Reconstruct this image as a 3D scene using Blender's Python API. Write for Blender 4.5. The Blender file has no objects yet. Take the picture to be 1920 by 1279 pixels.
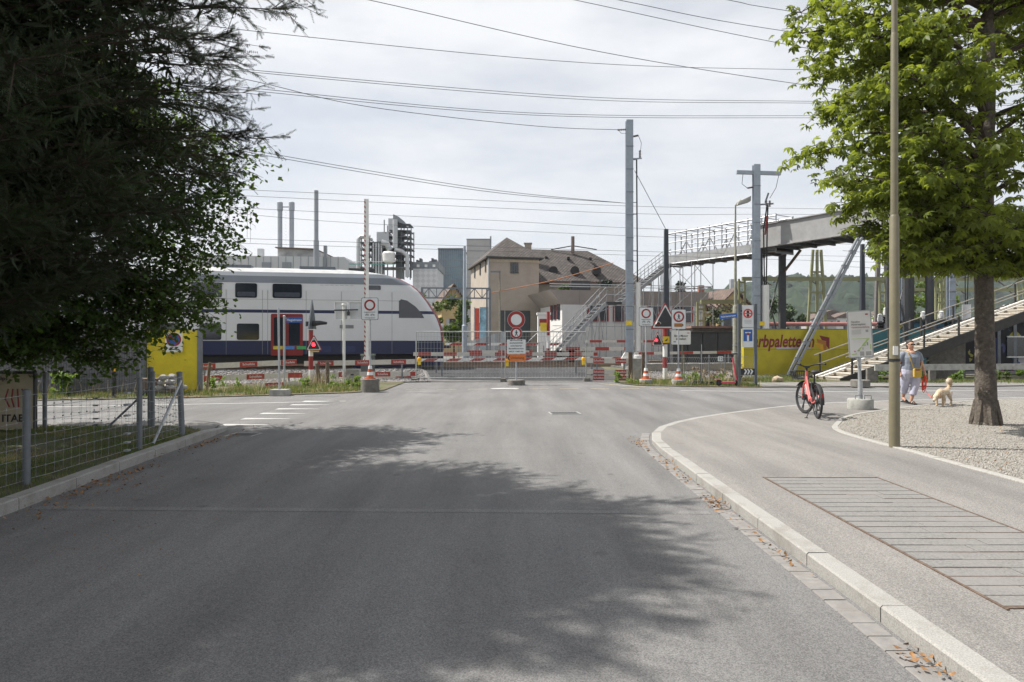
import bpy, bmesh, math, random
import numpy as np
from mathutils import Vector, Matrix
random.seed(7); rng=np.random.default_rng(7)
S=bpy.context.scene; C=S.collection; PI=math.pi
# ------------------------------------------------------------------ camera
F=1280.0; H=1.65
cam=bpy.data.cameras.new('camera'); cam.sensor_width=36; cam.lens=24.0; cam.clip_end=6000; cam.clip_start=.05
co=bpy.data.objects.new('camera',cam); C.objects.link(co); co.location=(0,0,H); co.rotation_euler=(PI/2,0,0); S.camera=co
# ------------------------------------------------------------------ world
SUN_EL=math.radians(53); SUN_AZ=math.radians(192)      # direction the light comes from, measured in plan from +X
sd=Vector((math.cos(SUN_AZ)*-1*-1,0,0))
sx=-math.cos(math.radians(12))*math.cos(SUN_EL); sy=math.sin(math.radians(12))*math.cos(SUN_EL); sz=math.sin(SUN_EL)
W_=bpy.data.worlds.new('World'); S.world=W_; W_.use_nodes=True
nt=W_.node_tree; nt.nodes.clear(); N=nt.nodes.new; L=nt.links.new
out=N('ShaderNodeOutputWorld'); bg=N('ShaderNodeBackground'); sky=N('ShaderNodeTexSky'); sky.sky_type='NISHITA'; sky.sun_disc=False
sky.sun_elevation=SUN_EL; sky.sun_rotation=math.atan2(sx,sy); sky.altitude=440; sky.air_density=1.0; sky.dust_density=1.2
tc=N('ShaderNodeTexCoord'); mp=N('ShaderNodeMapping'); mp.inputs['Scale'].default_value=(1.3,1.3,4.5)
L(tc.outputs['Generated'],mp.inputs['Vector'])
n1=N('ShaderNodeTexNoise'); n1.inputs['Scale'].default_value=1.5; n1.inputs['Detail'].default_value=8; n1.inputs['Roughness'].default_value=.55
n2=N('ShaderNodeTexNoise'); n2.inputs['Scale'].default_value=26; n2.inputs['Detail'].default_value=3; n2.inputs['Distortion'].default_value=.5
L(mp.outputs[0],n1.inputs['Vector']); L(mp.outputs[0],n2.inputs['Vector'])
ad=N('ShaderNodeMath'); ad.operation='MULTIPLY_ADD'; ad.inputs[1].default_value=.07; L(n2.outputs['Fac'],ad.inputs[0]); L(n1.outputs['Fac'],ad.inputs[2])
cr=N('ShaderNodeMapRange'); cr.inputs['From Min'].default_value=.42; cr.inputs['From Max'].default_value=.66; cr.inputs['To Min'].default_value=.66; cr.inputs['To Max'].default_value=1.0
L(ad.outputs[0],cr.inputs['Value'])
mx=N('ShaderNodeMix'); mx.data_type='RGBA'; mx.inputs['B'].default_value=(9.3,9.45,9.75,1)
L(cr.outputs[0],mx.inputs['Factor']); L(sky.outputs[0],mx.inputs['A']); L(mx.outputs['Result'],bg.inputs['Color']); bg.inputs['Strength'].default_value=.068
L(bg.outputs[0],out.inputs['Surface'])
sl=bpy.data.lights.new('sun','SUN'); sl.energy=5.0; sl.angle=math.radians(.6); sl.color=(1,.95,.87)
so=bpy.data.objects.new('sun',sl); C.objects.link(so); so.rotation_euler=Vector((sx,sy,sz)).to_track_quat('Z','Y').to_euler()
S.view_settings.view_transform='Standard'; S.view_settings.look='None'; S.view_settings.gamma=1; S.view_settings.exposure=0.58; S.view_settings.use_curve_mapping=False
# ------------------------------------------------------------------ helpers
def gx(px,Y): return (px-960)/F*Y
def gz(py,Y): return H-(py-639.5)/F*Y
def at(px,py,Y): return Vector((gx(px,Y),Y,gz(py,Y)))
TD=Vector((.976,.218,0)); TN=Vector((-.218,.976,0))       # along the railway / away from the street
O0=Vector((-3.15,32,0))
def trk(u,s,z=0): return O0+TD*u+TN*s+Vector((0,0,z))
def hgt(x,y):
    s=(Vector((x,y,0))-O0).dot(TN); t=min(1,max(0,(s+4.5)/3.5)); return .33*t*t*(3-2*t)
_m={}
def M(name,col,rough=.6,metal=0,var=.15,scale=6,bump=0,bscale=40,col2=None,fac2=(.5,.65),s2=3,spec=.5,emit=0,trans=0,alpha=None):
    if name in _m: return _m[name]
    m=bpy.data.materials.new(name); m.use_nodes=True; t=m.node_tree; b=t.nodes['Principled BSDF']; n=t.nodes.new; l=t.links.new
    b.inputs['Roughness'].default_value=rough; b.inputs['Metallic'].default_value=metal; b.inputs['Specular IOR Level'].default_value=spec
    g=n('ShaderNodeNewGeometry')
    nz=n('ShaderNodeTexNoise'); nz.inputs['Scale'].default_value=scale; nz.inputs['Detail'].default_value=6; nz.inputs['Roughness'].default_value=.6; l(g.outputs['Position'],nz.inputs['Vector'])
    c=tuple(col)+(1,)
    hi=tuple(min(1,x*(1+var)) for x in col)+(1,); lo=tuple(x*(1-var) for x in col)+(1,)
    mr=n('ShaderNodeMapRange'); mr.inputs['From Min'].default_value=.3; mr.inputs['From Max'].default_value=.7; l(nz.outputs['Fac'],mr.inputs['Value'])
    k=n('ShaderNodeMix'); k.data_type='RGBA'; k.inputs['A'].default_value=lo; k.inputs['B'].default_value=hi; l(mr.outputs[0],k.inputs['Factor']); last=k.outputs['Result']
    if col2:
        z=n('ShaderNodeTexNoise'); z.inputs['Scale'].default_value=s2; z.inputs['Detail'].default_value=8; z.inputs['Roughness'].default_value=.65; l(g.outputs['Position'],z.inputs['Vector'])
        r=n('ShaderNodeMapRange'); r.inputs['From Min'].default_value=fac2[0]; r.inputs['From Max'].default_value=fac2[1]; l(z.outputs['Fac'],r.inputs['Value'])
        q=n('ShaderNodeMix'); q.data_type='RGBA'; l(r.outputs[0],q.inputs['Factor']); l(last,q.inputs['A']); q.inputs['B'].default_value=tuple(col2)+(1,); last=q.outputs['Result']
    l(last,b.inputs['Base Color'])
    if bump:
        z=n('ShaderNodeTexNoise'); z.inputs['Scale'].default_value=bscale; z.inputs['Detail'].default_value=4; l(g.outputs['Position'],z.inputs['Vector'])
        bp=n('ShaderNodeBump'); bp.inputs['Strength'].default_value=bump; bp.inputs['Distance'].default_value=.02; l(z.outputs['Fac'],bp.inputs['Height']); l(bp.outputs[0],b.inputs['Normal'])
    if emit:
        b.inputs['Emission Color'].default_value=c; b.inputs['Emission Strength'].default_value=emit
    if trans:
        o=t.nodes['Material Output']; tr=n('ShaderNodeBsdfTranslucent'); ms=n('ShaderNodeMixShader'); ms.inputs[0].default_value=trans
        hs=n('ShaderNodeHueSaturation'); hs.inputs['Value'].default_value=2.1; hs.inputs['Hue'].default_value=.475; hs.inputs['Saturation'].default_value=1.1; l(last,hs.inputs['Color']); l(hs.outputs[0],tr.inputs['Color'])
        l(b.outputs[0],ms.inputs[1]); l(tr.outputs[0],ms.inputs[2]); l(ms.outputs[0],o.inputs['Surface'])
    if alpha: b.inputs['Alpha'].default_value=alpha
    _m[name]=m; return m
def tag(o,label=None,cat=None,group=None,kind=None):
    if label:
        o['label']=label
        if group is None and cat and o.parent is None and label in _seen: group=_seen[label]
    if cat: o['category']=cat
    if group: o['group']=group
    if kind: o['kind']=kind
    return o
_seen={}
def T(name,label,cat,loc=(0,0,0),rz=0,group=None):
    o=bpy.data.objects.new(name,None); C.objects.link(o); o.location=loc; o.rotation_euler=(0,0,rz); o.empty_display_size=.1
    return tag(o,label,cat,group)
def base_of(p):
    v=Vector((0,0,0))
    while p: v+=p.location; p=p.parent
    return v
class MB:
    def __init__(s): s.v=[]; s.f=[]; s.mi=[]
    def add(s,v,f,m=0):
        o=len(s.v); s.v+= [tuple(x) for x in v]; s.f+=[tuple(i+o for i in q) for q in f]; s.mi+=[m]*len(f); return s
    def box(s,x0,x1,y0,y1,z0,z1,m=0):
        v=[(x,y,z) for z in (z0,z1) for y in (y0,y1) for x in (x0,x1)]
        return s.add(v,[(0,2,3,1),(4,5,7,6),(0,1,5,4),(2,6,7,3),(0,4,6,2),(1,3,7,5)],m)
    def bar(s,p,q,w,h=None,m=0,up=(0,0,1)):
        p=Vector(p); q=Vector(q); h=h or w; d=(q-p).normalized(); up=Vector(up)
        if abs(d.dot(up))>.98: up=Vector((0,1,0))
        a=d.cross(up).normalized()*w/2; b=a.cross(d).normalized()*h/2
        v=[p-a-b,p+a-b,p+a+b,p-a+b,q-a-b,q+a-b,q+a+b,q-a+b]
        return s.add(v,[(0,1,2,3),(7,6,5,4),(1,0,4,5),(2,1,5,6),(3,2,6,7),(0,3,7,4)],m)
    def tube(s,pts,r,n=8,m=0,ry=None):
        pts=[Vector(p) for p in pts]; k=len(pts); rs=r if isinstance(r,(list,tuple)) else [r]*k; rys=ry or rs
        o=len(s.v); prev=None
        for i,p in enumerate(pts):
            d=(pts[min(i+1,k-1)]-pts[max(i-1,0)]).normalized()
            if prev is None:
                u=Vector((1,0,0)) if abs(d.x)<.9 else Vector((0,1,0))
                a=(u-d*u.dot(d)).normalized()
            else: a=(prev-d*prev.dot(d)).normalized()
            b=d.cross(a); prev=a
            for j in range(n):
                t=2*PI*j/n; s.v.append(tuple(p+a*(rs[i]*math.cos(t))+b*(rys[i]*math.sin(t))))
        for i in range(k-1):
            for j in range(n):
                j2=(j+1)%n; s.f.append((o+i*n+j,o+i*n+j2,o+(i+1)*n+j2,o+(i+1)*n+j)); s.mi.append(m)
        s.f.append(tuple(o+j for j in reversed(range(n)))); s.f.append(tuple(o+(k-1)*n+j for j in range(n))); s.mi+=[m,m]
        return s
    def lathe(s,prof,c=(0,0,0),n=20,m=0):
        o=len(s.v); c=Vector(c)
        for r,z in prof:
            for j in range(n): t=2*PI*j/n; s.v.append((c.x+r*math.cos(t),c.y+r*math.sin(t),c.z+z))
        for i in range(len(prof)-1):
            for j in range(n):
                j2=(j+1)%n; s.f.append((o+i*n+j,o+i*n+j2,o+(i+1)*n+j2,o+(i+1)*n+j)); s.mi.append(m)
        s.f.append(tuple(o+j for j in reversed(range(n)))); s.f.append(tuple(o+(len(prof)-1)*n+j for j in range(n))); s.mi+=[m,m]
        return s
    def prism(s,poly,y0,y1,m=0):           # outline in x,z pushed through y (outline counter-clockwise seen from -y)
        n=len(poly); v=[(x,y0,z) for x,z in poly]+[(x,y1,z) for x,z in poly]
        f=[tuple(range(n)),tuple(reversed(range(n,2*n)))]+[(i,n+i,n+(i+1)%n,(i+1)%n) for i in range(n)]
        return s.add(v,f,m)
    def flat(s,poly,z0,z1,m=0):            # outline in x,y pushed through z
        n=len(poly); v=[(x,y,z0) for x,y in poly]+[(x,y,z1) for x,y in poly]
        f=[tuple(reversed(range(n))),tuple(range(n,2*n))]+[(i,(i+1)%n,n+(i+1)%n,n+i) for i in range(n)]
        return s.add(v,f,m)
    def ring(s,cx,cz,r0,r1,y0,y1,n=28,m=0):
        v=[]
        for y in (y0,y1):
            for r in (r0,r1):
                for j in range(n): t=2*PI*j/n; v.append((cx+r*math.cos(t),y,cz+r*math.sin(t)))
        f=[]
        for j in range(n):
            k=(j+1)%n; f+=[(j,k,n+k,n+j)][::1]; f+=[(n+j,n+k,3*n+k,3*n+j),(2*n+j,3*n+j,3*n+k,2*n+k),(j,2*n+j,2*n+k,k)]
        return s.add(v,f,m)
    def build(s,name,mats,parent=None,world=False,smooth=False,kind=None,label=None):
        me=bpy.data.meshes.new(name); v=s.v
        if world and parent is not None:
            b=base_of(parent); v=[(x-b.x,y-b.y,z-b.z) for x,y,z in v]
        me.from_pydata(v,[],s.f)
        mats=mats if isinstance(mats,(list,tuple)) else [mats]
        for m in mats: me.materials.append(m)
        if len(mats)>1: me.polygons.foreach_set('material_index',s.mi)
        if smooth: me.polygons.foreach_set('use_smooth',[True]*len(s.f))
        bm=bmesh.new(); bm.from_mesh(me); bmesh.ops.recalc_face_normals(bm,faces=bm.faces); bm.to_mesh(me); bm.free()
        if smooth:
            try: me.set_sharp_from_angle(angle=math.radians(40))
            except Exception: pass
        o=bpy.data.objects.new(name,me); C.objects.link(o); o.parent=parent
        if kind: o['kind']=kind
        if label: o['label']=label
        return o
def rrect(w,h,r,cx=0,cz=0,k=4):
    p=[]
    for (sx_,sz_,a0) in ((1,-1,-90),(1,1,0),(-1,1,90),(-1,-1,180)):
        for i in range(k+1):
            a=math.radians(a0+90*i/k); p.append((cx+sx_*(w/2-r)+r*math.cos(a),cz+sz_*(h/2-r)+r*math.sin(a)))
    return p
def circ(r,cx=0,cz=0,n=28): return [(cx+r*math.cos(2*PI*i/n),cz+r*math.sin(2*PI*i/n)) for i in range(n)]
def text(s,size,mat,parent,loc,rot=(PI/2,0,0),align='CENTER',shear=0,bold=0,sx_=1,name='lettering'):
    cu=bpy.data.curves.new(name,'FONT'); cu.body=s; cu.size=size; cu.align_x=align; cu.align_y='CENTER'; cu.shear=shear; cu.offset=bold; cu.extrude=.0012; cu.resolution_u=3
    o=bpy.data.objects.new('tmp',cu); C.objects.link(o)
    me=bpy.data.meshes.new_from_object(o.evaluated_get(bpy.context.evaluated_depsgraph_get())); bpy.data.objects.remove(o)
    me.materials.clear(); me.materials.append(mat); q=bpy.data.objects.new(name,me); C.objects.link(q); q.parent=parent; q.location=loc; q.rotation_euler=rot; q.scale=(sx_,1,1); return q
def copy_tree(o,parent=None):
    c=o.copy(); C.objects.link(c); c.parent=parent
    for ch in list(o.children): copy_tree(ch,c)
    return c
def fast(name,v,f,mat,parent=None,kind=None,smooth=False):
    v=np.asarray(v,np.float32).reshape(-1,3); f=np.asarray(f,np.int32); k=f.shape[1]
    me=bpy.data.meshes.new(name); me.vertices.add(len(v)); me.vertices.foreach_set('co',v.ravel())
    me.loops.add(f.size); me.loops.foreach_set('vertex_index',f.ravel()); me.polygons.add(len(f))
    me.polygons.foreach_set('loop_start',np.arange(0,f.size,k,dtype=np.int32))
    mats=mat if isinstance(mat,(list,tuple)) else [mat]
    for m in mats: me.materials.append(m)
    me.update(calc_edges=True)
    if smooth: me.polygons.foreach_set('use_smooth',[True]*len(f))
    o=bpy.data.objects.new(name,me); C.objects.link(o); o.parent=parent
    if kind: o['kind']=kind
    return o
def crom(P,n):                              # smooth curve through plan points
    P=[Vector(p) for p in P]; r=[]
    for i in range(len(P)-1):
        a=P[max(i-1,0)]; b=P[i]; c=P[i+1]; d=P[min(i+2,len(P)-1)]
        for j in range(n):
            t=j/n; r.append(.5*((2*b)+(c-a)*t+(2*a-5*b+4*c-d)*t*t+(3*b-a-3*c+d)*t**3))
    r.append(P[-1]); return r
def even(P,step):
    P=[Vector(p) for p in P]; r=[P[0]]; acc=0
    for a,b in zip(P,P[1:]):
        l=(b-a).length; d=step-acc
        while d<=l: r.append(a+(b-a)*(d/l)); d+=step
        acc=(l-(d-step))
    return r
# ------------------------------------------------------------------ materials
def asphalt(name,c,patch):
    m=M(name,c,.9,var=.13,scale=.45,bump=.22,bscale=260,col2=patch,fac2=(.42,.75),s2=.9,spec=.2); t=m.node_tree
    b=t.nodes['Principled BSDF']; src=b.inputs['Base Color'].links[0].from_socket
    g=t.nodes.new('ShaderNodeNewGeometry'); v=t.nodes.new('ShaderNodeTexVoronoi'); v.inputs['Scale'].default_value=165; t.links.new(g.outputs['Position'],v.inputs['Vector'])
    sp=t.nodes.new('ShaderNodeSeparateColor'); t.links.new(v.outputs['Color'],sp.inputs[0])
    r=t.nodes.new('ShaderNodeMapRange'); r.inputs['From Min'].default_value=0; r.inputs['From Max'].default_value=1; r.inputs['To Min'].default_value=.62; r.inputs['To Max'].default_value=1.38; t.links.new(sp.outputs[0],r.inputs['Value'])
    mpg=t.nodes.new('ShaderNodeMapping'); mpg.inputs['Scale'].default_value=(1.5,.16,1); t.links.new(g.outputs['Position'],mpg.inputs['Vector']); nl=t.nodes.new('ShaderNodeTexNoise'); nl.inputs['Scale'].default_value=1; nl.inputs['Detail'].default_value=7; nl.inputs['Roughness'].default_value=.62; t.links.new(mpg.outputs[0],nl.inputs['Vector'])
    rl_=t.nodes.new('ShaderNodeMapRange'); rl_.inputs['From Min'].default_value=.32; rl_.inputs['From Max'].default_value=.68; rl_.inputs['To Min'].default_value=.80; rl_.inputs['To Max'].default_value=1.17; t.links.new(nl.outputs['Fac'],rl_.inputs['Value'])
    vs=t.nodes.new('ShaderNodeTexVoronoi'); vs.inputs['Scale'].default_value=1.1; t.links.new(g.outputs['Position'],vs.inputs['Vector']); rs_=t.nodes.new('ShaderNodeMapRange'); rs_.inputs['From Min'].default_value=.01; rs_.inputs['From Max'].default_value=.09; rs_.inputs['To Min'].default_value=.72; rs_.inputs['To Max'].default_value=1; t.links.new(vs.outputs['Distance'],rs_.inputs['Value'])
    mu=t.nodes.new('ShaderNodeMath'); mu.operation='MULTIPLY'; t.links.new(rl_.outputs[0],mu.inputs[0]); t.links.new(rs_.outputs[0],mu.inputs[1]); mu2=t.nodes.new('ShaderNodeMath'); mu2.operation='MULTIPLY'; t.links.new(mu.outputs[0],mu2.inputs[0]); t.links.new(r.outputs[0],mu2.inputs[1]); r=mu2
    k=t.nodes.new('ShaderNodeMix'); k.data_type='RGBA'; k.blend_type='MULTIPLY'; k.inputs['Factor'].default_value=1; t.links.new(src,k.inputs['A']); t.links.new(r.outputs[0],k.inputs['B']); t.links.new(k.outputs['Result'],b.inputs['Base Color'])
    return m
m_road=asphalt('worn_asphalt',(.172,.170,.169),(.140,.138,.138))
m_pave=asphalt('pavement_asphalt',(.218,.209,.20),(.190,.182,.175))
m_kerb=M('granite_kerb',(.305,.298,.283),.85,var=.28,scale=110,bump=.25,bscale=160,col2=(.19,.175,.155),fac2=(.5,.75),s2=2.6)
m_gut=M('gutter_stone',(.215,.207,.20),.85,var=.18,scale=9,bump=.3,bscale=90,col2=(.2,.18,.16),fac2=(.5,.75),s2=6)
m_slab=M('concrete_slab',(.185,.18,.174),.9,var=.3,scale=60,bump=.25,bscale=150,col2=(.215,.207,.198),fac2=(.45,.7),s2=3)
m_rust=M('rusty_steel',(.14,.10,.075),.8,.3,var=.4,scale=30,bump=.3)
m_white=M('road_paint',(.43,.43,.42),.8,var=.12,scale=14,col2=(.34,.34,.34),fac2=(.55,.72),s2=16)
m_yel_line=M('faded_yellow_paint',(.48,.40,.22),.8,var=.15,scale=12,col2=(.22,.22,.21),fac2=(.45,.62),s2=10)
m_soil=M('soil',(.13,.105,.075),.95,var=.3,scale=5,bump=.6,bscale=30,col2=(.075,.095,.03),fac2=(.42,.6),s2=2)
m_lawn=M('lawn_soil',(.085,.075,.045),.95,var=.35,scale=4,bump=.6,bscale=40,col2=(.05,.07,.022),fac2=(.4,.6),s2=1.3)
m_gravel=M('gravel',(.27,.255,.23),.95,var=.6,scale=42,bump=1.0,bscale=60,col2=(.15,.135,.10),fac2=(.53,.66),s2=26)
m_ballast=M('ballast',(.20,.19,.185),.95,var=.5,scale=14,bump=1,bscale=20)
m_galv=M('galvanised_steel',(.40,.42,.44),.5,.55,var=.15,scale=6)
m_mast=M('grey_mast_paint',(.30,.34,.39),.55,.2,var=.12,scale=4)
m_dark=M('charcoal_paint',(.035,.037,.042),.5,var=.2,scale=5)
m_black=M('black_rubber',(.018,.018,.019),.6,var=.2,scale=9)
m_whitep=M('white_paint',(.72,.72,.70),.5,var=.07,scale=5,col2=(.5,.48,.44),fac2=(.58,.8),s2=5)
m_red=M('signal_red',(.27,.03,.027),.5,var=.12,scale=6)
m_signred=M('sign_red',(.29,.026,.024),.4,var=.08)
m_signw=M('sign_white',(.66,.69,.70),.4,var=.05)
m_ink=M('black_ink',(.02,.02,.022),.6)
m_blue=M('sign_blue',(.025,.10,.36),.45,var=.08)
m_orange=M('orange_plastic',(.42,.09,.03),.5,var=.1)
m_conc=M('concrete',(.33,.33,.31),.9,var=.18,scale=5,bump=.35,bscale=60,col2=(.19,.185,.17),fac2=(.5,.75),s2=4)
m_concd=M('weathered_concrete',(.16,.15,.135),.95,var=.3,scale=7,bump=.4,bscale=50)
m_yellow=M('yellow_sheet',(.62,.50,.02),.6,var=.1,scale=3,col2=(.45,.36,.02),fac2=(.5,.75),s2=2)
m_yplate=M('yellow_plate',(.75,.55,.04),.5)
m_olive=M('olive_paint',(.215,.22,.115),.6,var=.12,scale=4)
m_lamp=M('bronze_post_paint',(.16,.143,.09),.5,var=.12,scale=5,bump=.1,bscale=20)
m_wood=M('weathered_wood',(.13,.10,.075),.9,var=.35,scale=14,bump=.5,bscale=30)
m_glass=M('dark_glass',(.02,.025,.035),.12,var=.1,spec=.8)
# ------------------------------------------------------------------ ground, road, kerbs
xs=sorted(set([-2500,-1200,-500,-200,-100]+list(range(-60,61,3))+[100,200,500,1200,2500])); ys=sorted(set([-300,-100,-30,-10,0,8,16,20]+[20+.75*i for i in range(34)]+[50,60,80,120,200,400,800,1500,3200]))
b=MB(); v=[(x,y,hgt(x,y)-.03) for y in ys for x in xs]; n=len(xs)
b.add(v,[(j*n+i,j*n+i+1,(j+1)*n+i+1,(j+1)*n+i) for j in range(len(ys)-1) for i in range(n-1)])
m_far=M('far_ground',(.16,.152,.14),.95,var=.25,scale=.6,col2=(.12,.13,.07),fac2=(.48,.62),s2=.15)
b.build('ground',m_far,smooth=True,kind='structure')
RE=27.0
road=MB(); road.add([(-70,-12,0),(60,-12,0),(60,RE,0),(-70,RE,0)],[(0,1,2,3)])
xr=[-4.2+i*.7 for i in range(13)]; yr=[RE+i*.5 for i in range(46)]; k=len(xr)
o=len(road.v); road.v+=[(x+ (y-RE)*.04,y,hgt(x,y)+.004) for y in yr for x in xr]
for j in range(len(yr)-1):
    for i in range(k-1): road.f.append((o+j*k+i,o+j*k+i+1,o+(j+1)*k+i+1,o+(j+1)*k+i)); road.mi.append(0)
road.build('road',m_road,kind='structure')
KH=lambda y: .10 if y<9.5 else (.016 if y>13.6 else .016+.084*(1-(y-9.5)/4.1))
def strip(P,off):
    r=[]
    for i,p in enumerate(P):
        d=(P[min(i+1,len(P)-1)]-P[max(i-1,0)]).normalized(); r.append(p+Vector((d.y,-d.x,0))*off)
    return r
def stones(name,P,step,off0,off1,zf,mat,parent,gap=.011,drop=.12,chamf=.012,jit=.002):
    Q=even(P,step); A=strip(Q,off0); B=strip(Q,off1)
    for i in range(len(Q)-1):
        a0,a1,b0,b1=A[i],A[i+1],B[i],B[i+1]; d=(a1-a0).normalized()*gap/2
        a0=a0+d;a1=a1-d;b0=b0+d;b1=b1-d; z0=zf((a0.y+a1.y)/2)+random.uniform(-jit,jit)
        c=(b0-a0).normalized()*chamf
        vs=[a0,a1,a1,a0,a0+c,a1+c,b1,b0]; za=zf(a0.y); zb=zf(a1.y); j=random.uniform(-jit,jit)
        V=[(a0.x,a0.y,-drop),(a1.x,a1.y,-drop),(a1.x,a1.y,zb+j-chamf),(a0.x,a0.y,za+j-chamf),(a0.x+c.x,a0.y+c.y,za+j),(a1.x+c.x,a1.y+c.y,zb+j),(b1.x,b1.y,zb+j),(b0.x,b0.y,za+j),(b0.x,b0.y,-drop),(b1.x,b1.y,-drop)]
        m=MB(); m.add(V,[(0,1,2,3),(3,2,5,4),(4,5,6,7),(7,6,9,8),(0,3,4,7,8),(1,9,6,5,2)]); m.build(name,mat,parent)
KR=crom([(2.16,-3,0),(2.16,2,0),(2.16,6,0),(2.17,9.3,0),(2.27,11.1,0),(2.9,13.2,0),(4.36,15.1,0),(7.55,17.7,0),(10.2,18.75,0),(14,19.7,0),(20,21,0),(34,24,0)],8)
pv=MB(); rows=[(p,KH(p.y)) for p in strip(KR,.14)]
ex=[0,.3,1,2.5,5,9,16,40]
o=0
for p,h in rows:
    for e in ex: pv.v.append((p.x+e,p.y-(.0 if e<39 else 0),h-.002))
k=len(ex)
for j in range(len(rows)-1):
    for i in range(k-1): pv.f.append((j*k+i,j*k+i+1,(j+1)*k+i+1,(j+1)*k+i)); pv.mi.append(0)
pave_r=pv.build('pavement',m_pave,kind='structure')
kr=T('kerb','right granite kerb curving round the pavement corner','kerb'); del kr['category']; del kr['label']; kr['kind']='structure'
stones('kerb_stone',[p for p in KR if p.y<24],1.0,0,.15,KH,m_kerb,kr)
GP=[Vector((2.16,y*.1-1,0)) for y in range(0,108)]+[p for p in KR if 9.9<p.y<12.2]
stones('gutter_stone',[Vector((p.x-.04,p.y,0)) for p in KR if 2.5<p.y<12.4],.178,-.14,0,lambda y:.008,m_gut,kr,gap=.008,drop=.05,chamf=.004)
# gravel bed with pale edging
GE=crom([(5.5,-4,0),(5.5,4,0),(5.56,7.4,0),(5.56,9.6,0),(5.75,12.07,0),(6.44,13.6,0),(7.5,15.1,0),(9.77,16.9,0),(12.4,18.6,0),(15,19.3,0)],8)
gv=MB()
for p in GE:
    for e in (.1,1,3,6,12,30): gv.v.append((p.x+e,p.y,KH(p.y)+.006))
for j in range(len(GE)-1):
    for i in range(5): gv.f.append((j*6+i,j*6+i+1,(j+1)*6+i+1,(j+1)*6+i)); gv.mi.append(0)
gravel=gv.build('gravel_bed',m_gravel,kind='structure')
m_edge=M('edging_stone_grey',(.33,.32,.30),.85,var=.28,scale=60,bump=.3,bscale=80)
stones('edging_stone',GE,.5,0,.1,lambda y:KH(y)+.014,m_edge,gravel,gap=.005,drop=.03,chamf=.006)
# pebbles on the gravel
def scatter_stones(name,pts,r0,r1,mat,parent=None,label=None):
    n=len(pts); base=np.array([(1,0,0),(-1,0,0),(0,1,0),(0,-1,0),(0,0,1),(0,0,-1)],float); fc=np.array([(0,2,4),(2,1,4),(1,3,4),(3,0,4),(2,0,5),(1,2,5),(3,1,5),(0,3,5)])
    s=rng.uniform(r0,r1,(n,1,1)); V=base[None]*s*rng.uniform(.6,1.25,(n,6,1)); a=rng.uniform(0,6.28,n); t=rng.uniform(-.6,.6,n)
    ca,sa=np.cos(a)[:,None],np.sin(a)[:,None]; ct,st=np.cos(t)[:,None],np.sin(t)[:,None]
    x,y,z=V[...,0],V[...,1],V[...,2]*.7; y,z=y*ct-z*st,y*st+z*ct; x,y=x*ca-y*sa,x*sa+y*ca
    V=np.stack([x,y,z],-1)+np.asarray(pts)[:,None,:]; Fc=(fc[None]+6*np.arange(n)[:,None,None]).reshape(-1,3)
    o=fast(name,V,Fc,mat,parent,'stuff')
    if label: o['label']=label
    return o
def inpoly(x,y,P):
    c=False; j=len(P)-1
    for i in range(len(P)):
        if (P[i][1]>y)!=(P[j][1]>y) and x<(P[j][0]-P[i][0])*(y-P[i][1])/(P[j][1]-P[i][1])+P[i][0]: c=not c
        j=i
    return c
gpoly=[(p.x+.15,p.y) for p in GE]+[(30,19.3),(30,-4)]
pts=[]
while len(pts)<16000:
    y=random.uniform(5,18.8); x=random.uniform(5.5,min(15,.78*y+1))
    if inpoly(x,y,gpoly): pts.append((x,y,KH(y)+.008))
peb=scatter_stones('gravel_pebbles',pts,.006,.022,M('pebble_grey',(.31,.295,.27),.9,var=.35,scale=30,col2=(.2,.18,.15),fac2=(.5,.6),s2=40),gravel)
# cable-shaft cover of concrete slabs in the right pavement
sc=T('slab_cover','grey concrete slab cover with rusty steel strips in the right pavement','slab cover',(3.5,5.85,.1))
mb=MB(); x0,x1,y0,y1=2.87,4.13,3.98,7.72
for a,c in (((x0-.012,y0),(x0-.012,y1)),((x1+.012,y0),(x1+.012,y1))): mb.box(a[0]-.009,a[0]+.009,y0-.05,y1+.05,.07,.106)
mb.box(x0-.02,x1+.02,y0-.03,y0-.012,.07,.105); mb.box(x0-.02,x1+.02,y1+.012,y1+.03,.07,.105)
mb.build('steel_frame',m_rust,sc,True)
ny=22; st=(y1-y0)/ny
for i in range(ny):
    cuts=[x0,x0+.42+random.uniform(-.1,.1),x0+.84+random.uniform(-.1,.1),x1] if i%2 else [x0,x0+.63+random.uniform(-.15,.15),x1]
    for a,c in zip(cuts,cuts[1:]):
        z=.1045+random.uniform(-.002,.002); MB().box(a+.003,c-.003,y0+i*st+.008,y0+(i+1)*st-.008,.06,z).build('slab',m_slab,sc,True)
    MB().box(x0,x1,y0+i*st-.005,y0+i*st+.005,.06,.1025).build('steel_strip',m_rust,sc,True)
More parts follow.
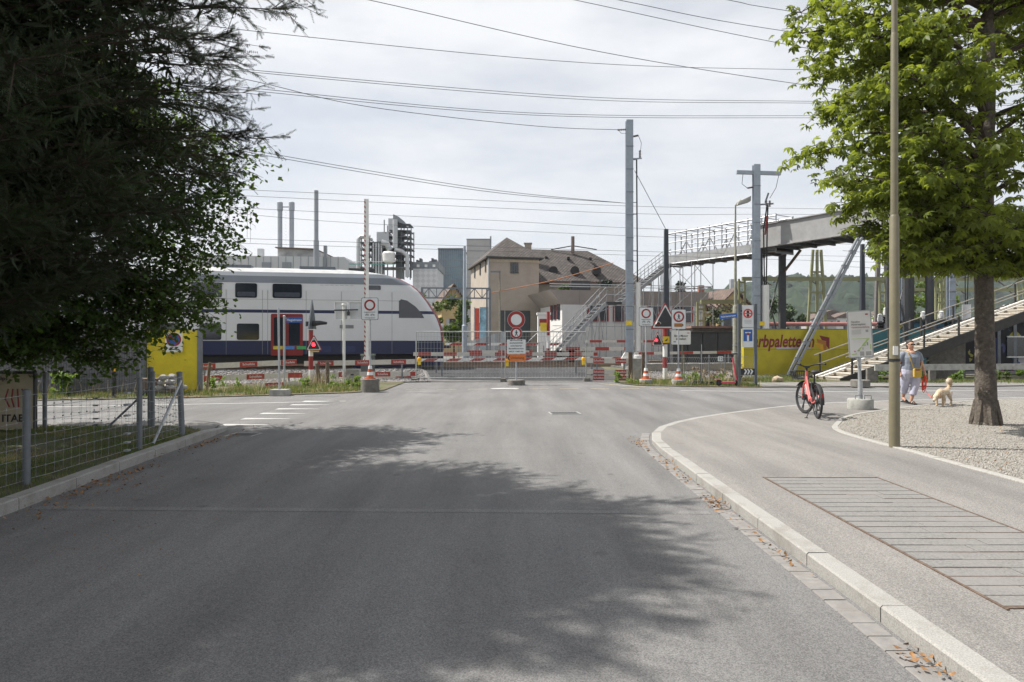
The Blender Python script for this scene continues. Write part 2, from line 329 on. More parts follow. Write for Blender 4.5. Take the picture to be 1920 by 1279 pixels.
# left: kerb, lawn, corner pavement
KL=crom([(-4.5,-6,0),(-4.62,2,0),(-4.8,6.4,0),(-5.02,9.2,0),(-5.15,11.6,0),(-5.28,12.7,0),(-5.65,13.35,0),(-6.4,13.6,0),(-8.5,13.3,0),(-14,12.1,0),(-40,6.4,0)],8)
klh=lambda y:.12
kl=bpy.data.objects.new('kerb',None); C.objects.link(kl); kl['kind']='structure'
KLr=[p.copy() for p in reversed(KL)]
def klhh(p): return .12
stones('kerb_stone',KLr[:],1.0,0,.16,lambda y:.12 if y<12.6 else .06,m_kerb,kl,drop=.1)
lw=MB(); lp=[(p.x,p.y) for p in strip(KL,-.16) if p.x>-39]
lw.add([(x,y,.085) for x,y in lp]+[(-40,-6,.085)],[tuple(range(len(lp)+1))])
lw.build('pavement',m_pave,kind='structure')
lawn_p=[(-4.66,-6),(-4.78,2),(-4.96,6.4),(-5.18,9.2),(-5.31,11.3),(-5.42,11.9),(-5.9,12.35),(-6.6,12.55),(-8.5,12.4),(-14,11.2),(-39,5.8),(-39,-6)]
MB().add([(x,y,.097) for x,y in lawn_p],[tuple(range(len(lawn_p)))]).build('lawn_soil',m_lawn,kind='structure')
# verges beyond the cross street
def sheet(name,P,z,mat,kind='structure',step=1.0):
    # grid over the bounding box clipped to polygon P by bmesh bisect-free scan rows
    bm=bmesh.new(); f=bm.faces.new([bm.verts.new((x,y,0)) for x,y in P])
    x0,x1=min(p[0] for p in P),max(p[0] for p in P); y0,y1=min(p[1] for p in P),max(p[1] for p in P)
    for i in range(1,int((y1-y0)/step)): bmesh.ops.bisect_plane(bm,geom=bm.verts[:]+bm.edges[:]+bm.faces[:],plane_co=(0,y0+i*step,0),plane_no=(0,1,0))
    for i in range(1,int((x1-x0)/(step*3))): bmesh.ops.bisect_plane(bm,geom=bm.verts[:]+bm.edges[:]+bm.faces[:],plane_co=(x0+i*step*3,0,0),plane_no=(1,0,0))
    for w in bm.verts: w.co.z=hgt(w.co.x,w.co.y)+z
    bmesh.ops.recalc_face_normals(bm,faces=bm.faces)
    me=bpy.data.meshes.new(name); bm.to_mesh(me); bm.free(); me.materials.append(mat)
    if me.polygons and me.polygons[0].normal.z<0: me.flip_normals()
    o=bpy.data.objects.new(name,me); C.objects.link(o); o['kind']=kind; return o
VL=[(-4.25,22.6),(-5.1,21.6),(-6.9,20.7),(-9.3,19.7),(-14,18.6),(-40,12.9),(-40,30),(-4.25,37)]
sheet('verge',VL,.025,m_soil)
VR=[(4.2,26.2),(4.6,25.2),(6.3,24.5),(8.9,24.15),(17.5,24.7),(40,28.5),(40,44),(4.5,37)]
sheet('verge',VR,.025,m_soil)
sheet('pavement',[(8.9,24.2),(17.5,24.75),(40,28.55),(40,30.0),(17.5,26.8),(12.8,27.0),(8.9,26.4)],.032,m_pave)
bl=lambda s:[tuple(trk(u,s)[:2]) for u in (-45,)]
def tband(u0,u1,s0,s1): return [tuple(trk(u,s)[:2]) for u,s in ((u0,s0),(u1,s0),(u1,s1),(u0,s1))]
sheet('ballast_bed',tband(-45,-1.1,-4.6,9.5),.045,m_ballast)
sheet('ballast_bed',tband(8.4,60,-5.0,9.5),.045,m_ballast)
# road paint
def paint(name,P,z=.006,mat=None): 
    return MB().add([(x,y,z) for x,y in P],[tuple(range(len(P)))]).build(name,mat or m_white,kind='structure')
for i in range(6):
    y=13.25+i*1.05; paint('give_way_marking',[(-4.72,y+.28),(-4.72-.95,y+.42),(-4.72-.95,y-.02),(-4.72,y+.14)] if 0 else [(-4.70,y+.17),(-5.70,y+.30),(-5.70,y+.0),(-4.70,y+.12)])
paint('edge_line',[(-8.6,17.62),(-4.55,18.62),(-4.55,18.75),(-8.6,17.75)]); paint('edge_line',[(-30,12.95),(-8.61,17.62),(-8.61,17.75),(-30,13.08)])
paint('edge_line',[(5.6,22.6),(9,22.0),(16,22.6),(40,27),(40,27.14),(16,22.74),(9,22.14),(5.6,22.72)])
for i in range(9): paint('dashed_line',[(-3.6+i*1.05,23.1+.06*i),(-2.95+i*1.05,23.13+.06*i),(-2.95+i*1.05,23.25+.06*i),(-3.6+i*1.05,23.22+.06*i)],.006,m_yel_line)
paint('edge_line',[(4.0,27.2),(3.2,27.3),(4.5,24.4),(5.6,22.9),(5.7,23.0),(4.62,24.5)][0:0] or [(3.3,26.4),(4.7,24.3),(4.82,24.36),(3.42,26.46)],.006,m_yel_line)
paint('road_marking_disc',[(-.25+.5*math.cos(a),23.6+.28*math.sin(a)) for a in [i*PI/12 for i in range(24)]],.006,m_white)
paint('asphalt_seam',[(-4.7,6.68),(1.9,6.5),(1.9,6.62),(-4.7,6.82)],.0022,asphalt('seam_asphalt',(.195,.193,.19),(.165,.163,.16)))
# drain grates
m_gp0=M('cast_iron',(.10,.10,.10),.8,var=.2)
def grate(loc,w,d,rz,label):
    g=T('drain_grate',label,'drain',loc,rz)
    MB().box(-w/2-.04,w/2+.04,-d/2-.04,-d/2,0,.008).box(-w/2-.04,w/2+.04,d/2,d/2+.04,0,.008).box(-w/2-.04,-w/2,-d/2,d/2,0,.008).box(w/2,w/2+.04,-d/2,d/2,0,.008).build('frame',m_conc,g)
    MB().box(-w/2,w/2,-d/2,d/2,.0005,.003).build('pit',m_black,g)
    n=9
    for i in range(n):
        x=-w/2+(i+.5)*w/n; MB().box(x-w/n*.22,x+w/n*.22,-d/2,d/2,.004,.009).build('grate_bar',m_gp0,g)
grate((1.2,15.6,.001),.62,.42,.1,'rusty slotted drain grate in the middle of the sunlit road')
grate((-4.72,12.0,.001),.42,.36,-.1,'drain grate beside the left kerb near the corner')
# ballast stones
pts=[]
for _ in range(7000):
    u=random.uniform(-14,-1.2); s=random.uniform(-4.5,-.2); p=trk(u,s); pts.append((p.x,p.y,hgt(p.x,p.y)+.055))
for _ in range(6000):
    u=random.uniform(8.5,18); s=random.uniform(-4.6,1.5); p=trk(u,s); pts.append((p.x,p.y,hgt(p.x,p.y)+.055))
scatter_stones('ballast_stones',pts,.03,.06,M('ballast_stone',(.20,.193,.19),.95,var=.5,scale=11,bump=.4))
# rails and sleepers
m_rail=M('rail_steel',(.22,.16,.12),.45,.6,var=.3,scale=8)
def railway(s,u0,u1):
    for k in (0,1.435):
        mb=MB(); p=trk(u0,s+k,.33); q=trk(u1,s+k,.33); mb.bar(p+Vector((0,0,.07)),q+Vector((0,0,.07)),.07,.14); mb.bar(p+Vector((0,0,.02)),q+Vector((0,0,.02)),.14,.03)
        o=mb.build('rail',m_rail); o['kind']='structure'
for s in (.72,5.1): railway(s,-45,45)
for rng_ in ((-24,-1.2),(8.6,26)):
    u=rng_[0]
    sl0=None
    while u<rng_[1]:
        m=MB(); m.bar(trk(u,.2,.36),trk(u,2.7,.36),.24,.12); o=m.build('sleeper',m_concd); o['kind']='structure'; u+=.62

sheet('crossing_deck',[tuple(trk(u,s_)[:2]) for u,s_ in ((-1.0,-3.6),(8.3,-5.4),(8.3,8.5),(-1.0,8.5))],.02,asphalt('dark_crossing_asphalt',(.065,.066,.07),(.05,.05,.054)))
# ------------------------------------------------------------------ trees
def basis(d):
    d=d/np.linalg.norm(d,axis=-1,keepdims=True); up=np.where(np.abs(d[:,2:3])>.95,np.array([[1.,0,0]]),np.array([[0,0,1.]]))
    a=np.cross(d,up); a/=np.linalg.norm(a,axis=1,keepdims=True); return d,a,np.cross(a,d)
m_bark=M('bark',(.095,.08,.066),.95,var=.45,scale=16,bump=1,bscale=26,col2=(.20,.185,.16),fac2=(.62,.68),s2=7)
m_bark2=M('dark_bark',(.05,.035,.025),.95,var=.4,scale=12,bump=.8,bscale=20)
m_chest=M('chestnut_leaf',(.10,.138,.025),.5,var=.42,scale=3.2,trans=.55,col2=(.20,.19,.035),fac2=(.66,.8),s2=2,spec=.4)
m_lind=M('linden_leaf',(.048,.088,.018),.5,var=.35,scale=2.5,trans=.35,spec=.3)
m_yew=M('yew_needles',(.026,.040,.016),.6,var=.5,scale=1.6,trans=.14,col2=(.05,.034,.016),fac2=(.66,.74),s2=1.6,spec=.25)
def limb(mb,p,q,r0,r1,sag=0,n=6,wob=.08):
    p=Vector(p); q=Vector(q); L_=(q-p).length; P=[]
    for i in range(n+1):
        t=i/n; v=p.lerp(q,t); v.z+=sag*math.sin(PI*t); 
        if 0<i<n: v+=Vector((random.uniform(-1,1),random.uniform(-1,1),random.uniform(-1,1)))*wob*L_*.3
        P.append(v)
    mb.tube(P,[r0+(r1-r0)*i/n for i in range(n+1)],6); return P
# leaflets ---- kite with a fold
def kites(P,D,Nr,Ln,Wd,droop=.15):
    d,a,nn=D,np.cross(D,Nr),Nr
    a/=np.linalg.norm(a,axis=1,keepdims=True)+1e-9
    Ln=Ln[:,None]; Wd=Wd[:,None]
    b=P; l=P+d*Ln*.6+a*Wd*.5+nn*Ln*.05; r=P+d*Ln*.6-a*Wd*.5+nn*Ln*.05; t=P+d*Ln-nn*Ln*droop; m=P+d*Ln*.6-nn*Ln*.02
    V=np.stack([b,l,t,r,m],1); n=len(P); o=5*np.arange(n)[:,None]
    Fc=np.concatenate([o+np.array([0,4,1]),o+np.array([1,4,2]),o+np.array([0,3,4]),o+np.array([3,2,4])],0)
    return V.reshape(-1,3),Fc
def palmate(n,pos,size,up):
    """n palmate leaves: returns arrays of leaflet kites (per leaf 6)"""
    k=6; az=rng.uniform(0,2*PI,n); Nn=up+rng.normal(0,.38,(n,3)); Nn/=np.linalg.norm(Nn,axis=1,keepdims=True)
    ref=np.stack([np.cos(az),np.sin(az),np.zeros(n)],1); a=ref-Nn*np.sum(ref*Nn,1,keepdims=True); a/=np.linalg.norm(a,axis=1,keepdims=True); b=np.cross(Nn,a)
    V=[];Fs=[];o=0
    for j in range(k):
        t=(j-(k-1)/2)*(2*PI*.80/k); D=a*math.cos(t)+b*math.sin(t)-Nn*.45; D/=np.linalg.norm(D,axis=1,keepdims=True)
        ln=size*(1.0-.12*abs(j-(k-1)/2)); v,f=kites(pos,D,Nn,ln,ln*.44,.22); V.append(v); Fs.append(f+o); o+=len(v)
    return np.concatenate(V),np.concatenate(Fs)
def chestnut():
    bx,by=9.2,13.25; base=Vector((bx,by,KH(by)))
    t=T('chestnut_tree','broad horse chestnut tree with dark trunk growing in the gravel','tree',base)
    tr=MB(); P=[(bx+dx,by,z) for dx,z in ((0,-.05),(.0,.12),(0,.5),(-.02,1.5),(-.04,2.6),(-.06,3.6),(-.02,5),(.05,6.5),(.05,8.2),(0,10))]
    tr.tube(P,[.27,.22,.19,.168,.16,.175,.15,.12,.085,.04],16)
    for a in range(7): 
        an=a*.9; tr.tube([(bx+.14*math.cos(an),by+.14*math.sin(an),.5),(bx+.22*math.cos(an),by+.22*math.sin(an),.14),(bx+.26*math.cos(an),by+.26*math.sin(an),-.02)],[.07,.06,.035],6)
    tr.build('trunk',m_bark,t,True,True)
    br=MB(); leaves=[]
    tips=[(1501,62,12.6),(1546,18,12),(1576,110,12.2),(1558,205,12.4),(1501,292,12.5),(1575,340,12.0),(1600,385,12.6),(1640,425,12.2),(1665,460,12.8),(1660,450,11.6),(1720,500,12.6),(1680,505,13),(1740,470,11.5),(1780,505,12.6),(1606,-60,11.5),(1620,-20,13),(1660,150,10.6),(1720,250,10.4),(1760,330,10.5),(1850,400,10.8),(1800,120,10.2),(1900,250,10.2),(1960,470,12.5),(1890,505,12.8),(1990,400,12),(1930,520,13.4),(1626,250,11.2),(1620,330,10.8),(1700,400,10.9),(2050,300,12),(2050,150,12),(1606,170,11.2),(1616,60,11.4),(1720,40,10.5)]
    T_=[at(x,y,Y) for x,y,Y in tips]
    for i in range(34):
        a=random.uniform(-.6,PI+.6); r=random.uniform(2.6,4.3); T_.append(Vector((bx+r*math.cos(a),by+r*math.sin(a),random.uniform(3.6,9.6))))
    for i in range(14):
        a=random.uniform(0,2*PI); r=random.uniform(1,2.6); T_.append(Vector((bx+r*math.cos(a),by+r*math.sin(a),random.uniform(8.2,10.8))))
    def keep(q):
        px=960+F*q.x/q.y; py=639.5-F*(q.z-H)/q.y; return px>(1590 if 310<py<540 else 1500)
    T_=T_[:34]+[q for q in T_[34:] if keep(q)]
    for q in T_:
        d=math.hypot(q.x-bx,q.y-by); z0=max(3.0,min(9.2,q.z-.1-d*.12+random.uniform(-.5,.3))); p=Vector((bx-.03,by,z0))
        LP=limb(br,p,q,.03+.012*d,.010,sag=.10*d,n=8,wob=.05)
        for i in range(3,9):
            t0=LP[i]; w=1.0 if i<8 else .5
            for k in range(5):
                ax=random.uniform(0,2*PI); ln=random.uniform(.35,.95)*(1.15-.07*i)
                e=t0+Vector((math.cos(ax)*ln,math.sin(ax)*ln,random.uniform(-.25,.22)))
                br.tube([t0,(t0+e)/2+Vector((0,0,.05)),e],[.009,.006,.004],4)
                for j in range(6): leaves.append(t0.lerp(e,random.uniform(.35,1.05))+Vector((random.gauss(0,.10),random.gauss(0,.10),random.gauss(-.03,.07))))
            leaves+= [t0+Vector((random.gauss(0,.16),random.gauss(0,.16),random.gauss(0,.10))) for _ in range(3)]
    cr_=br.build('crown',m_bark2,t,True); cr_['label']='twigs and branches of the crown'
    L_=np.array([tuple(p) for p in leaves]); L_=L_[(L_[:,2]>2.95)]
    n=len(L_); size=rng.uniform(.095,.18,n); up=np.tile(np.array([[-.12,.05,1.]]),(n,1))
    # nearest leaves in view become leaf objects
    dist=np.linalg.norm(L_-np.array([0,0,H]),axis=1); px=960+F*L_[:,0]/L_[:,1]; inv=(px<1900)
    order=np.argsort(np.where(inv,dist,1e9)-size*4)[:300]; mask=np.ones(n,bool); mask[order]=False
    V,Fc=palmate(mask.sum(),L_[mask]-np.array(base),size[mask],up[mask]); fast('leaf_mass',V,Fc,m_chest,cr_,'stuff')
    protos=[]
    for k in range(5):
        V,Fc=palmate(1,np.zeros((1,3)),np.array([.165]),np.array([[0,0,1.]])); q=fast('leaf',V,Fc,m_chest); protos.append(q.data); bpy.data.objects.remove(q)
    for i in order:
        o=bpy.data.objects.new('leaf',protos[int(i)%5]); C.objects.link(o); o.parent=cr_; o.location=Vector(L_[i])-base; o.rotation_euler=(random.gauss(0,.25),random.gauss(0,.25),random.uniform(0,6.28)); s=size[i]/.165; o.scale=(s,s,s)
    return t
chestnut()
# linden behind the wire fence
def linden():
    bx,by=-9.3,13.9-2.6; base=Vector((bx,by,.09)); t=T('linden_tree','leafy green deciduous tree hanging over the lawn behind the dark yew','tree',base)
    tr=MB(); tr.tube([(bx,by,0),(bx,by,.4),(bx+.05,by,2),(bx,by,4),(bx,by,7),(bx,by,9)],[.24,.19,.17,.14,.09,.03],10); tr.build('trunk',m_bark,t,True,True)
    br=MB(); pos=[]
    tips=[(455,285,12.8),(445,330,13.2),(430,390,12.8),(425,440,13),(405,480,12.9),(395,520,13),(382,560,12.6),(376,592,12.4),(300,600,12.8),(240,640,12.5),(215,670,12.3),(160,660,12.2),(60,670,11.8),(330,570,12.2),(290,560,12),(200,620,11.8),(100,640,11.5),(260,620,12),(360,540,12.4),(40,620,11.2),(410,360,12.4),(400,300,12.6),(390,250,13),(420,300,12.2),(430,350,12.5),(415,420,12.3),(390,450,12.2),(370,500,12.1),(350,560,12),(340,480,11.8),(360,420,11.9),(380,370,12),(320,540,11.7),(280,590,12),(230,590,11.6),(180,660,11.9),(120,610,11.4),(70,640,11.4),(340,590,12.2)]
    T_=[at(*q) for q in tips]
    for i in range(95):
        a=random.uniform(0,2*PI); r=random.uniform(1.2,4.0); z=random.uniform(2.0,7.4); 
        if z<3: r=min(r,3.4)
        T_.append(Vector((bx+r*math.cos(a),by+.8*r*math.sin(a),z)))
    for q in T_:
        d=math.hypot(q.x-bx,q.y-by); z0=max(1.9,min(7.5,q.z+.2*d*random.uniform(.2,1.2))); LP=limb(br,(bx,by,z0),q,.012+.01*d,.006,sag=.10*d,n=8,wob=.07)
        for i in range(2,9):
            for k in range(7):
                ax=random.uniform(0,6.28); ln=random.uniform(.25,.75); e=LP[i]+Vector((math.cos(ax)*ln,math.sin(ax)*ln,random.uniform(-.4,.12)))
                br.tube([LP[i],e],[.005,.003],3)
                for j in range(16): pos.append(LP[i].lerp(e,random.uniform(.15,1.1))+Vector((random.gauss(0,.07),random.gauss(0,.07),random.gauss(-.03,.06))))
    cr_=br.build('crown',m_bark2,t,True)
    P=np.array([tuple(p) for p in pos]); n=len(P); D=rng.normal(0,1,(n,3)); D[:,2]=D[:,2]*.5-.5; D/=np.linalg.norm(D,axis=1,keepdims=True)
    Nn=np.array([[0,0,1.]])+rng.normal(0,.55,(n,3)); Nn-=D*np.sum(D*Nn,1,keepdims=True); Nn/=np.linalg.norm(Nn,axis=1,keepdims=True)
    ln=rng.uniform(.065,.12,n); V,Fc=kites(P-np.array(base),D,Nn,ln,ln*.72,.12); fast('leaf_mass',V,Fc,m_lind,cr_,'stuff')
linden()
# the big yew
def yew(bx,by,prof,label,n_tw,loc=None,seed=1):
    g=np.random.default_rng(seed); base=Vector((bx,by,.09)); t=T('yew_tree',label,'tree',base)
    tr=MB(); tr.tube([(0,0,-.1),(0,0,.5),(.1,0,2),(0,.1,5),(0,0,8),(0,0,9.7)],[.42,.34,.3,.24,.14,.03],12); tr.build('trunk',m_bark2,t,False,True)
    br=MB()
    zs=np.array([p[0] for p in prof]); rs=np.array([p[1] for p in prof])
    pos=[];dr=[]
    NL=540
    for i in range(NL):
        z=g.uniform(zs[0]+.1,zs[-1]-.2); R_=np.interp(z,zs,rs); az=g.uniform(0,2*PI); lump=1+.10*math.sin(3*az+z*1.3)+.07*math.sin(7*az-2.1*z)
        R_*=lump*g.uniform(.84,1.02)*.885; e=Vector((R_*math.cos(az),R_*math.sin(az),z)); s=Vector((0,0,max(.6,z-R_*.25)))
        LP=limb(br,s,e,.03,.004,sag=.05*R_,n=6,wob=.05)
        nb=max(3,n_tw//NL//7)
        for k in range(nb):
            tt=1-abs(g.normal(0,.21)); tt=max(.3,min(1.0,tt)); p=LP[min(6,int(tt*6))].lerp(LP[min(6,int(tt*6)+1)],tt*6%1 if tt<1 else 0)
            od=Vector((math.cos(az),math.sin(az),.30))*.9+Vector((g.normal(0,.55),g.normal(0,.55),g.normal(-.05,.45))); od.normalize(); bl=g.uniform(.28,.62)*(1.25-.5*tt); q=p+od*bl+Vector((0,0,-.05*bl))
            br.tube([p,q],[.006,.002],3)
            for w in range(7):
                f=g.uniform(.1,1.0); a_=p.lerp(q,f); d_=od*.9+Vector((g.normal(0,.5),g.normal(0,.5),g.normal(-.12,.4))); pos.append(tuple(a_)); dr.append(tuple(d_))
    cr_=br.build('crown',m_bark2,t)
    P=np.array(pos); D,A,B=basis(np.array(dr)); n=len(P); ln=g.uniform(.09,.18,n)
    k=8; V=[];
    roll=g.uniform(0,PI,n)[:,None]; A2=A*np.cos(roll)+B*np.sin(roll)
    tv=[]
    for j in range(k):
        for sgn in (1,-1):
            t0=(j+.5)/k; c=P+D*(ln*t0)[:,None]; nl=(.030*(1-.4*t0))*g.uniform(.8,1.3,n)[:,None]
            tip=c+(A2*sgn*.85+D*.55)*nl; w=D*.0055
            tv.append(np.stack([c-w,c+w,tip],1))
    V=np.stack(tv,1).reshape(-1,3); Fc=np.arange(len(V)).reshape(-1,3)
    # a broad short card-like sprig of needles fills the inside
    fast('needle_mass',V,Fc,m_yew,cr_,'stuff')
    n2=int(n*1.9); Q=P[g.integers(0,n,n2)]*(g.uniform(.35,.80,(n2,1))**np.array([[1,1,0]]))+g.normal(0,.12,(n2,3)); D2=g.normal(0,1,(n2,3)); D2/=np.linalg.norm(D2,axis=1,keepdims=True); N2=g.normal(0,1,(n2,3)); N2-=D2*np.sum(D2*N2,1,keepdims=True); N2/=np.linalg.norm(N2,axis=1,keepdims=True)
    l2=g.uniform(.10,.26,n2); V,Fc=kites(Q,D2,N2,l2,l2*.2,.1); fast('inner_sprays',V,Fc,m_yew,cr_,'stuff')
    return t
prof=[(1.75,1.6),(2.0,2.6),(2.5,3.4),(3.2,4.05),(4.5,4.6),(5.6,4.6),(6.8,3.8),(8,2.6),(9,1.3),(9.8,.3)]
yew(-7.05,6.9,prof,'huge dark green yew beside the wire fence',92000)
yt=yew(-7.5,1.5,prof,'dark yew tree on the lawn, out of view behind the photographer',46000,seed=3)
skyblock_yew=copy_tree(yt); skyblock_yew.location=(-5.2,-9.5,.09); skyblock_yew.rotation_euler=(0,0,2); skyblock_yew['label']='added dark yew tree far behind the camera, blocking sky light'  # extra yew copy, added out of view to cut the ambient sky light
# hedge-like trees of the background
m_bgtree=M('garden_tree_leaf',(.06,.10,.022),.6,var=.45,scale=.8,trans=.3)
m_conif=M('conifer_dark',(.022,.038,.022),.7,var=.4,scale=1)
def bush(name,label,cat,c,rx,ry,rz,n,size,mat,group=None,trunk=True,shape='round'):
    c=Vector(c); base=Vector((c.x,c.y,hgt(c.x,c.y))); t=T(name,label,cat,base,0,group)
    if trunk: MB().tube([(0,0,0),(0,0,c.z-base.z)],[.14*rz/3,.07*rz/3],7).build('trunk',m_bark2,t)
    k=max(6,n//180); lob=[]
    for i in range(k):
        a=random.uniform(0,6.28); zz=random.uniform(-.85,.9); r=math.sqrt(max(.05,1-zz*zz))*random.uniform(.45,.9)
        if shape=='cone': r=(1-(zz+1)/2)*random.uniform(.6,1.0)
        lob.append((math.cos(a)*r*rx,math.sin(a)*r*ry,zz*rz,random.uniform(.22,.42)))
    lob=np.array(lob); idx=rng.integers(0,k,n); D=rng.normal(0,1,(n,3)); D/=np.linalg.norm(D,axis=1,keepdims=True)
    P=lob[idx,:3]+D*lob[idx,3:4]*np.array([[rx,ry,rz*.6]])*rng.uniform(.6,1.05,(n,1))+np.array([[0,0,c.z-base.z]])
    P=P[P[:,2]>.05]; n=len(P)
    D=rng.normal(0,1,(n,3)); D[:,2]-=.3; D/=np.linalg.norm(D,axis=1,keepdims=True); Nn=np.array([[0,0,1.]])+rng.normal(0,.6,(n,3)); Nn-=D*np.sum(D*Nn,1,keepdims=True); Nn/=np.linalg.norm(Nn,axis=1,keepdims=True)
    ln=rng.uniform(size*.7,size*1.4,n); V,Fc=kites(P,D,Nn,ln,ln*.7,.1); fast('crown',V,Fc,mat,t,'stuff'); return t
# ------------------------------------------------------------------ left: wire fence, board, wall, bollard
fz=.095
fp=[(-5.22,4.2),(-5.27,7.41),(-5.31,9.73),(-5.42,11.23)]; bp_=[(-5.42,11.23),(-6.5,12.35),(-8.35,12.2),(-11,11.65)]
wf=T('wire_fence','knotted wire stock fence on grey tube posts round the lawn','fence',(-5.42,11.23,fz))
def fpost(x,y,h,r=.038,lean=0): MB().tube([(x,y,fz-.1),(x+lean,y,fz+h)],r,10).lathe([(r+.004,0),(r+.004,.02),(r*.5,.035)],(x+lean,y,fz+h),10).build('post',m_gp,wf,True,True)
m_gp=M('grey_fence_tube',(.17,.185,.205),.5,.3,var=.15)
m_wire=M('fence_wire',(.33,.34,.35),.45,.7)
for x,y in fp[:3]: fpost(x,y,1.0)
fpost(-5.42,11.23,1.02,.045,-.05)
for x,y in bp_[1:]: fpost(x,y,.98,.036)
fpost(-6.62,12.5,1.05,.05)
MB().tube([(-5.43,11.2,fz+.9),(-5.36,10.2,fz+.02)],.02,8).build('brace',m_galv,wf,True); MB().tube([(-6.5,12.33,fz+.75),(-7.25,12.27,fz+.02)],.02,8).build('brace',m_gp,wf,True)
hs=[.05,.16,.28,.4,.53,.68,.84,.97]
def run(P):
    mb=MB(); kn=MB()
    for a,c in zip(P,P[1:]):
        a=Vector((*a,0)); c=Vector((*c,0)); n=max(2,int((c-a).length/.15))
        for h in hs:
            mb.tube([a.lerp(c,i/6)+Vector((0,0,fz+h-.03*math.sin(PI*i/6)*(h>.5)+random.uniform(-.006,.006))) for i in range(7)],.0022 if h<.97 else .003,4)
        for i in range(1,n):
            b0=a.lerp(c,i/n); dx=random.uniform(-.02,.02); mb.tube([b0+Vector((0,0,fz+hs[0])),b0+Vector((dx,0,fz+.5)),b0+Vector((dx*.3,0,fz+.945))],.0016,3)
            for h in hs[1:-1]: kn.box(b0.x-.006,b0.x+.006,b0.y-.006,b0.y+.006,fz+h-.008,fz+h+.008)
    mb.add(kn.v,kn.f); mb.build('wire_mesh',m_wire,wf,True)
run(fp); run(bp_)
for i,h in enumerate(hs[:-1]): MB().box(-5.33,-5.27,9.36,9.44,fz+h-.012,fz+h+.012).build('wire_tensioner',m_galv,wf,True); MB().box(-7.52,-7.44,12.24,12.28,fz+h-.012,fz+h+.012).build('wire_tensioner',m_dark,wf,True)
bd=T('advertising_board','cream board with red strokes standing behind the lawn fence','board',(-8.75,11.95,fz),.1)
MB().box(-.95,.36,-.02,.02,.02,.98).build('panel',M('cream_board',(.42,.36,.27),.7,var=.15,scale=3),bd)
MB().box(-.98,.39,-.03,.03,.98,1.03).box(.36,.40,-.03,.03,0,.98).box(-.99,-.95,-.03,.03,0,.98).build('frame',m_dark,bd)
for i in range(4):
    x=-.05+i*.075; MB().tube([(x,-.021,.72),(x-.05+.03*i,-.022,.55),(x+.02,-.022,.4)],.013,5).build('red_stroke',m_red,bd)
text('ITABI',.18,m_ink,bd,(.05,-.024,.2),bold=.004); text('Putz & Gips',.1,m_ink,bd,(-.3,-.024,.9))
# mesh fence and grey wall on the far side of the cross street
def lin(px,X0,Y0):     # point of the railway-parallel line through X0,Y0 seen at px
    k=(px-960)/F; u=(k*Y0-X0)/(.976-.218*k); return Vector((X0,Y0,0))+TD*u
GW0=Vector((-11.6,21.55,0))
gw=T('noise_wall','long grey ribbed noise wall beside the tracks','wall',(-13,21.3,0))
a=lin(268,-11.6,21.55); m_gwall=M('grey_wall_panel',(.135,.135,.145),.8,var=.12,scale=2)
i=0
while i<18:
    p=a-TD*(i*1.0); q=a-TD*(i*1.0+.985); mb=MB(); mb.bar(p+Vector((0,0,.95)),q+Vector((0,0,.95)),.06,1.9,up=(0,0,1))
    mb.build('wall_panel',m_gwall,gw,True); i+=1
MB().bar(a+Vector((0,.02,1.93)),a-TD*18+Vector((0,.02,1.93)),.1,.05).build('coping',m_conc,gw,True)
mf=T('mesh_fence','grey welded mesh fence in front of the grey noise wall','fence',(-13,21.1,0))
a2=a-TN*.25; mb=MB()
for i in range(0,220): p=a2-TD*(i*.07); mb.bar(p+Vector((0,0,.15)),p+Vector((0,0,1.78)),.005,.005)
for z in (.2,.5,.8,1.1,1.4,1.7): mb.bar(a2+Vector((0,0,z)),a2-TD*15.4+Vector((0,0,z)),.007,.007)
mb.build('wire_mesh',M('mesh_grey',(.25,.26,.28),.5,.4),mf,True)
for i in range(7): p=a2-TD*(i*2.5); MB().bar(p,p+Vector((0,0,1.85)),.06,.04).build('post',m_gp,mf,True)
yp=T('metal_screen','yellow sheet panel between two grey steel posts','screen',(gx(322,21.9),21.9,0))
p0=lin(276,-11.6,21.55); p1=lin(371,-11.6,21.55)
MB().bar(p0+Vector((0,0,1.0)),p1+Vector((0,0,1.0)),.04,1.98).build('sheet',m_yellow,yp,True)
for p in (lin(271,-11.6,21.55),lin(375,-11.6,21.55)): MB().bar(p,p+Vector((0,0,2.05)),.12,.14).build('steel_post',m_gp,yp,True)
pn=T('no_parking_sign','square white no parking sign with black arrow on the yellow panel','sign',at(326,642,21.6),.22)
MB().prism(rrect(.5,.62,.03),-.006,.006).build('plate',m_signw,pn)
MB().prism(circ(.205,0,.09),-.010,-.007).build('blue_disc',m_blue,pn); MB().ring(0,.09,.165,.215,-.014,-.008).build('red_ring',m_signred,pn)
c45=.7071; MB().bar((-.12,-.013,.21),(.12,-.013,-.03),.006,.045,up=(c45,0,c45)).build('red_bar',m_signred,pn)
MB().prism([(-.16,-.22),(-.07,-.27),(-.07,-.235),(.16,-.235),(.16,-.205),(-.07,-.205),(-.07,-.17)],-.010,-.007).build('arrow',m_ink,pn)
bo=T('bollard','slim black bollard with yellow band beside the cross street','bollard',(gx(214,19.6),19.6,.02))
MB().lathe([(.055,0),(.055,.72),(.05,.9),(.03,.95)],n=14).build('post',m_black,bo,False,True); MB().lathe([(.058,.76),(.058,.84)],n=14).build('band',m_orange if 0 else M('amber_band',(.75,.38,.03),.5),bo)
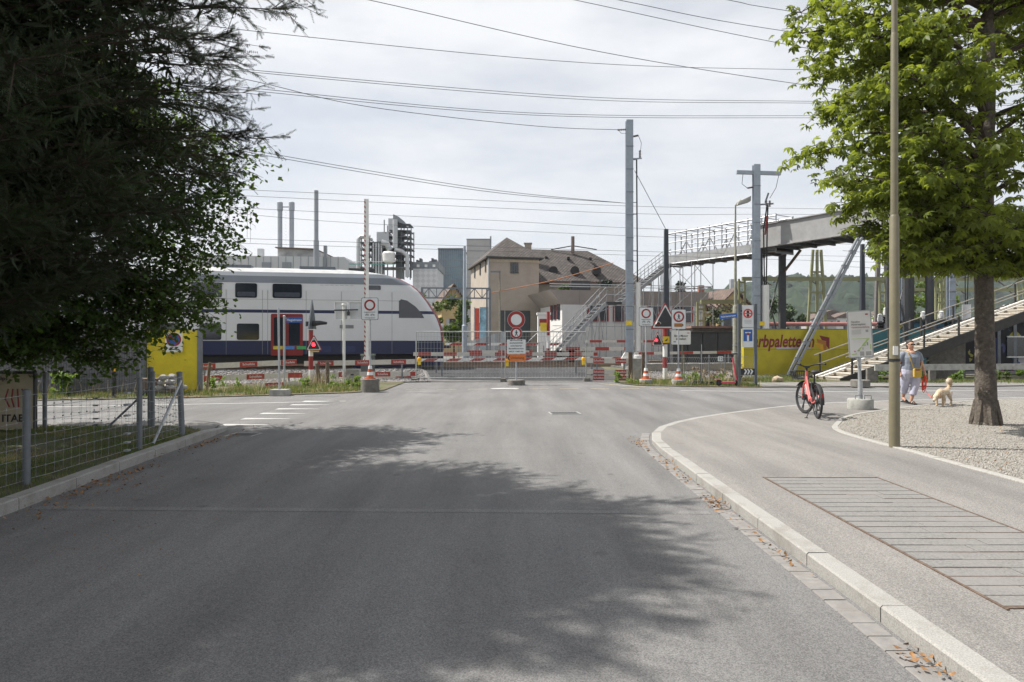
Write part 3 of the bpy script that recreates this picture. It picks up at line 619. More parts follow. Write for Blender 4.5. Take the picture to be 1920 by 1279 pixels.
# pile of stones on pallet
pl=T('pallet','weathered wooden pallet with timber blocks','pallet',(gx(300,20.6),20.6,.03),.2)
for x in (-.5,0,.5): MB().box(x-.07,x+.07,-.4,.4,0,.12).build('block',m_wood,pl)
for y in (-.36,-.18,0,.18,.36): MB().box(-.6,.6,y-.06,y+.06,.12,.15).build('board',m_wood,pl)
tb=tag(MB().box(-.58,.0,-.32,.3,.151,.50).build('timber_crate',m_wood),'dark timber crate on the pallet','crate'); tb.location=pl.location; tb.rotation_euler=(0,0,.2)
def rock(r,seed,sq=.7):
    random.seed(seed); bm=bmesh.new(); bmesh.ops.create_icosphere(bm,subdivisions=2,radius=r)
    for v in bm.verts: v.co*=random.uniform(.82,1.1); v.co.z*=sq
    me=bpy.data.meshes.new('rock'); bm.to_mesh(me); bm.free(); return me
m_rock=M('rubble_stone',(.30,.29,.28),.95,var=.3,scale=9,bump=.6,bscale=20)
for i in range(11):
    me=rock(random.uniform(.09,.15),i); me.materials.append(m_rock); o=bpy.data.objects.new('rubble_stone',me); C.objects.link(o); row=0 if i<6 else (1 if i<9 else 2)
    o.location=pl.location+Vector((.1+.14*(i%6 if i<6 else (i-6)%3+.6 if row==1 else i-9+1.2)-.05,-.1+.12*((i*5)%3-1),.23+.15*row)); tag(o,'grey rubble stone in the heap on the pallet','stone','rubble on the pallet')
random.seed(11)
def stake(px,py,Y,h,lean,label,r=.06):
    p=at(px,py,Y); z0=hgt(p.x,p.y); mb=MB(); mb.tube([(p.x,p.y,z0-.05),(p.x+lean*.5,p.y,z0+h*.5),(p.x+lean,p.y,z0+h)],[r,r*1.02,r*.9],9); tag(mb.build('wooden_stake',m_wood,smooth=True),label,'stake')
stake(388,735,22.5,.95,.10,'leaning wooden stake beside the yellow panel',.05)
stake(599,722,25.8,.8,-.10,'thick dark wooden stake right of the crossing signal post',.075); stake(614,724,25.6,.86,.0,'upright dark wooden stake with weeds round it',.075)
# ------------------------------------------------------------------ signs on stands
def base_block(label,loc,r,h,name='sign_stand',handle=False,mat=None):
    t=T(name,label,'sign stand',loc); MB().lathe([(r,0),(r,h-.02),(r-.02,h)],n=28).build('block',mat or m_conc,t,False,True)
    if handle:
        for s in (-.1,.1): MB().tube([(s-.06,-.12,h-.02),(s-.06,-.12,h+.07),(s+.06,-.12,h+.07),(s+.06,-.12,h-.02)],.009,6).build('handle',m_galv,t)
    return t
def cone(loc,label,s=1):
    t=T('traffic_cone',label,'cone',loc); pr=[(.19,0),(.19,.03),(.135,.035),(.115,.13)]
    MB().lathe([(.2*s,0),(.2*s,.025),(.13*s,.03),(.112*s,.12)],n=20).build('foot',m_orange,t,False,True)
    z=.12; r=.112
    for i,m in enumerate((m_signw,m_orange,m_signw)):
        MB().lathe([(r*s,z),((r-.018)*s,z+.1)],n=20).build('band',m,t,False,True); z+=.1; r-=.018
    return t
def person_icon(t,x,z,h,y,mat):
    s=h; MB().prism(circ(.09*s,x,z+.4*s,10),y-.002,y).build('pictogram',mat,t)
    MB().prism([(x-.09*s,z+.27*s),(x-.2*s,z-.02*s),(x-.14*s,z-.04*s),(x-.07*s,z+.12*s),(x-.08*s,z-.08*s),(x-.24*s,z-.5*s),(x-.13*s,z-.5*s),(x+.0*s,z-.16*s),(x+.16*s,z-.5*s),(x+.26*s,z-.5*s),(x+.1*s,z-.06*s),(x+.1*s,z+.1*s),(x+.2*s,z-.02*s),(x+.25*s,z+.04*s),(x+.1*s,z+.27*s)][::-1],y-.002,y).build('pictogram',mat,t)
def bike_icon(t,x,z,s,y,mat):
    for dx in (-.5,.5): MB().ring(x+dx*s,z,.24*s,.36*s,y-.002,y,12).build('pictogram',mat,t)
    MB().bar((x-.5*s,y-.001,z),(x+.1*s,y-.001,z+.45*s),.002,.1*s,up=(0,0,1)).bar((x+.1*s,y-.001,z+.45*s),(x+.5*s,y-.001,z),.002,.1*s).bar((x-.25*s,y-.001,z+.45*s),(x+.25*s,y-.001,z+.45*s),.002,.1*s).build('pictogram',mat,t)
m_gback=M('sign_frame_grey',(.10,.115,.13),.5,.3)
def driving_ban(loc,zc,label,icons=True):
    t=T('traffic_sign',label,'sign',loc)
    MB().tube([(0,0,0),(0,0,zc+.3)],.03,10).build('post',m_galv,t,False,True)
    MB().prism(rrect(.55,.72,.05,0,zc),-.055,-.035).build('frame',m_gback,t); MB().prism(rrect(.52,.69,.045,0,zc),-.058,-.054).build('plate',m_signw,t)
    MB().ring(0,zc+.12,.125,.18,-.063,-.059).build('red_ring',m_signred,t)
    text('ausgenommen',.062,m_ink,t,(0,-.061,zc-.105)); bike_icon(t,-.09,zc-.20,.075,-.059,m_ink); bike_icon(t,.09,zc-.20,.075,-.059,m_ink)
    text('Zubringerdienst',.05,m_ink,t,(0,-.061,zc-.29)); return t
B1=(gx(694,22.1),22.1,0); base_block('squat round dark concrete base holding the left driving ban sign',B1,.295,.43,mat=m_concd)
driving_ban((B1[0],22.1,.43),2.69-.43,'white driving ban sign on a round dark concrete base at the barrier machine')
cone((B1[0],22.1,.43),'orange and white traffic cone on the dark concrete base at the barrier machine',.9)
B2=(gx(1211,26.0),26.0,0); base_block('round grey rubber base of the right driving ban sign',B2,.25,.2)
driving_ban((B2[0],26.0,.2),gz(594,26)-.2,'white driving ban sign beside the tall grey catenary mast'); cone((B2[0],26.0,.2),'orange cone round the pole of the right driving ban sign')
B3=(gx(1272,25.7),25.7,0); base_block('round grey rubber base of the pedestrian ban sign',B3,.25,.2); cone((B3[0],25.7,.2),'orange cone round the pole of the pedestrian ban sign')
pb=T('traffic_sign','white pedestrian ban sign with orange arrow right of the black signal triangle','sign',(B3[0],25.7,.2)); zc=gz(599,25.7)-.2
MB().tube([(0,0,0),(0,0,zc+.3)],.03,10).build('post',m_galv,pb,False,True); MB().prism(rrect(.55,.76,.05,0,zc),-.055,-.035).build('frame',m_gback,pb); MB().prism(rrect(.52,.73,.045,0,zc),-.058,-.054).build('plate',m_signw,pb)
MB().ring(0,zc+.10,.145,.205,-.063,-.059).build('red_ring',m_signred,pb); person_icon(pb,0,zc+.10,.22,-.06,m_ink)
MB().prism([(-.17,zc-.28),(.12,zc-.28),(.18,zc-.215),(.12,zc-.15),(-.17,zc-.15)],-.063,-.059).build('orange_arrow',M('ochre_arrow',(.36,.15,.03),.5),pb); MB().prism([(.12,zc-.28),(.18,zc-.215),(.12,zc-.15),(.145,zc-.215)],-.066,-.0635).build('arrow_tip',m_ink,pb)
# centre sign
CS=(gx(968,25.6),25.6,0); base_block('low round grey base of the no entry sign in front of the construction fence',CS,.33,.2,mat=m_concd)
cs=T('traffic_sign','round driving ban sign above a pedestrian ban disc, white plate and orange arrow','sign',(CS[0],25.6,.2)); Z=lambda py: gz(py,25.6)-.2
MB().tube([(0,0,0),(0,0,Z(584))],.03,10).build('post',m_galv,cs,False,True)
MB().prism(circ(.335,0,Z(599.5)),-.05,-.033).build('disc',m_galv,cs); MB().prism(circ(.32,0,Z(599.5)),-.054,-.0505).build('disc_face',m_signw,cs); MB().ring(0,Z(599.5),.205,.318,-.058,-.0545).build('red_ring',m_signred,cs)
MB().prism(circ(.225,0,Z(624.5)),-.064,-.06).build('disc',m_galv,cs); MB().prism(circ(.215,0,Z(624.5)),-.068,-.0645).build('disc_face',m_signw,cs); MB().ring(0,Z(624.5),.142,.212,-.072,-.0685).build('red_ring',m_signred,cs); person_icon(cs,0,Z(624.5),.23,-.0695,m_ink)
MB().prism(rrect(.7,.53,.02,0,Z(650)),-.05,-.035).build('text_plate',m_signw,cs)
for i,(s,w) in enumerate((('ausgenommen',.085),('autorisierter',.085),('Baustellenverkehr',.078),('0402 E + 0407 Uhr',.07))): text(s,w,m_ink,cs,(0,-.052,Z(643+i*5.4)),bold=.0015)
MB().bar((-.2,-.051,Z(638.6)),(.2,-.051,Z(638.6)),.003,.016).prism([(-.24,Z(638.6)),(-.18,Z(640)),(-.18,Z(637.2))],-.053,-.051).prism([(.24,Z(638.6)),(.18,Z(637.2)),(.18,Z(640))],-.053,-.051).build('double_arrow',m_ink,cs)
MB().prism([(-.35,Z(671)),(-.26,Z(677.5)),(.35,Z(677)),(.35,Z(664.5)),(-.35+.02,Z(664.5))],-.062,-.045).build('orange_plate',M('detour_orange',(.62,.17,.03),.5,var=.08),cs)
MB().prism([(-.33,Z(671)),(-.27,Z(675.5)),(-.24,Z(675.5)),(-.28,Z(671)),(-.24,Z(666.5)),(-.27,Z(666.5))],-.067,-.063).build('chevron',m_ink,cs); text('Umleitung',.12,m_ink,cs,(.04,-.064,Z(671)))
# street name posts
def blk(px,py,w,d,h,Y,label): 
    p=at(px,py,Y); o=MB().box(-w/2,w/2,-d/2,d/2,0,h).build('concrete_block',m_conc); o.location=(p.x,Y,.0); return tag(o,label,'block')
blk(525,745,.5,.45,.19,20.6,'light concrete block at the foot of a bare sign post')
t=T('bare_post','bare grey steel tube post standing in the light concrete block','post',(gx(524,20.6),20.6,.19)); MB().tube([(0,0,0),(-.03,0,gz(580,20.6)-.19)],.033,10).build('tube',m_galv,t,False,True); MB().lathe([(.036,0),(.02,.05)],(-.03,0,gz(580,20.6)-.19),10).build('cap',m_galv,t)
t=T('street_sign','blue Hegistrasse street name sign on a grey post before the train','sign',(gx(533,24.2),24.2,.04)); zt=gz(594,24.2)-.04
MB().tube([(0,0,0),(0,0,zt)],.04,10).build('post',m_galv,t,False,True); MB().lathe([(.05,0),(.05,.03),(.02,.05)],(0,0,zt),10).build('cap',m_galv,t)
MB().prism(rrect(.56,.2,.01,.36,zt-.11),-.012,.012).build('plate',m_blue,t); MB().bar((.02,0,zt-.05),(.1,0,zt-.05),.03,.02).build('clamp',m_galv,t); text('Hegistrasse',.115,m_signw,t,(.36,-.014,zt-.115),bold=.001)
# ------------------------------------------------------------------ level crossing signals
def tri(w,h,cx,cz,r=.06,k=3):       # upright rounded triangle outline, base at cz
    P=[Vector((-w/2,0)),Vector((w/2,0)),Vector((0,h))]; r_=[]
    for i in range(3):
        a=P[i]; p=(P[i-1]-a).normalized(); q=(P[(i+1)%3]-a).normalized()
        for j in range(k+1):
            t_=j/k; b=a+p*r*(1-t_)**2+q*r*t_**2; r_.append((cx+b.x,cz+b.y))
    return r_
m_lit=M('lit_signal_red',(1,.03,.05),.4,emit=3.0,var=.02); m_unlit=M('unlit_red_lens',(.16,.03,.02),.2)
def tri_sign(t,w,h,cx,cz,y):
    MB().prism(tri(w,h,cx,cz),y-.02,y+.02).build('red_border',m_red,t); MB().prism(tri(w*.88,h*.88,cx,cz+h*.04),y-.025,y-.0205).build('white_border',m_signw,t); MB().prism(tri(w*.74,h*.74,cx,cz+h*.085),y-.030,y-.0255).build('black_board',m_dark,t)
def lens(t,x,z,r,y,lit):
    MB().prism(circ(r,x,z,18),y-.012,y).build('signal_lens',m_lit if lit else m_unlit,t)
    mb=MB(); n=10; v=[]
    for rr in (r*1.08,r*1.2):
        for yy in (y,y-r*1.5):
            for i in range(n+1): a=PI*i/n; v.append((x+rr*math.cos(a),yy,z+rr*math.sin(a)))
    q=n+1; f=[(0*q+i,q+i,q+i+1,i+1) for i in range(n)]+[(2*q+i,2*q+i+1,3*q+i+1,3*q+i) for i in range(n)]+[(q+i,3*q+i,3*q+i+1,q+i+1) for i in range(n)]
    mb.add(v,f).build('hood',m_whitep if lit is None else m_dark,t)
def banded_post(t,r,bands):
    for z0,z1,m in bands: MB().tube([(0,0,z0),(0,0,z1)],r,14).build('post_section',m,t,False,True)
p=at(583,720,26.2); ls=T('crossing_signal','red and white crossing signal post with small triangle showing red light','signal',(p.x,26.2,.03)); q=lambda py: gz(py,26.2)-.03
banded_post(ls,.085,[(0,q(693),m_whitep),(q(693),q(668),m_red),(q(668),q(655),m_whitep),(q(655),q(620),m_red),(q(620),q(604),m_dark)])
tri_sign(ls,.62,.6,.16,q(657),-.14); lens(ls,.16,q(646),.075,-.18,True); MB().prism(circ(.045,.16,q(636),12),-.175,-.171).build('small_lens',m_galv,ls)
MB().box(.02,.3,-.13,.05,q(660),q(657.6)).build('bracket',m_yplate,ls)
s=MB(); s.add([(.02,-.5,q(617)),(.02,.5,q(617)),(.02,0,q(563)),(.07,-.5,q(617)),(.07,.5,q(617)),(.07,0,q(563))],[(0,1,2),(3,5,4),(0,3,4,1),(1,4,5,2),(2,5,3,0)]); s.build('side_board',m_gback,ls)
MB().tube([(.05,0,q(607)),(.35,-.02,q(605.5)),(.62,-.03,q(606))],[.12,.09,.05],10).build('signal_hood',m_dark,ls,False,True); MB().tube([(-.12,0,q(612)),(-.12,0,q(603))],.09,10).build('lamp_housing',m_dark,ls); MB().box(-.05,.15,-.1,.1,q(619),q(617)).build('clamp',m_whitep,ls)
p=at(1247,712,28.6); rs=T('crossing_signal','large black crossing signal triangle with one lit red lamp on red white post','signal',(p.x,28.6,.02)); q=lambda py: gz(py,28.6)-.02
banded_post(rs,.10,[(0,q(690),m_whitep),(q(690),q(669),m_red),(q(669),q(646),m_whitep),(q(646),q(600),m_red)])
tri_sign(rs,1.22,1.12,-.03,q(617),-.16); lens(rs,-.34,q(608),.085,-.2,None); lens(rs,.33,q(606),.085,-.2,True)
tri_sign(rs,.52,.62,-.34,q(649),-.13); lens(rs,-.40,q(638),.06,-.17,True); MB().bar((-.34,-.08,q(640)),(0,0,q(640)),.05).build('arm',m_gback,rs)
MB().prism(rrect(.27,.27,.01,.02,q(637)),-.115,-.105).build('warning_plate',m_yplate,rs); MB().prism([(-.05,q(640)),(.09,q(634)),(.06,q(639))],-.118,-.1155).build('bolt_mark',m_ink,rs)
bt=T('information_sign','white Bitte Motor abstellen plate on a thin post before the dark containers','sign',(gx(1279,28.4),28.4,.02)); q=lambda py: gz(py,28.4)-.02
MB().tube([(0,0,0),(0,0,q(622))],.035,8).build('post',M('brown_post',(.2,.18,.14),.8),bt); MB().prism(rrect(.8,.58,.05,-.06,q(633)),-.07,-.04).build('plate',m_whitep,bt); MB().ring(0,0,.001,.002,0,.001,3)
text('Bitte Motor',.12,m_ink,bt,(-.06,-.072,q(630)),bold=.002); text('abstellen',.12,m_ink,bt,(-.06,-.072,q(635.5)),bold=.002); MB().prism(rrect(.1,.035,.01,-.33,q(641)),-.073,-.0705).build('logo',m_blue,bt); MB().prism(rrect(.1,.03,.01,.24,q(624.5)),-.073,-.0705).build('logo',m_red,bt)
# solar frames pole, cabinet, barrier machine
sp=T('solar_panel_pole','white pole carrying two white framed solar panels seen from behind','pole',(gx(645,26.2),26.2,.03)); q=lambda py: gz(py,26.2)-.03
MB().tube([(0,0,0),(0,0,q(574))],.055,12).build('pole',m_whitep,sp,False,True); MB().bar((-.35,-.06,q(582)),(.55,-.06,q(581)),.04,.05).build('cross_arm',m_dark,sp)
for x in (-.09,.62-.15):
    f=MB(); x0,x1,z0,z1=x-.24,x+.24,q(599.5),q(566)
    for a_,b_ in (((x0,z0),(x1-.0,z0)),((x1,z0),(x1-.06,z1)),((x1-.06,z1),(x0-.06,z1)),((x0-.06,z1),(x0,z0))): f.bar((a_[0],.0+.1*(a_[1]==z1),a_[1]),(b_[0],.0+.1*(b_[1]==z1),b_[1]),.03,.03)
    f.build('panel_frame',m_whitep,sp); MB().add([(x0,.02,z0),(x1,.02,z0),(x1-.06,.12,z1),(x0-.06,.12,z1),(x0,.035,z0),(x1,.035,z0),(x1-.06,.135,z1),(x0-.06,.135,z1)],[(0,1,2,3),(7,6,5,4),(0,4,5,1),(2,6,7,3),(1,5,6,2),(0,3,7,4)]).build('solar_panel',M('panel_back',(.5,.51,.52),.5,var=.06),sp)
MB().box(.14,.24,-.1,-.04,q(592),q(584)).build('control_box',m_dark,sp); MB().lathe([(.06,0),(.08,.05),(.06,.1)],(0,-.05,q(574)),10).build('clamp',m_whitep,sp)
cb=T('cable_cabinet','small grey concrete cable cabinet beside the white pole','cabinet',(gx(662,26.0),26.0,.03)); MB().box(-.23,.23,-.15,.15,0,.5).build('body',m_conc,cb); MB().box(-.25,.25,-.17,.17,.5,.545).build('lid',m_conc,cb); MB().box(-.06,.06,-.153,-.148,.32,.37).build('vent',m_dark,cb)
def arm_stripes(L_,w,h,n,slant,x0=0):
    pass
bm_=T('barrier_machine','dark grey crossing barrier machine with raised striped arm','barrier',(gx(690,28.8),28.8,.12)); q=lambda py: gz(py,28.8)-.12
MB().box(-.26,.26,-.2,.2,-.1,q(667)).build('housing',M('barrier_grey',(.09,.10,.105),.5),bm_); MB().box(-.28,.28,-.22,.22,q(667),q(664)).build('lid',M('greenish_lid',(.16,.2,.16),.6),bm_)
MB().tube([(.02,-.3,q(674)),(.02,-.21,q(674))],.17,16).build('pivot_disc',m_whitep,bm_)
MB().box(-.03,.09,-.33,-.27,q(680),q(376)).build('arm',m_whitep,bm_); MB().box(-.09,-.03,-.33,-.27,q(680),q(376)).build('arm',M('arm_white',(.6,.58,.54),.5),bm_)
zz=q(676)
while zz<q(377): MB().prism([(-.09,zz),(-.03,zz-.06),(-.03,zz+.02),(-.09,zz+.08)],-.333,-.3305).build('red_stripe',m_red,bm_); zz+=.2
m_bw=M('barrier_board_white',(.55,.53,.49),.7,var=.15,scale=4,col2=(.35,.31,.26),fac2=(.5,.75),s2=4)
m_br=M('barrier_board_red',(.33,.045,.035),.6,var=.2,scale=4)
# barrier planks: white boards with red panels, lettered
def plank(p,q,label,pitch=1.45,red=.62,h=.2,text_=True,slant=0,first=.2,name='barrier_plank',support=True,mat=None):
    p=Vector(p); q=Vector(q); L_=(q-p).length; d=(q-p); t=T(name,label,'barrier',p,math.atan2(d.y,d.x)); dz=d.z/L_
    el=math.asin(dz); X=lambda s_: s_*math.cos(el); Zf=lambda s_: s_*dz
    MB().add([(0,-.012,-h/2),(X(L_),-.012,Zf(L_)-h/2),(X(L_),-.012,Zf(L_)+h/2),(0,-.012,h/2),(0,.012,-h/2),(X(L_),.012,Zf(L_)-h/2),(X(L_),.012,Zf(L_)+h/2),(0,.012,h/2)],[(0,1,2,3),(7,6,5,4),(0,4,5,1),(3,2,6,7),(0,3,7,4),(1,5,6,2)]).build('board',mat or m_bw,t)
    s=first
    while s<L_-.1:
        e=min(L_,s+red); k=slant
        MB().add([(X(s),-.0155,Zf(s)-h/2*.94),(X(e),-.0155,Zf(e)-h/2*.94),(X(e+k),-.0155,Zf(e)+h/2*.94),(X(s+k),-.0155,Zf(s)+h/2*.94),(X(s),-.0125,Zf(s)-h/2*.94),(X(e),-.0125,Zf(e)-h/2*.94),(X(e+k),-.0125,Zf(e)+h/2*.94),(X(s+k),-.0125,Zf(s)+h/2*.94)],[(0,1,2,3),(7,6,5,4),(0,4,5,1),(3,2,6,7),(0,3,7,4),(1,5,6,2)]).build('red_panel',m_br,t)
        if text_ and e-s>red*.9: text('Scheifele',h*.62,m_signw,t,((X(s)+X(e))/2,-.017,(Zf(s)+Zf(e))/2),rot=(PI/2,-el,0))
        s+=pitch
    if support:
        for s in (L_*.12,L_*.88):
            w=p+(q-p)*(s/L_); g=hgt(w.x,w.y)-.05-p.z
            MB().box(X(s)-.03,X(s)+.03,.013,.06,g,Zf(s)+h/2).build('support',m_galv if 0 else m_gp,t)
    return t
plank((-11.7,24.9,gz(688,24.9)),(-8.2,26.0,gz(679,26)),'slanting lettered red white plank above the left ballast, upper one'); plank((-11.7,24.6,gz(711,24.6)),(-7.9,25.7,gz(703,25.7)),'lettered red white plank above the left ballast, lower one',first=.55)
plank((gx(486,23.5),23.5,.10),(gx(566,24.3),24.3,.12),'short red white plank lying in the weeds before the left ballast',support=False)
plank((-8.1,26.6,gz(682,26.6)),(gx(778,28.2),28.2,gz(678,28.2)),'lettered red white plank behind the barrier machine, top one',first=.5); plank((-7.7,26.7,gz(703,26.7)),(gx(782,28.3),28.3,gz(701,28.3)),'red white plank behind the barrier machine, middle one',first=.9)
plank((gx(700,27.9),27.9,.06+.05),(gx(778,28.2),28.2,.06+.05),'red white plank near the ground behind the barrier machine',support=False,first=.9)
for py,nm in ((676,'top'),(697,'middle'),(710,'bottom')): plank((gx(1100,28.0),28.0,max(.13,gz(py,28.0))),(gx(1180,28.2),28.2,max(.13,gz(py+1,28.2))),'short lettered red white plank right of the construction fence, %s one'%nm,first=.27,pitch=.93,red=.46)
plank((gx(775,29.6),29.6,gz(664,29.6)),(gx(1120,30.8),30.8,gz(664,30.8)),'long red white plank across the crossing behind the fence',pitch=1.12,red=.56,h=.16,text_=False)
ba=plank((gx(782,29.0),29.0,gz(675.5,29)),(gx(1165,29.4),29.4,gz(672,29.4)),'lowered white crossing barrier arm with slanted red stripes, nearest the fence',pitch=1.0,red=.5,h=.13,text_=False,slant=.22,name='crossing_barrier',mat=m_whitep)
plank((gx(835,44),44,gz(645.5,44)),(gx(1045,44),44,gz(645.5,44)),'far lowered barrier arm with slanted red stripes beyond the tracks',pitch=1.6,red=.8,h=.17,text_=False,slant=.25,name='crossing_barrier',mat=m_whitep)
plank((gx(870,42),42,gz(660,42)),(gx(1000,42),42,gz(660,42)),'low red white plank beyond the tracks',pitch=1.9,red=.9,h=.2,text_=False)
plank((gx(1055,41),41,gz(654,41)),(gx(1180,41.5),41.5,gz(654,41.5)),'red white plank under the scaffold stairs, upper one',pitch=1.8,red=.85,h=.22,text_=False); plank((gx(1100,43),43,gz(640,43)),(gx(1300,44.5),44.5,gz(640,44.5)),'red white plank before the scaffold legs',pitch=1.8,red=.8,h=.16,text_=False)
plank((gx(1190,32.5),32.5,gz(663,32.5)),(gx(1390,34),34,gz(660,34)),'weathered red white plank beside the right tracks',pitch=2.1,red=.8,h=.13,text_=False)
# barrier machines on the right
bx_=T('barrier_machine','white and grey barrier counterweight beside the catenary mast','barrier',(gx(1180,29.3),29.3,.1)); q=lambda py:gz(py,29.3)-.1
MB().box(-.02,.5,-.2,.2,-.1,q(672)).build('housing',m_conc,bx_); MB().prism([(-.42,q(678)),(.0,q(675)),(.0,q(661)),(-.2,q(661))],-.05,.1).build('counterweight',m_whitep,bx_); MB().bar((-.4,-.08,q(676)),(.12,-.08,q(670)),.05,.08).build('arm_root',m_whitep,bx_)
for px_ in (1182,1207):
    o=MB().box(-.08,.08,-.06,.06,-.05,1.15).build('rusty_post',m_rust); o.location=(gx(px_,28.2),28.2,.03); tag(o,'rusty steel post beside the white counterweight' if px_==1182 else 'rusty steel post behind the right driving ban sign','post')
# ------------------------------------------------------------------ construction fence
m_fence=M('fence_zinc',(.40,.42,.41),.5,.5,var=.15)
def fence_panel(p,q,label):
    p=Vector(p); q=Vector(q); L_=(q-p).length; t=T('construction_fence',label,'fence',p,math.atan2(q.y-p.y,q.x-p.x),'construction fence panels')
    f=MB()
    for x in (.03,L_-.03): f.tube([(x,0,.02),(x,0,2.02)],.026,8)
    for z in (.12,2.0): f.tube([(.03,0,z),(L_-.03,0,z)],.024,8)
    f.build('frame',m_fence,t,False,True); w=MB(); n=int(L_/.125)
    for i in range(1,n): w.bar((i*L_/n,0,.12),(i*L_/n,0,2.0),.009,.009)
    for z in [.36,.60,.84,1.08,1.32,1.56,1.80]: w.bar((.03,.009,z),(L_-.03,.009,z),.008,.008)
    w.build('wire_mesh',m_fence,t); return t
fA=(gx(779,27.75),27.75,.03); fB=(gx(942,27.75),27.75,.03); fC=(gx(946,27.7),27.7,.03); fD=(gx(1100,28.0),28.0,.03)
fence_panel(fA,fB,'wire mesh construction fence panel beside the train nose'); fence_panel(fC,fD,'wire mesh construction fence panel behind the central round signs')
for p,l in ((fA,'concrete foot under the left end of the construction fence'),((gx(944,27.72),27.72,0),'concrete foot between the two construction fence panels'),(fD,'concrete foot under the right end of the construction fence')):
    o=MB().box(-.12,.12,-.32,.3,0,.13).build('fence_foot',m_concd); o.location=(p[0],p[1],.004); tag(o,l,'fence foot')
for px_,py_,l in ((786,677,'amber warning lamp at the left end of the construction fence'),(951,680,'amber warning lamp beside the orange arrow plate'),(1094,677,'amber warning lamp at the right end of the construction fence')):
    t=T('warning_lamp',l,'lamp',at(px_,py_+7,27.62)); MB().box(-.06,.06,-.05,.05,0,.16).build('battery_case',m_yplate,t); MB().lathe([(.065,.16),(.075,.2),(.075,.28),(.05,.31)],n=14).build('lens',M('amber_lens',(.8,.40,.02),.25),t,False,True)
# ------------------------------------------------------------------ train
zr=.47
tr=T('train','white and blue double deck commuter train with red doors at the crossing','train',trk(0,0,0),math.atan2(TD.y,TD.x))
m_tw=M('train_white',(.57,.58,.59),.35,var=.04,scale=1); m_tb=M('train_blue',(.014,.02,.065),.35,var=.1,scale=1); m_tr=M('train_red',(.20,.017,.018),.4,var=.08); m_tg=M('train_roof_grey',(.12,.138,.165),.5,var=.1,scale=1); m_tl=M('train_roof_light',(.42,.43,.44),.6,var=.12,scale=2)
LV=[(1.05,0,-.02),(1.66,0,0),(1.661,0,0),(2.2,0,-.05),(2.64,0,-.2),(2.90,0,-.33),(2.901,0,-.33),(3.04,0,-.42),(3.041,0,-.42),(3.5,0,-.72),(3.95,.02,-1.08),(4.24,.06,-1.42),(4.241,.06,-1.42),(4.55,.18,-2.0),(4.74,.34,-2.6),(4.741,.34,-2.6),(4.9,.62,-3.5),(4.99,1.0,-4.6)]
BM=[1,1,0,0,0,0,1,1,0,0,0,0,2,2,2,3,3]
Lt=46; Wt=2.8; body=MB(); rws=[]
for z,ins,uf in LV:
    s0,s1=ins,Wt-ins; r=min(.5,(s1-s0)/2-.01); P=[(-Lt,s0)]+[(-Lt+i*(Lt+uf-r)/8,s0) for i in range(1,9)]
    for j in range(1,7): a=PI/2*j/6; P.append((uf-r+r*math.sin(a)*1.0,s0+r-r*math.cos(a)))
    P+= [(uf-r+r*math.cos(PI/2*j/6),s1-r+r*math.sin(PI/2*j/6)) for j in range(0,7)]+[(-Lt+i*(Lt+uf-r)/8,s1) for i in (6,4,2,0)]
    rws.append([(u,s,z) for u,s in P])
k=len(rws[0])
for rw in rws: body.v+=rw
for i in range(len(rws)-1):
    for j in range(k): j2=(j+1)%k; body.f.append((i*k+j,i*k+j2,(i+1)*k+j2,(i+1)*k+j)); body.mi.append(4 if (11<=j<=18 and 0<i<14) else BM[i])
body.f.append(tuple(range((len(rws)-1)*k,len(rws)*k))); body.mi.append(3); body.f.append(tuple(reversed(range(k)))); body.mi.append(1)
body.build('car_body',[m_tw,m_tb,m_tg,m_tl,m_tr],tr,False,False)
def pu(px,Y0=32.,X0=-3.15): kk=(px-960)/F; return (kk*Y0-X0)/(.976-.218*kk)
def zat(py,px): u=pu(px); return gz(py,32+.218*u)
def win(px0,px1,z0,z1,mat=m_glass,name='window',r=.08,y=-.012,yy=.02):
    u0,u1=pu(px0),pu(px1); return MB().prism(rrect(u1-u0,z1-z0,r,(u0+u1)/2,(z0+z1)/2),y,yy).build(name,mat,tr)
zu0,zu1=3.56,4.2
for a_,b_ in ((358,416),(441,482),(511,566)):
    o=win(a_,b_,zu0,zu1); u0,u1=pu(a_),pu(b_); MB().prism(rrect(u1-u0-.16,.2,.05,(u0+u1)/2,zu0+.16),-.016,-.0125).build('blind',M('window_band',(.05,.06,.08),.3),o)
for a_,b_ in ((374,415),(444,486)): win(a_,b_,1.70,2.42)
for i in range(11):
    u=pu(374)-1.5-i*2.15; MB().prism(rrect(1.45,.64,.08,u,3.88),-.012,.02).build('window',m_glass,tr); MB().prism(rrect(1.45,.72,.08,u,2.06),-.012,.02).build('window',m_glass,tr)
dr_=win(508,568,1.0,2.86,m_tr,'door',.06,-.02,.02); u0,u1=pu(508),pu(568)
for a_ in (0,1): MB().prism(rrect((u1-u0)/2-.2,1.25,.06,u0+(u1-u0)*(.27+.46*a_),2.08),-.026,-.021).build('door_glass',m_glass,dr_)
MB().box((u0+u1)/2-.012,(u0+u1)/2+.012,-.024,-.019,1.0,2.84).build('door_gap',m_black,dr_)
for i,c_ in enumerate(((.55,.45,.05),(.05,.2,.5),(.06,.35,.12))): MB().box(u0+.1+i*.5,u0+.5+i*.5,-.025,-.0205,1.28,1.42).build('colour_stripe',M('stripe%d'%i,c_,.5),dr_)
win(690,714,4.0,4.2,m_glass,'window',.05,.01,.1)
ua,ub=pu(748),pu(796); MB().prism([(ua,2.72),(ub-.02,2.72),(ub-.14,2.95),(ub-.42,3.25),(ub-.8,3.52),(ua+.1,3.58),(ua,3.5)],-.012,.03).build('cab_side_window',m_glass,tr)
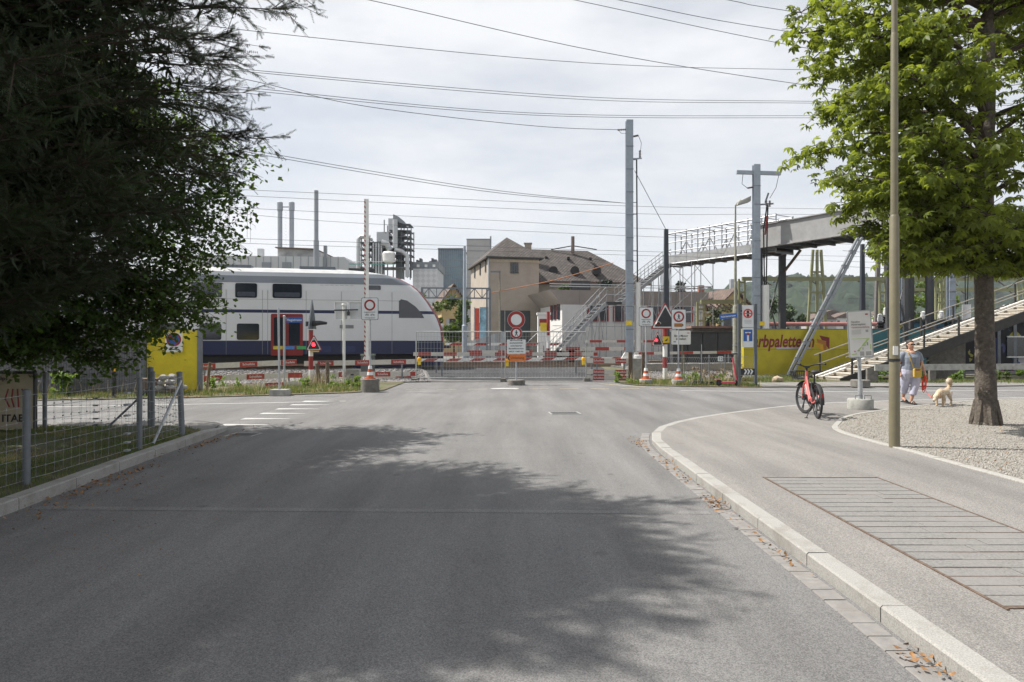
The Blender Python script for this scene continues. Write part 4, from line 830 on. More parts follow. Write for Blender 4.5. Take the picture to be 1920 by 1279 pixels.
MB().add([(-.62,.62,3.32),(-.62,2.18,3.32),(-1.30,2.1,4.12),(-1.30,.7,4.12),(-.58,.62,3.35),(-.58,2.18,3.35),(-1.26,2.1,4.15),(-1.26,.7,4.15)],[(4,5,6,7),(0,3,2,1),(0,1,5,4),(1,2,6,5),(2,3,7,6),(3,0,4,7)]).build('windscreen',m_glass,tr)
MB().box(-.05,.02,.5,2.3,1.2,1.62).build('front_bumper_panel',m_tr,tr)
for s in (.55,2.1): MB().tube([(.0,s+.08,2.35),(-.12,s+.08,2.35)],.13,12).build('headlight',M('lamp_glass',(.6,.6,.58),.2),tr)
for s in (.6,2.2): MB().tube([(-.05,s,1.38),(.35,s,1.38)],[.07,.07],10).lathe([(0.01,0)],(0,0,-5),3).build('buffer',m_dark,tr)
MB().prism([(-4.2,.45),(-.2,.45),(-.02,.62),(-.02,1.05),(-4.2,1.05)],.35,2.45).build('front_skirt',m_tb,tr)
MB().box(-Lt+.2,-.9,.25,2.55,.62,1.06).build('underframe',m_black,tr)
for uc in (-3.4,-9.6,-14.5,-26,-31,-42):
    bg_=MB().box(uc-1.6,uc+1.6,.35,.55,.62,.92).box(uc-1.6,uc+1.6,2.2,2.4,.62,.92).build('bogie',m_dark,tr)
    for du in (-1.2,1.2):
        for s in (.6,2.1): w=MB().tube([(uc+du,s,zr+.46),(uc+du,s+.13,zr+.46)],.46,20); w.build('wheel',m_rail,bg_)
for u_ in (-5.8,-9.5): MB().box(u_-.8,u_+.8,.9,1.9,4.98,5.10).build('roof_unit',m_tg,tr)
MB().box(-4.4,-3.2,.9,1.9,4.86,5.06).build('roof_unit',m_dark,tr)
m_seam=M('panel_seam',(.20,.205,.21),.6)
for px_ in (424,492,502,574,640,735):
    u_=pu(px_); MB().box(u_-.008,u_+.008,-.004,.0,1.06,3.9).build('panel_seam',m_seam,tr)
for z_ in (1.664,3.5,4.235): MB().box(-Lt,-1.7,-.005,.0,z_-.006,z_+.006).build('panel_seam',m_seam,tr)
for px_ in (585,610,655): MB().prism(rrect(.5,.28,.03,pu(px_),1.28),-.006,.0).build('service_hatch',M('hatch_blue',(.022,.032,.095),.4),tr)
MB().prism(rrect(.62,.16,.02,pu(650),2.3),-.006,0).build('grab_panel',m_seam,tr)
for i in range(7): u_=pu(600)+i*.22; MB().box(u_,u_+.15,.05,.1,4.05,4.18).build('roof_louvre',m_seam,tr)
# ------------------------------------------------------------------ olive lamp post, info board
lp=T('lamp_post','tall bronze green lamp post rising from the gravel edge','lamp post',(gx(1677,10.05),10.05,.09))
MB().lathe([(.075,0),(.074,1.15),(.072,1.16),(.066,3.38),(.05,3.42)],n=18).build('lower_tube',m_lamp,lp,False,True); MB().lathe([(.052,3.40),(.050,6.05),(.042,6.1)],n=18).build('middle_tube',m_lamp,lp,False,True); MB().lathe([(.043,6.08),(.036,8.6)],n=14).build('upper_tube',m_lamp,lp,False,True)
MB().tube([(0,0,8.55),(-.35,0,8.75),(-.8,0,8.8)],.03,8).build('arm',m_lamp,lp); MB().box(-1.35,-.75,-.12,.12,8.72,8.84).build('lamp_head',m_lamp,lp)
MB().prism(rrect(.07,.13,.008,-.025,1.42),-.082,-.068).build('sticker',m_whitep,lp); MB().ring(0,0,.1,.11,0,.01); MB().lathe([(.077,1.26),(.077,1.30)],n=18).build('strap',m_black,lp)
ib=T('info_board','white information board with green site map on a round concrete base','sign',(gx(1613,16.45),16.45,KH(16.4)))
MB().lathe([(.29,0),(.29,.22),(.27,.245)],n=30).build('concrete_foot',m_conc,ib,False,True)
for s in (-.12,.10): MB().tube([(s-.07,-.14,.23),(s-.07,-.14,.33),(s+.09,-.14,.33),(s+.09,-.14,.23)],.011,6).build('handle',m_gp,ib)
MB().tube([(.0,0,.24),(-.03,0,1.3),(-.05,0,2.2)],[.042,.036,.03],12).build('post',m_galv,ib,False,True); MB().lathe([(.055,.0),(.055,.42)],(-.002,0,.24),12).build('sleeve',m_galv,ib,False,True); MB().tube([(.05,0,.56),(.11,0,.56)],.014,6).build('locking_screw',m_gp,ib)
MB().tube([(-.03,0,1.12),(-.15,-.02,1.26)],.012,6).build('brace',m_galv,ib)
e=bpy.data.objects.new('board',None)
bdp=MB().prism(rrect(.54,1.14,.045,0,0),-.012,.018).build('board',m_galv,ib); bdp.location=(-.03,-.05,1.80); bdp.rotation_euler=(0,math.radians(-3.2)*-1*-1,math.radians(-14))
MB().prism(rrect(.485,1.085,.03),-.016,-.0125).build('poster',M('poster_white',(.72,.72,.73),.5,var=.02),bdp)
for s,z,sz_,m in (('Neubau',.30,.062,m_ink),('Minervaplatz',.235,.062,m_ink),('Verkehrsumleitung',.165,.052,m_red)): text(s,sz_,m,bdp,(-.19,-.0175,z),align='LEFT')
m_mapg=M('map_green',(.42,.58,.22),.6); m_mapk=M('map_grey',(.36,.36,.37),.6)
for i in range(6): MB().box(-.19,.02,-.018,-.0165,.10-i*.019,.105-i*.019).build('text_line',m_mapk,bdp)
MB().box(.12,.18,-.018,-.0165,.04,.10).build('text_block',m_mapk,bdp); MB().box(.13,.19,-.018,-.0165,.455,.485).build('logo',m_red,bdp)
for P_ in ([(-.2,-.115),(.2,-.115),(.2,-.10),(-.2,-.10)],[(0,-.29),(.14,-.12),(.2,-.12),(.05,-.29)],[(-.1,-.4),(0,-.3),(.03,-.3),(-.05,-.42)],[(-.22,-.5),(-.1,-.48),(-.1,-.46),(-.22,-.47)],[(.2,-.38),(.225,-.38),(.225,-.25),(.2,-.25)]): MB().prism(P_,-.0185,-.0165).build('map_park',m_mapg,bdp)
for P_ in ([(-.03,-.52),(.06,-.52),(.06,-.42),(-.03,-.42)],[(.1,-.52),(.22,-.52),(.22,-.42),(.1,-.42)],[(.13,-.28),(.16,-.28),(.16,-.2),(.13,-.2)],[(.05,-.28),(.11,-.28),(.11,-.26),(.05,-.26)],[(-.08,-.4),(-.03,-.4),(-.03,-.38),(-.08,-.38)],[(.03,-.38),(.05,-.38),(.05,-.32),(.03,-.32)]): MB().prism(P_,-.0185,-.0165).build('map_building',m_mapk,bdp)
MB().prism(circ(.02,-.14,-.41,10),-.0185,-.0165).build('map_marker',M('map_pink',(.6,.2,.4),.6),bdp)
# second far base with thin post near stairs
fb=T('post_with_base','thin grey post on a mossy round base at the foot of the stairs','post',(gx(1613,24.2),24.2,.03)); MB().lathe([(.32,0),(.32,.22),(.29,.25)],n=22).build('concrete_foot',m_concd,fb,False,True); MB().tube([(0,0,.24),(0,0,1.9)],.035,10).build('post',m_galv,fb,False,True)
# ------------------------------------------------------------------ share bike
m_pink=M('coral_paint',(.62,.15,.14),.35,var=.06); m_tyre=M('tyre_rubber',(.02,.02,.021),.7)
bk=T('rental_bicycle','coral red rental e-bike with black basket parked on the pavement','bicycle',(gx(1533,14.35),14.35,KH(14.4)+.002),math.radians(80))
# local +x = forward
def torus(R_,r,c,ax,n=36,k=8,sx_=1):
    mb=MB(); c=Vector(c); ax=Vector(ax).normalized(); a=Vector((0,0,1)); a=(a-ax*a.dot(ax)).normalized(); b=ax.cross(a)
    for i in range(n):
        t=2*PI*i/n; d=a*math.cos(t)+b*math.sin(t)
        for j in range(k): w=2*PI*j/k; mb.v.append(tuple(c+d*(R_+r*math.cos(w))+ax*(r*math.sin(w))))
    for i in range(n):
        for j in range(k): i2=(i+1)%n; j2=(j+1)%k; mb.f.append((i*k+j,i2*k+j,i2*k+j2,i*k+j2)); mb.mi.append(0)
    return mb
def wheel(c,ax,par):
    w=torus(.325,.026,c,ax).build('wheel',m_tyre,par,False,True); c=Vector(c); ax=Vector(ax).normalized(); a=Vector((0,0,1)); b=ax.cross(a)
    torus(.292,.013,c,ax,32,6).build('rim',m_dark,w,False,True); h=MB(); h.tube([c-ax*.05,c+ax*.05],.05,12); h.build('hub',m_dark,w,False,True)
    for i in range(5):
        for dt in (-.09,.09): t=i*2*PI/5+.3; d0=a*math.cos(t)+b*math.sin(t); d1=a*math.cos(t+dt)+b*math.sin(t+dt); MB().bar(c+d0*.04,c+d1*.285,.012,.02).build('spoke',m_dark,w)
    return w
st=math.radians(19); fx=1.08; fdir=Vector((math.cos(st),math.sin(st),0)); fax=Vector((-fdir.y,fdir.x,0))
wheel((0,0,.351),(0,1,0),bk); wheel((fx,0,.351),fax,bk)
fr=MB(); bbk=(.46,0,.30); stt=(.27,0,.78); hd=(.93,0,.86); hdl=(.965,0,.66)
fr.tube([hdl,hd,(.905,0,.98)],[.03,.03,.024],10); fr.tube([hdl,(.72,0,.40),bbk],[.042,.045,.05],10); fr.tube([hd,(.75,0,.56),(.55,0,.38)],[.02,.024,.024],8); fr.tube([bbk,(.36,0,.5),(.30,0,.68)],[.035,.028,.026],10)
for s in (-.055,.055): fr.tube([bbk,(.2,s,.31),(0,s,.35)],.016,8); fr.tube([(.33,0,.6),(.1,s,.44),(0,s,.35)],.012,8)
fr.build('frame',m_pink,bk,False,True); MB().tube([(.30,0,.66),stt,(.24,0,.93)],.018,8).build('seat_post',m_black,bk)
MB().bar((.37,0,.44),(.31,0,.74),.09,.10).build('battery',m_black,bk)
fk=MB()
for s in (-.06,.06): fk.tube([Vector((.955,0,.70))+fax*s*.8,Vector((1.02,0,.55))+fax*s,Vector((fx,0,.351))+fax*s],.017,8)
fk.build('fork',m_pink,bk,False,True)
mb=MB(); mb.lathe([(.02,0),(.09,.015),(.10,.045),(.07,.075),(.02,.085)],(.18,0,.93),16); mb.lathe([(.02,0),(.05,.015),(.055,.045),(.03,.07)],(.30,0,.94),12); mb.tube([(.16,0,.975),(.36,0,.98)],[.075,.028],12,ry=[.035,.02]); mb.build('saddle',m_black,bk,False,True)
H0=Vector((.90,0,1.0)); hb=MB(); hb.tube([H0-fax*.0+Vector((0,0,-.04)),H0+Vector((.02,0,.06))],.022,8)
hb.tube([H0+fax*.30-fdir*.22+Vector((0,0,.12)),H0+fax*.30-fdir*.08+Vector((0,0,.13)),H0+fax*.18+Vector((0,0,.10)),H0+Vector((.02,0,.05)),H0-fax*.18+Vector((0,0,.10)),H0-fax*.30-fdir*.08+Vector((0,0,.13)),H0-fax*.30-fdir*.22+Vector((0,0,.12))],.015,8)
hb.build('handlebar',m_black,bk,False,True)
for s in (-1,1): MB().tube([H0+fax*.30*s-fdir*.24+Vector((0,0,.12)),H0+fax*.30*s-fdir*.10+Vector((0,0,.13))],.02,8).build('grip',m_tyre,bk)
MB().box(.86,.97,-.05,.05,1.03,1.08).build('display',m_dark,bk)
bs=MB(); b0=H0+fdir*.14+Vector((0,0,-.22)); 
for i in range(5):
    for j in range(2):
        z=b0.z+j*.17; w=.14+.03*j
        if i<4:
            cs_=[(0,-w),(.2+.04*j,-w),(.2+.04*j,w),(0,w)]; A_=cs_[i]; B_=cs_[(i+1)%4]; bs.tube([b0+fdir*A_[0]+fax*A_[1]+Vector((0,0,z-b0.z)),b0+fdir*B_[0]+fax*B_[1]+Vector((0,0,z-b0.z))],.011,6)
for i in range(7): t=-.14+i*.28/6; bs.tube([b0+fdir*.2+fax*t,b0+fdir*.24+fax*t*1.2+Vector((0,0,.17))],.006,5); bs.tube([b0+fdir*(.2*i/6)+fax*.14,b0+fdir*(.24*i/6)+fax*.17+Vector((0,0,.17))],.006,5); bs.tube([b0+fdir*(.2*i/6)-fax*.14,b0+fdir*(.24*i/6)-fax*.17+Vector((0,0,.17))],.006,5)
bs.bar(b0+fdir*.0,b0+fdir*.2,.28,.012); bs.build('basket',m_black,bk)
def fender(c,ax,d,a0,a1,R_,par):
    mb=MB(); c=Vector(c); ax=Vector(ax).normalized(); d=Vector(d); n=10; v=[]
    for i in range(n+1):
        t=math.radians(a0+(a1-a0)*i/n); e=d*math.cos(t)+Vector((0,0,1))*math.sin(t)
        for s,dr2 in ((-.045,-.012),(-.03,.012),(0,.02),(.03,.012),(.045,-.012)): v.append(tuple(c+e*(R_+dr2)+ax*s))
    f=[(i*5+j,i*5+j+1,(i+1)*5+j+1,(i+1)*5+j) for i in range(n) for j in range(4)]; mb.add(v,f); return mb.build('fender',m_black,par,False,True)
fn=fender((0,0,.351),(0,1,0),(1,0,0),60,185,.37,bk); fender((fx,0,.351),fax,fdir,40,150,.37,bk)
MB().box(-.40,-.385,-.022,.022,.46,.56).build('tail_light',M('tail_red',(.30,.015,.02),.25),bk); MB().bar((.0,.07,.42),(.33,.05,.62),.012,.10).build('side_cover',m_dark,bk); MB().bar((.0,-.07,.42),(.33,-.05,.62),.012,.10).build('side_cover',m_dark,bk)
ck=MB(); ck.tube([(.46,-.09,.30),(.46,.09,.30)],.03,10); ck.tube([(.46,-.085,.30),(.42,-.09,.14)],.012,6); ck.tube([(.46,.085,.30),(.50,.09,.46)],.012,6); ck.build('crank',m_dark,bk)
for p_ in ((.42,-.14,.14),(.50,.14,.46)): MB().box(p_[0]-.045,p_[0]+.045,p_[1]-.045,p_[1]+.045,p_[2]-.012,p_[2]+.012).build('pedal',m_black,bk)
MB().tube([(.2,.06,.30),(.1,.2,.0)],.01,6).box(.07,.13,.17,.23,-.001,.01).build('kickstand',m_black,bk)
# ------------------------------------------------------------------ e-scooter, sign panel, street lamp
p=at(1370,726,24.5); es=T('electric_scooter','pink electric scooter standing beside the street lamp','scooter',(gx(1362,24.6),24.6,.03),math.radians(8))
m_sp=M('scooter_pink',(.55,.08,.12),.4)
for x in (-.28,.42):
    w=torus(.09,.03,(x,0,.12),(0,1,0),20,6).build('wheel',m_tyre,es,False,True); MB().tube([(x,-.03,.12),(x,.03,.12)],.06,12).build('hub',m_dark,w)
MB().box(-.22,.32,-.08,.08,.10,.16).build('deck',m_sp,es); MB().tube([(.42,0,.12),(.36,0,.35),(.22,0,1.12)],[.03,.035,.028],10).build('stem',m_sp,es,False,True); MB().tube([(.22,-.25,1.16),(.21,0,1.12),(.22,.25,1.16)],.017,8).tube([(-.03,0,1.15),(.5,0,1.16)],.016,8).build('handlebar',m_black,es,False,True); MB().tube([(.235,0,1.05),(.215,0,1.16)],.05,10).build('head',m_black,es); MB().box(-.42,-.24,-.05,.05,.22,.25).build('rear_mudguard',m_sp,es)
pn2=T('traffic_stele','tall dark sign frame with two traffic plates and white chevrons','sign',(gx(1402,24.6),24.6,.03)); q=lambda py: gz(py,24.6)-.03
for x in (-.31,.28): MB().box(x-.045,x+.045,-.05,.05,-.03,q(570)).build('post',m_gback,pn2)
MB().prism(rrect(.40,.80,.02,-.0,q(593)),-.02,.01).build('upper_plate',m_signw,pn2); MB().ring(0,q(590)+.04,.12,.17,-.026,-.021).build('red_ring',M('bright_sign_red',(.65,.05,.03),.4),pn2); MB().box(-.14,.14,-.025,-.0215,q(590)+.02,q(590)+.06).build('red_bar',M('bright_sign_red',(.65,.05,.03)),pn2)
MB().prism(circ(.05,0,q(590)+.10,10),-.026,-.021).build('pictogram',m_ink,pn2); MB().prism(circ(.05,0,q(590)-.03,10),-.026,-.021).build('pictogram',m_ink,pn2)
for i in range(3): MB().box(-.13,.13,-.025,-.0215,q(601)-i*.05,q(601)-i*.05+.015).build('text_line',m_mapk,pn2)
MB().prism(rrect(.40,.70,.02,0,q(633)),-.02,.01).build('lower_plate',m_signw,pn2); MB().prism(rrect(.32,.42,.02,0,q(629)),-.026,-.021).build('blue_field',m_blue,pn2); MB().box(-.035,.035,-.031,-.0265,q(629)-.2,q(629)+.03).build('white_stem',m_signw,pn2); MB().box(-.1,.1,-.031,-.0265,q(629)+.08,q(629)+.12).build('white_bar',m_signw,pn2); MB().prism(circ(.05,0,q(629)+.05,12),-.036,-.0315).build('red_dot',m_red,pn2)
for i in range(3): x=-.16+i*.11; MB().prism([(x,q(702)),(x+.06,q(690+7)+.02),(x,q(692)),(x+.06,q(692)),(x+.12,q(697)+.02),(x+.06,q(702))],-.055,-.05).build('chevron',m_signw,pn2)
MB().box(-.27,.24,-.049,-.04,q(703),q(691)).build('chevron_plate',m_ink,pn2)
sl_=T('street_lamp','old grey green street lamp post with boxy head beside the sign frame','street lamp',(gx(1379,25.3),25.3,.03)); q=lambda py: gz(py,25.3)-.03
m_lpost=M('lichen_post',(.20,.20,.16),.8,var=.3,scale=9)
MB().lathe([(.10,0),(.095,q(575)),(.06,q(572))],n=14).build('lower_post',m_lpost,sl_,False,True); MB().lathe([(.055,q(574)),(.045,q(470)),(.036,q(468)),(.03,q(385))],n=12).build('upper_post',m_lpost,sl_,False,True)
MB().tube([(0,0,q(386)),(.1,-.02,q(379)),(.2,-.04,q(376))],.03,8).build('arm',m_lpost,sl_)
MB().add([(.02,-.2,q(386)),(.5,-.2,q(379)),(.5,.15,q(379)),(.02,.15,q(386)),(.06,-.18,q(380)),(.52,-.18,q(369)),(.52,.12,q(369)),(.12,.12,q(375))],[(0,1,5,4),(1,2,6,5),(2,3,7,6),(3,0,4,7),(4,5,6,7),(3,2,1,0)]).build('lamp_head',m_conc,sl_)
o=MB().prism(rrect(.62,.17,.01,0,0),-.012,.012).build('name_plate',m_blue,sl_); o.location=(-.30,-.1,q(593)); o.rotation_euler=(0,math.radians(-6),-.35); text('Talackerstrasse',.085,m_signw,o,(0,-.014,-.005),bold=.001)
o=MB().prism(rrect(.5,.16,.01,0,0),-.012,.012).build('name_plate',M('dark_blue_plate',(.02,.04,.10),.5),sl_); o.location=(.30,-.05,q(585.5)); text('Hegistrasse',.085,m_signw,o,(0,-.014,-.005))
for z in (q(648),q(662)): MB().lathe([(.105,z),(.105,z+.03)],n=14).build('strap',m_galv,sl_)
# chain link fence along the right verge and barrier posts
cf=T('chain_link_fence','sagging chain link fence with weeds behind the scooter','fence',(gx(1300,27.6),27.6,.02)); mb=MB(); n=int((gx(1395,27.9)-gx(1225,27.4))/.09); xa,xb=gx(1225,27.4),gx(1395,27.9)
for i in range(n+1):
    x=xa+(xb-xa)*i/n
    for dx in (-.5,.5): mb.bar((x,27.5,.05),(x+dx,27.52,1.02),.005,.005)
for z in (.06,1.02): mb.tube([(xa+(xb-xa)*i/8,27.5,z-.05*math.sin(PI*i/8)*(z>.5)) for i in range(9)],.008,5)
mb.build('wire_mesh',m_wire,cf,True)
for x in (1283,1330,1360): MB().tube([(gx(x,27.5),27.53,-.02),(gx(x,27.5),27.53,1.1)],.025,8).build('post',m_gp if x!=1283 else m_lpost,cf,True)
wh=T('number_plate','white number 12 plate hanging on the chain link fence','sign',(gx(1351,27.4),27.4,gz(673,27.4))); MB().prism(rrect(.2,.2,.01,0,0),-.01,.01).build('plate',m_signw,wh); text('12',.17,m_ink,wh,(0,-.012,0)); MB().tube([(0,.0,-.1),(0,0,-1.0)],.01,6).build('stem',m_gp,wh)
bp2=T('barrier_post','black barrier post standing in a striped recycled rubber foot','post',(gx(1315,25.2),25.2,.03)); MB().prism([(-.45,0),(.42,0),(.38,.13),(-.33,.15)],-.2,.2).build('rubber_foot',m_black,bp2); 
for i in range(3): MB().prism([(-.38+i*.2,.01),(-.34+i*.2,.01),(-.26+i*.2,.13),(-.30+i*.2,.13)],-.206,-.201).build('groove',m_conc,bp2)
MB().box(-.03,.03,-.03,.03,.13,1.25).build('post',m_dark,bp2); MB().box(-.012,.012,-.04,-.031,.13,1.5).build('steel_bar',m_galv,bp2); MB().box(-.1,.08,-.05,-.03,.78,.81).build('clip',m_whitep,bp2)
# ------------------------------------------------------------------ person and dog
def remesh(name,mb,mat,parent,vox,smooth=4,infl=0):
    me=bpy.data.meshes.new('t'); me.from_pydata(mb.v,[],mb.f); o=bpy.data.objects.new('t',me); C.objects.link(o)
    bm=bmesh.new(); bm.from_mesh(me); bmesh.ops.recalc_face_normals(bm,faces=bm.faces); bm.to_mesh(me); bm.free()
    r=o.modifiers.new('r','REMESH'); r.mode='VOXEL'; r.voxel_size=vox; s=o.modifiers.new('s','SMOOTH'); s.factor=.5; s.iterations=smooth
    m2=bpy.data.meshes.new_from_object(o.evaluated_get(bpy.context.evaluated_depsgraph_get())); bpy.data.objects.remove(o)
    m2.name=name; m2.materials.clear(); m2.materials.append(mat); m2.polygons.foreach_set('use_smooth',[True]*len(m2.polygons)); q=bpy.data.objects.new(name,m2); C.objects.link(q); q.parent=parent; return q
def loft(mb,pts,n=14):            # (x,y,z,rx,ry)
    mb.tube([p[:3] for p in pts],[p[3] for p in pts],n,ry=[p[4] for p in pts])
def vloft(mb,pts,n=18):           # stacked ellipses, rx along x, ry along y
    o=len(mb.v)
    for x,y,z,rx,ry in pts:
        for j in range(n): t=2*PI*j/n; mb.v.append((x+rx*math.cos(t),y+ry*math.sin(t),z))
    for i in range(len(pts)-1):
        for j in range(n): j2=(j+1)%n; mb.f.append((o+i*n+j,o+i*n+j2,o+(i+1)*n+j2,o+(i+1)*n+j)); mb.mi.append(0)
    mb.f.append(tuple(o+j for j in reversed(range(n)))); mb.f.append(tuple(o+(len(pts)-1)*n+j for j in range(n))); mb.mi+=[0,0]
W=T('person','person in grey blue top and lilac cropped trousers carrying a yellow bag and red leash','person',(gx(1707,17.75),17.75,KH(17.7)+.002))
m_skin=M('skin',(.48,.27,.19),.55,var=.08,scale=9); m_top=M('greyblue_linen',(.20,.225,.28),.85,var=.12,scale=12,bump=.3,bscale=30); m_trs=M('lilac_linen',(.42,.42,.53),.85,var=.10,scale=9,bump=.3,bscale=25); m_hair=M('dark_hair',(.035,.032,.032),.6,var=.4,scale=60,bump=.6,bscale=90)
b=MB(); vloft(b,[(0,0,.80,.17,.13),(0,0,.95,.20,.15),(0,0,1.1,.18,.13),(0,0,1.22,.19,.13),(0,0,1.33,.17,.09),(0,0,1.385,.09,.065),(0,-.01,1.42,.055,.058),(0,-.02,1.46,.054,.058)])
vloft(b,[(-.01,-.035,1.425,.03,.035),(-.01,-.035,1.45,.058,.07),(-.01,-.03,1.50,.072,.09),(-.01,-.025,1.55,.077,.097),(-.01,-.02,1.60,.066,.085),(-.01,-.015,1.628,.03,.04)])
b.tube([(-.01,-.115,1.535),(-.01,-.145,1.505),(-.01,-.125,1.495)],[.010,.017,.012],8)
for s in (-1,1): b.tube([(-.01+s*.075,-.02,1.55),(-.01+s*.088,-.015,1.53),(-.01+s*.078,-.02,1.50)],[.010,.016,.008],6)
def hand(x,y,z,dx):
    b.tube([(x,y,z),(x,y-.01,z-.05),(x,y-.02,z-.09)],[.026,.038,.036],10,ry=[.02,.02,.018])
    for i,l in enumerate((.062,.075,.07,.055)): fy=y+.02-.02*i-.01; b.tube([(x,fy,z-.08),(x+dx*.005,fy-.008,z-.08-l*.6),(x-dx*.012,fy-.01,z-.08-l)],[.010,.009,.007],6)
    b.tube([(x-dx*.005,y-.035,z-.035),(x-dx*.02,y-.055,z-.07),(x-dx*.02,y-.055,z-.10)],[.011,.010,.008],6)
b.tube([(.20,0,1.31),(.265,.0,1.16),(.29,-.0,1.03),(.305,-.04,.93),(.315,-.08,.84)],[.055,.056,.046,.042,.028],10); hand(.318,-.09,.84,1)
b.tube([(-.20,0,1.31),(-.265,.02,1.16),(-.29,.05,1.03),(-.29,.04,.93),(-.285,0,.84)],[.055,.056,.046,.042,.028],10); hand(-.285,-.01,.84,-1)
def leg(h,k,a,toe):
    b.tube([h,Vector(h).lerp(Vector(k),.5),k,Vector(k).lerp(Vector(a),.35),a],[.12,.10,.066,.062,.036],12); b.tube([Vector(a)+Vector((0,.03,-.02)),Vector(a)+Vector((0,-.05,-.05)),toe],[.035,.036,.022],8)
leg((.10,0,.84),(.07,-.07,.47),(-.01,-.05,.09),(-.02,-.21,.03)); leg((-.10,0,.84),(-.10,.04,.48),(-.04,.26,.16),(-.03,.14,.035))
remesh('body',b,m_skin,W,.011,3)
t_=MB(); vloft(t_,[(0,0,.86,.245,.185),(0,0,.93,.24,.185),(0,-.01,1.03,.215,.175),(0,-.02,1.13,.212,.18),(0,-.025,1.21,.215,.175),(0,-.01,1.29,.205,.135),(0,0,1.345,.16,.10),(0,.005,1.375,.105,.085)])
for s in (-1,1): t_.tube([(s*.15,0,1.32),(s*.215,0,1.27),(s*.265,.01,1.16),(s*.275,.012,1.12)],[.075,.085,.080,.082],12)
remesh('top',t_,m_top,W,.012,3)
n_=MB(); vloft(n_,[(0,-.105,1.27,.01,.006),(0,-.110,1.30,.05,.03),(0,-.09,1.335,.075,.05),(0,-.05,1.378,.075,.065)]); remesh('neckline',n_,m_skin,W,.010,2)
for i in range(4): MB().tube([(0,-.199+.004*i*(i>1),1.23-i*.055),(0,-.207,1.23-i*.055)],.008,8).build('button',m_dark,W)
t_=MB(); vloft(t_,[(0,0,.70,.20,.15),(0,0,.78,.25,.18),(0,0,.88,.25,.185),(0,0,.94,.23,.17)])
t_.tube([(.115,0,.80),(.10,-.05,.60),(.07,-.08,.45),(.03,-.075,.30),(.02,-.07,.24)],[.14,.118,.098,.086,.09],14); t_.tube([(-.12,0,.80),(-.125,.02,.60),(-.11,.06,.45),(-.075,.15,.33),(-.065,.18,.28)],[.14,.118,.095,.082,.085],14)
remesh('trousers',t_,m_trs,W,.012,4)
hr=MB(); vloft(hr,[(-.01,.04,1.46,.055,.05),(-.01,.025,1.51,.086,.085),(-.01,.022,1.56,.092,.094),(-.01,.008,1.60,.087,.104),(-.01,.0,1.64,.066,.085),(-.01,0,1.66,.03,.04)])
remesh('hair',hr,m_hair,W,.012,2)
MB().prism(rrect(.05,.034,.015,-.042,1.542),-.140,-.122).prism(rrect(.05,.034,.015,.022,1.542),-.140,-.122).box(-.02,0,-.136,-.126,1.55,1.558).box(-.09,-.082,-.12,.0,1.55,1.556).box(.062,.07,-.12,.0,1.55,1.556).build('sunglasses',m_black,W)
MB().box(-.035,.015,-.128,-.117,1.462,1.468).build('mouth',M('lips',(.3,.1,.09),.5),W)
for x,y,z,tl in ((-.02,-.12,.0,1),(-.03,.19,.02,0)): 
    s=MB().prism([(x-.045,z),(x+.045,z),(x+.045,z+.03),(x-.045,z+.03)],y-.14,y+.13); s.tube([(x-.04,y-.05,z+.03),(x,y-.06,z+.075),(x+.04,y-.05,z+.03)],.018,6); s.tube([(x-.04,y+.05,z+.03),(x,y+.03,z+.09),(x+.04,y+.05,z+.03)],.016,6); s.build('sandal',m_black,W)
bag=T('shoulder_bag','yellow cross body bag with red patch worn by the person','bag',W.location+Vector((.05,-.215,.70))); 
m_bag=M('mustard_fabric',(.50,.33,.06),.8,var=.1,scale=12); MB().prism(rrect(.19,.23,.03,0,.11),-.04,.03).build('pouch',m_bag,bag); MB().prism(rrect(.10,.025,.005,-.01,.185),-.044,-.0405).build('patch',m_red,bag); MB().box(-.085,.085,-.045,-.0405,.205,.212).build('zip',m_dark,bag)
MB().bar((-.09,0,.22),(-.15,.0,.40),.022,.006,up=(0,-1,0)).bar((-.15,.0,.40),(-.19,.06,.62),.022,.006,up=(0,-1,0)).bar((-.19,.06,.62),(-.155,.20,.69),.022,.006,up=(0,-1,.5)).bar((.09,0,.22),(.2,.12,.36),.022,.006,up=(0,-1,0)).build('strap',m_bag,bag)
lw_=W.location; lea=MB(); 
for i in range(9):
    x=.30+random.uniform(-.02,.04); y=-.12+random.uniform(-.03,.03); l=random.uniform(.28,.46); w=random.uniform(.02,.06); z0=.74
    lea.tube([lw_+Vector((x,y,z0)),lw_+Vector((x-w-.03,y-.01,z0-l*.5)),lw_+Vector((x-w*.8-.03,y,z0-l*.9)),lw_+Vector((x-.03,y,z0-l)),lw_+Vector((x+w*.6-.02,y,z0-l*.85)),lw_+Vector((x+w*.7,y,z0-l*.4)),lw_+Vector((x+.01,y,z0))],.007,5)
DG=Vector((gx(1768,17.15),17.15,KH(17.1)+.008)); rz=math.radians(216); Rm=Matrix.Rotation(rz,3,'Z'); col=DG+Rm@Vector((.29,0,.23))
a0=lw_+Vector((.28,-.14,.42)); lea.tube([a0.lerp(col,i/8)+Vector((0,0,-.12*math.sin(PI*i/8))) for i in range(9)],.006,5)
tag(lea.build('dog_leash',M('red_leash',(.75,.06,.035),.6)),'bundled red dog leash held in the person\'s hand, running to the dog','leash')
dg=T('dog','cream coloured dog with curled tail sniffing the gravel on a red leash','dog',DG,rz); dg.scale=(.84,.84,.84); m_fur=M('cream_fur',(.52,.40,.27),.95,var=.16,scale=9,bump=.9,bscale=70,col2=(.62,.54,.43),fac2=(.45,.6),s2=5)
b=MB(); b.tube([(-.34,0,.43),(-.27,0,.42),(-.12,0,.40),(.05,0,.385),(.18,0,.385),(.27,0,.37),(.34,0,.345)],[.05,.092,.09,.10,.112,.10,.07],14,ry=[.05,.10,.095,.115,.13,.11,.07])
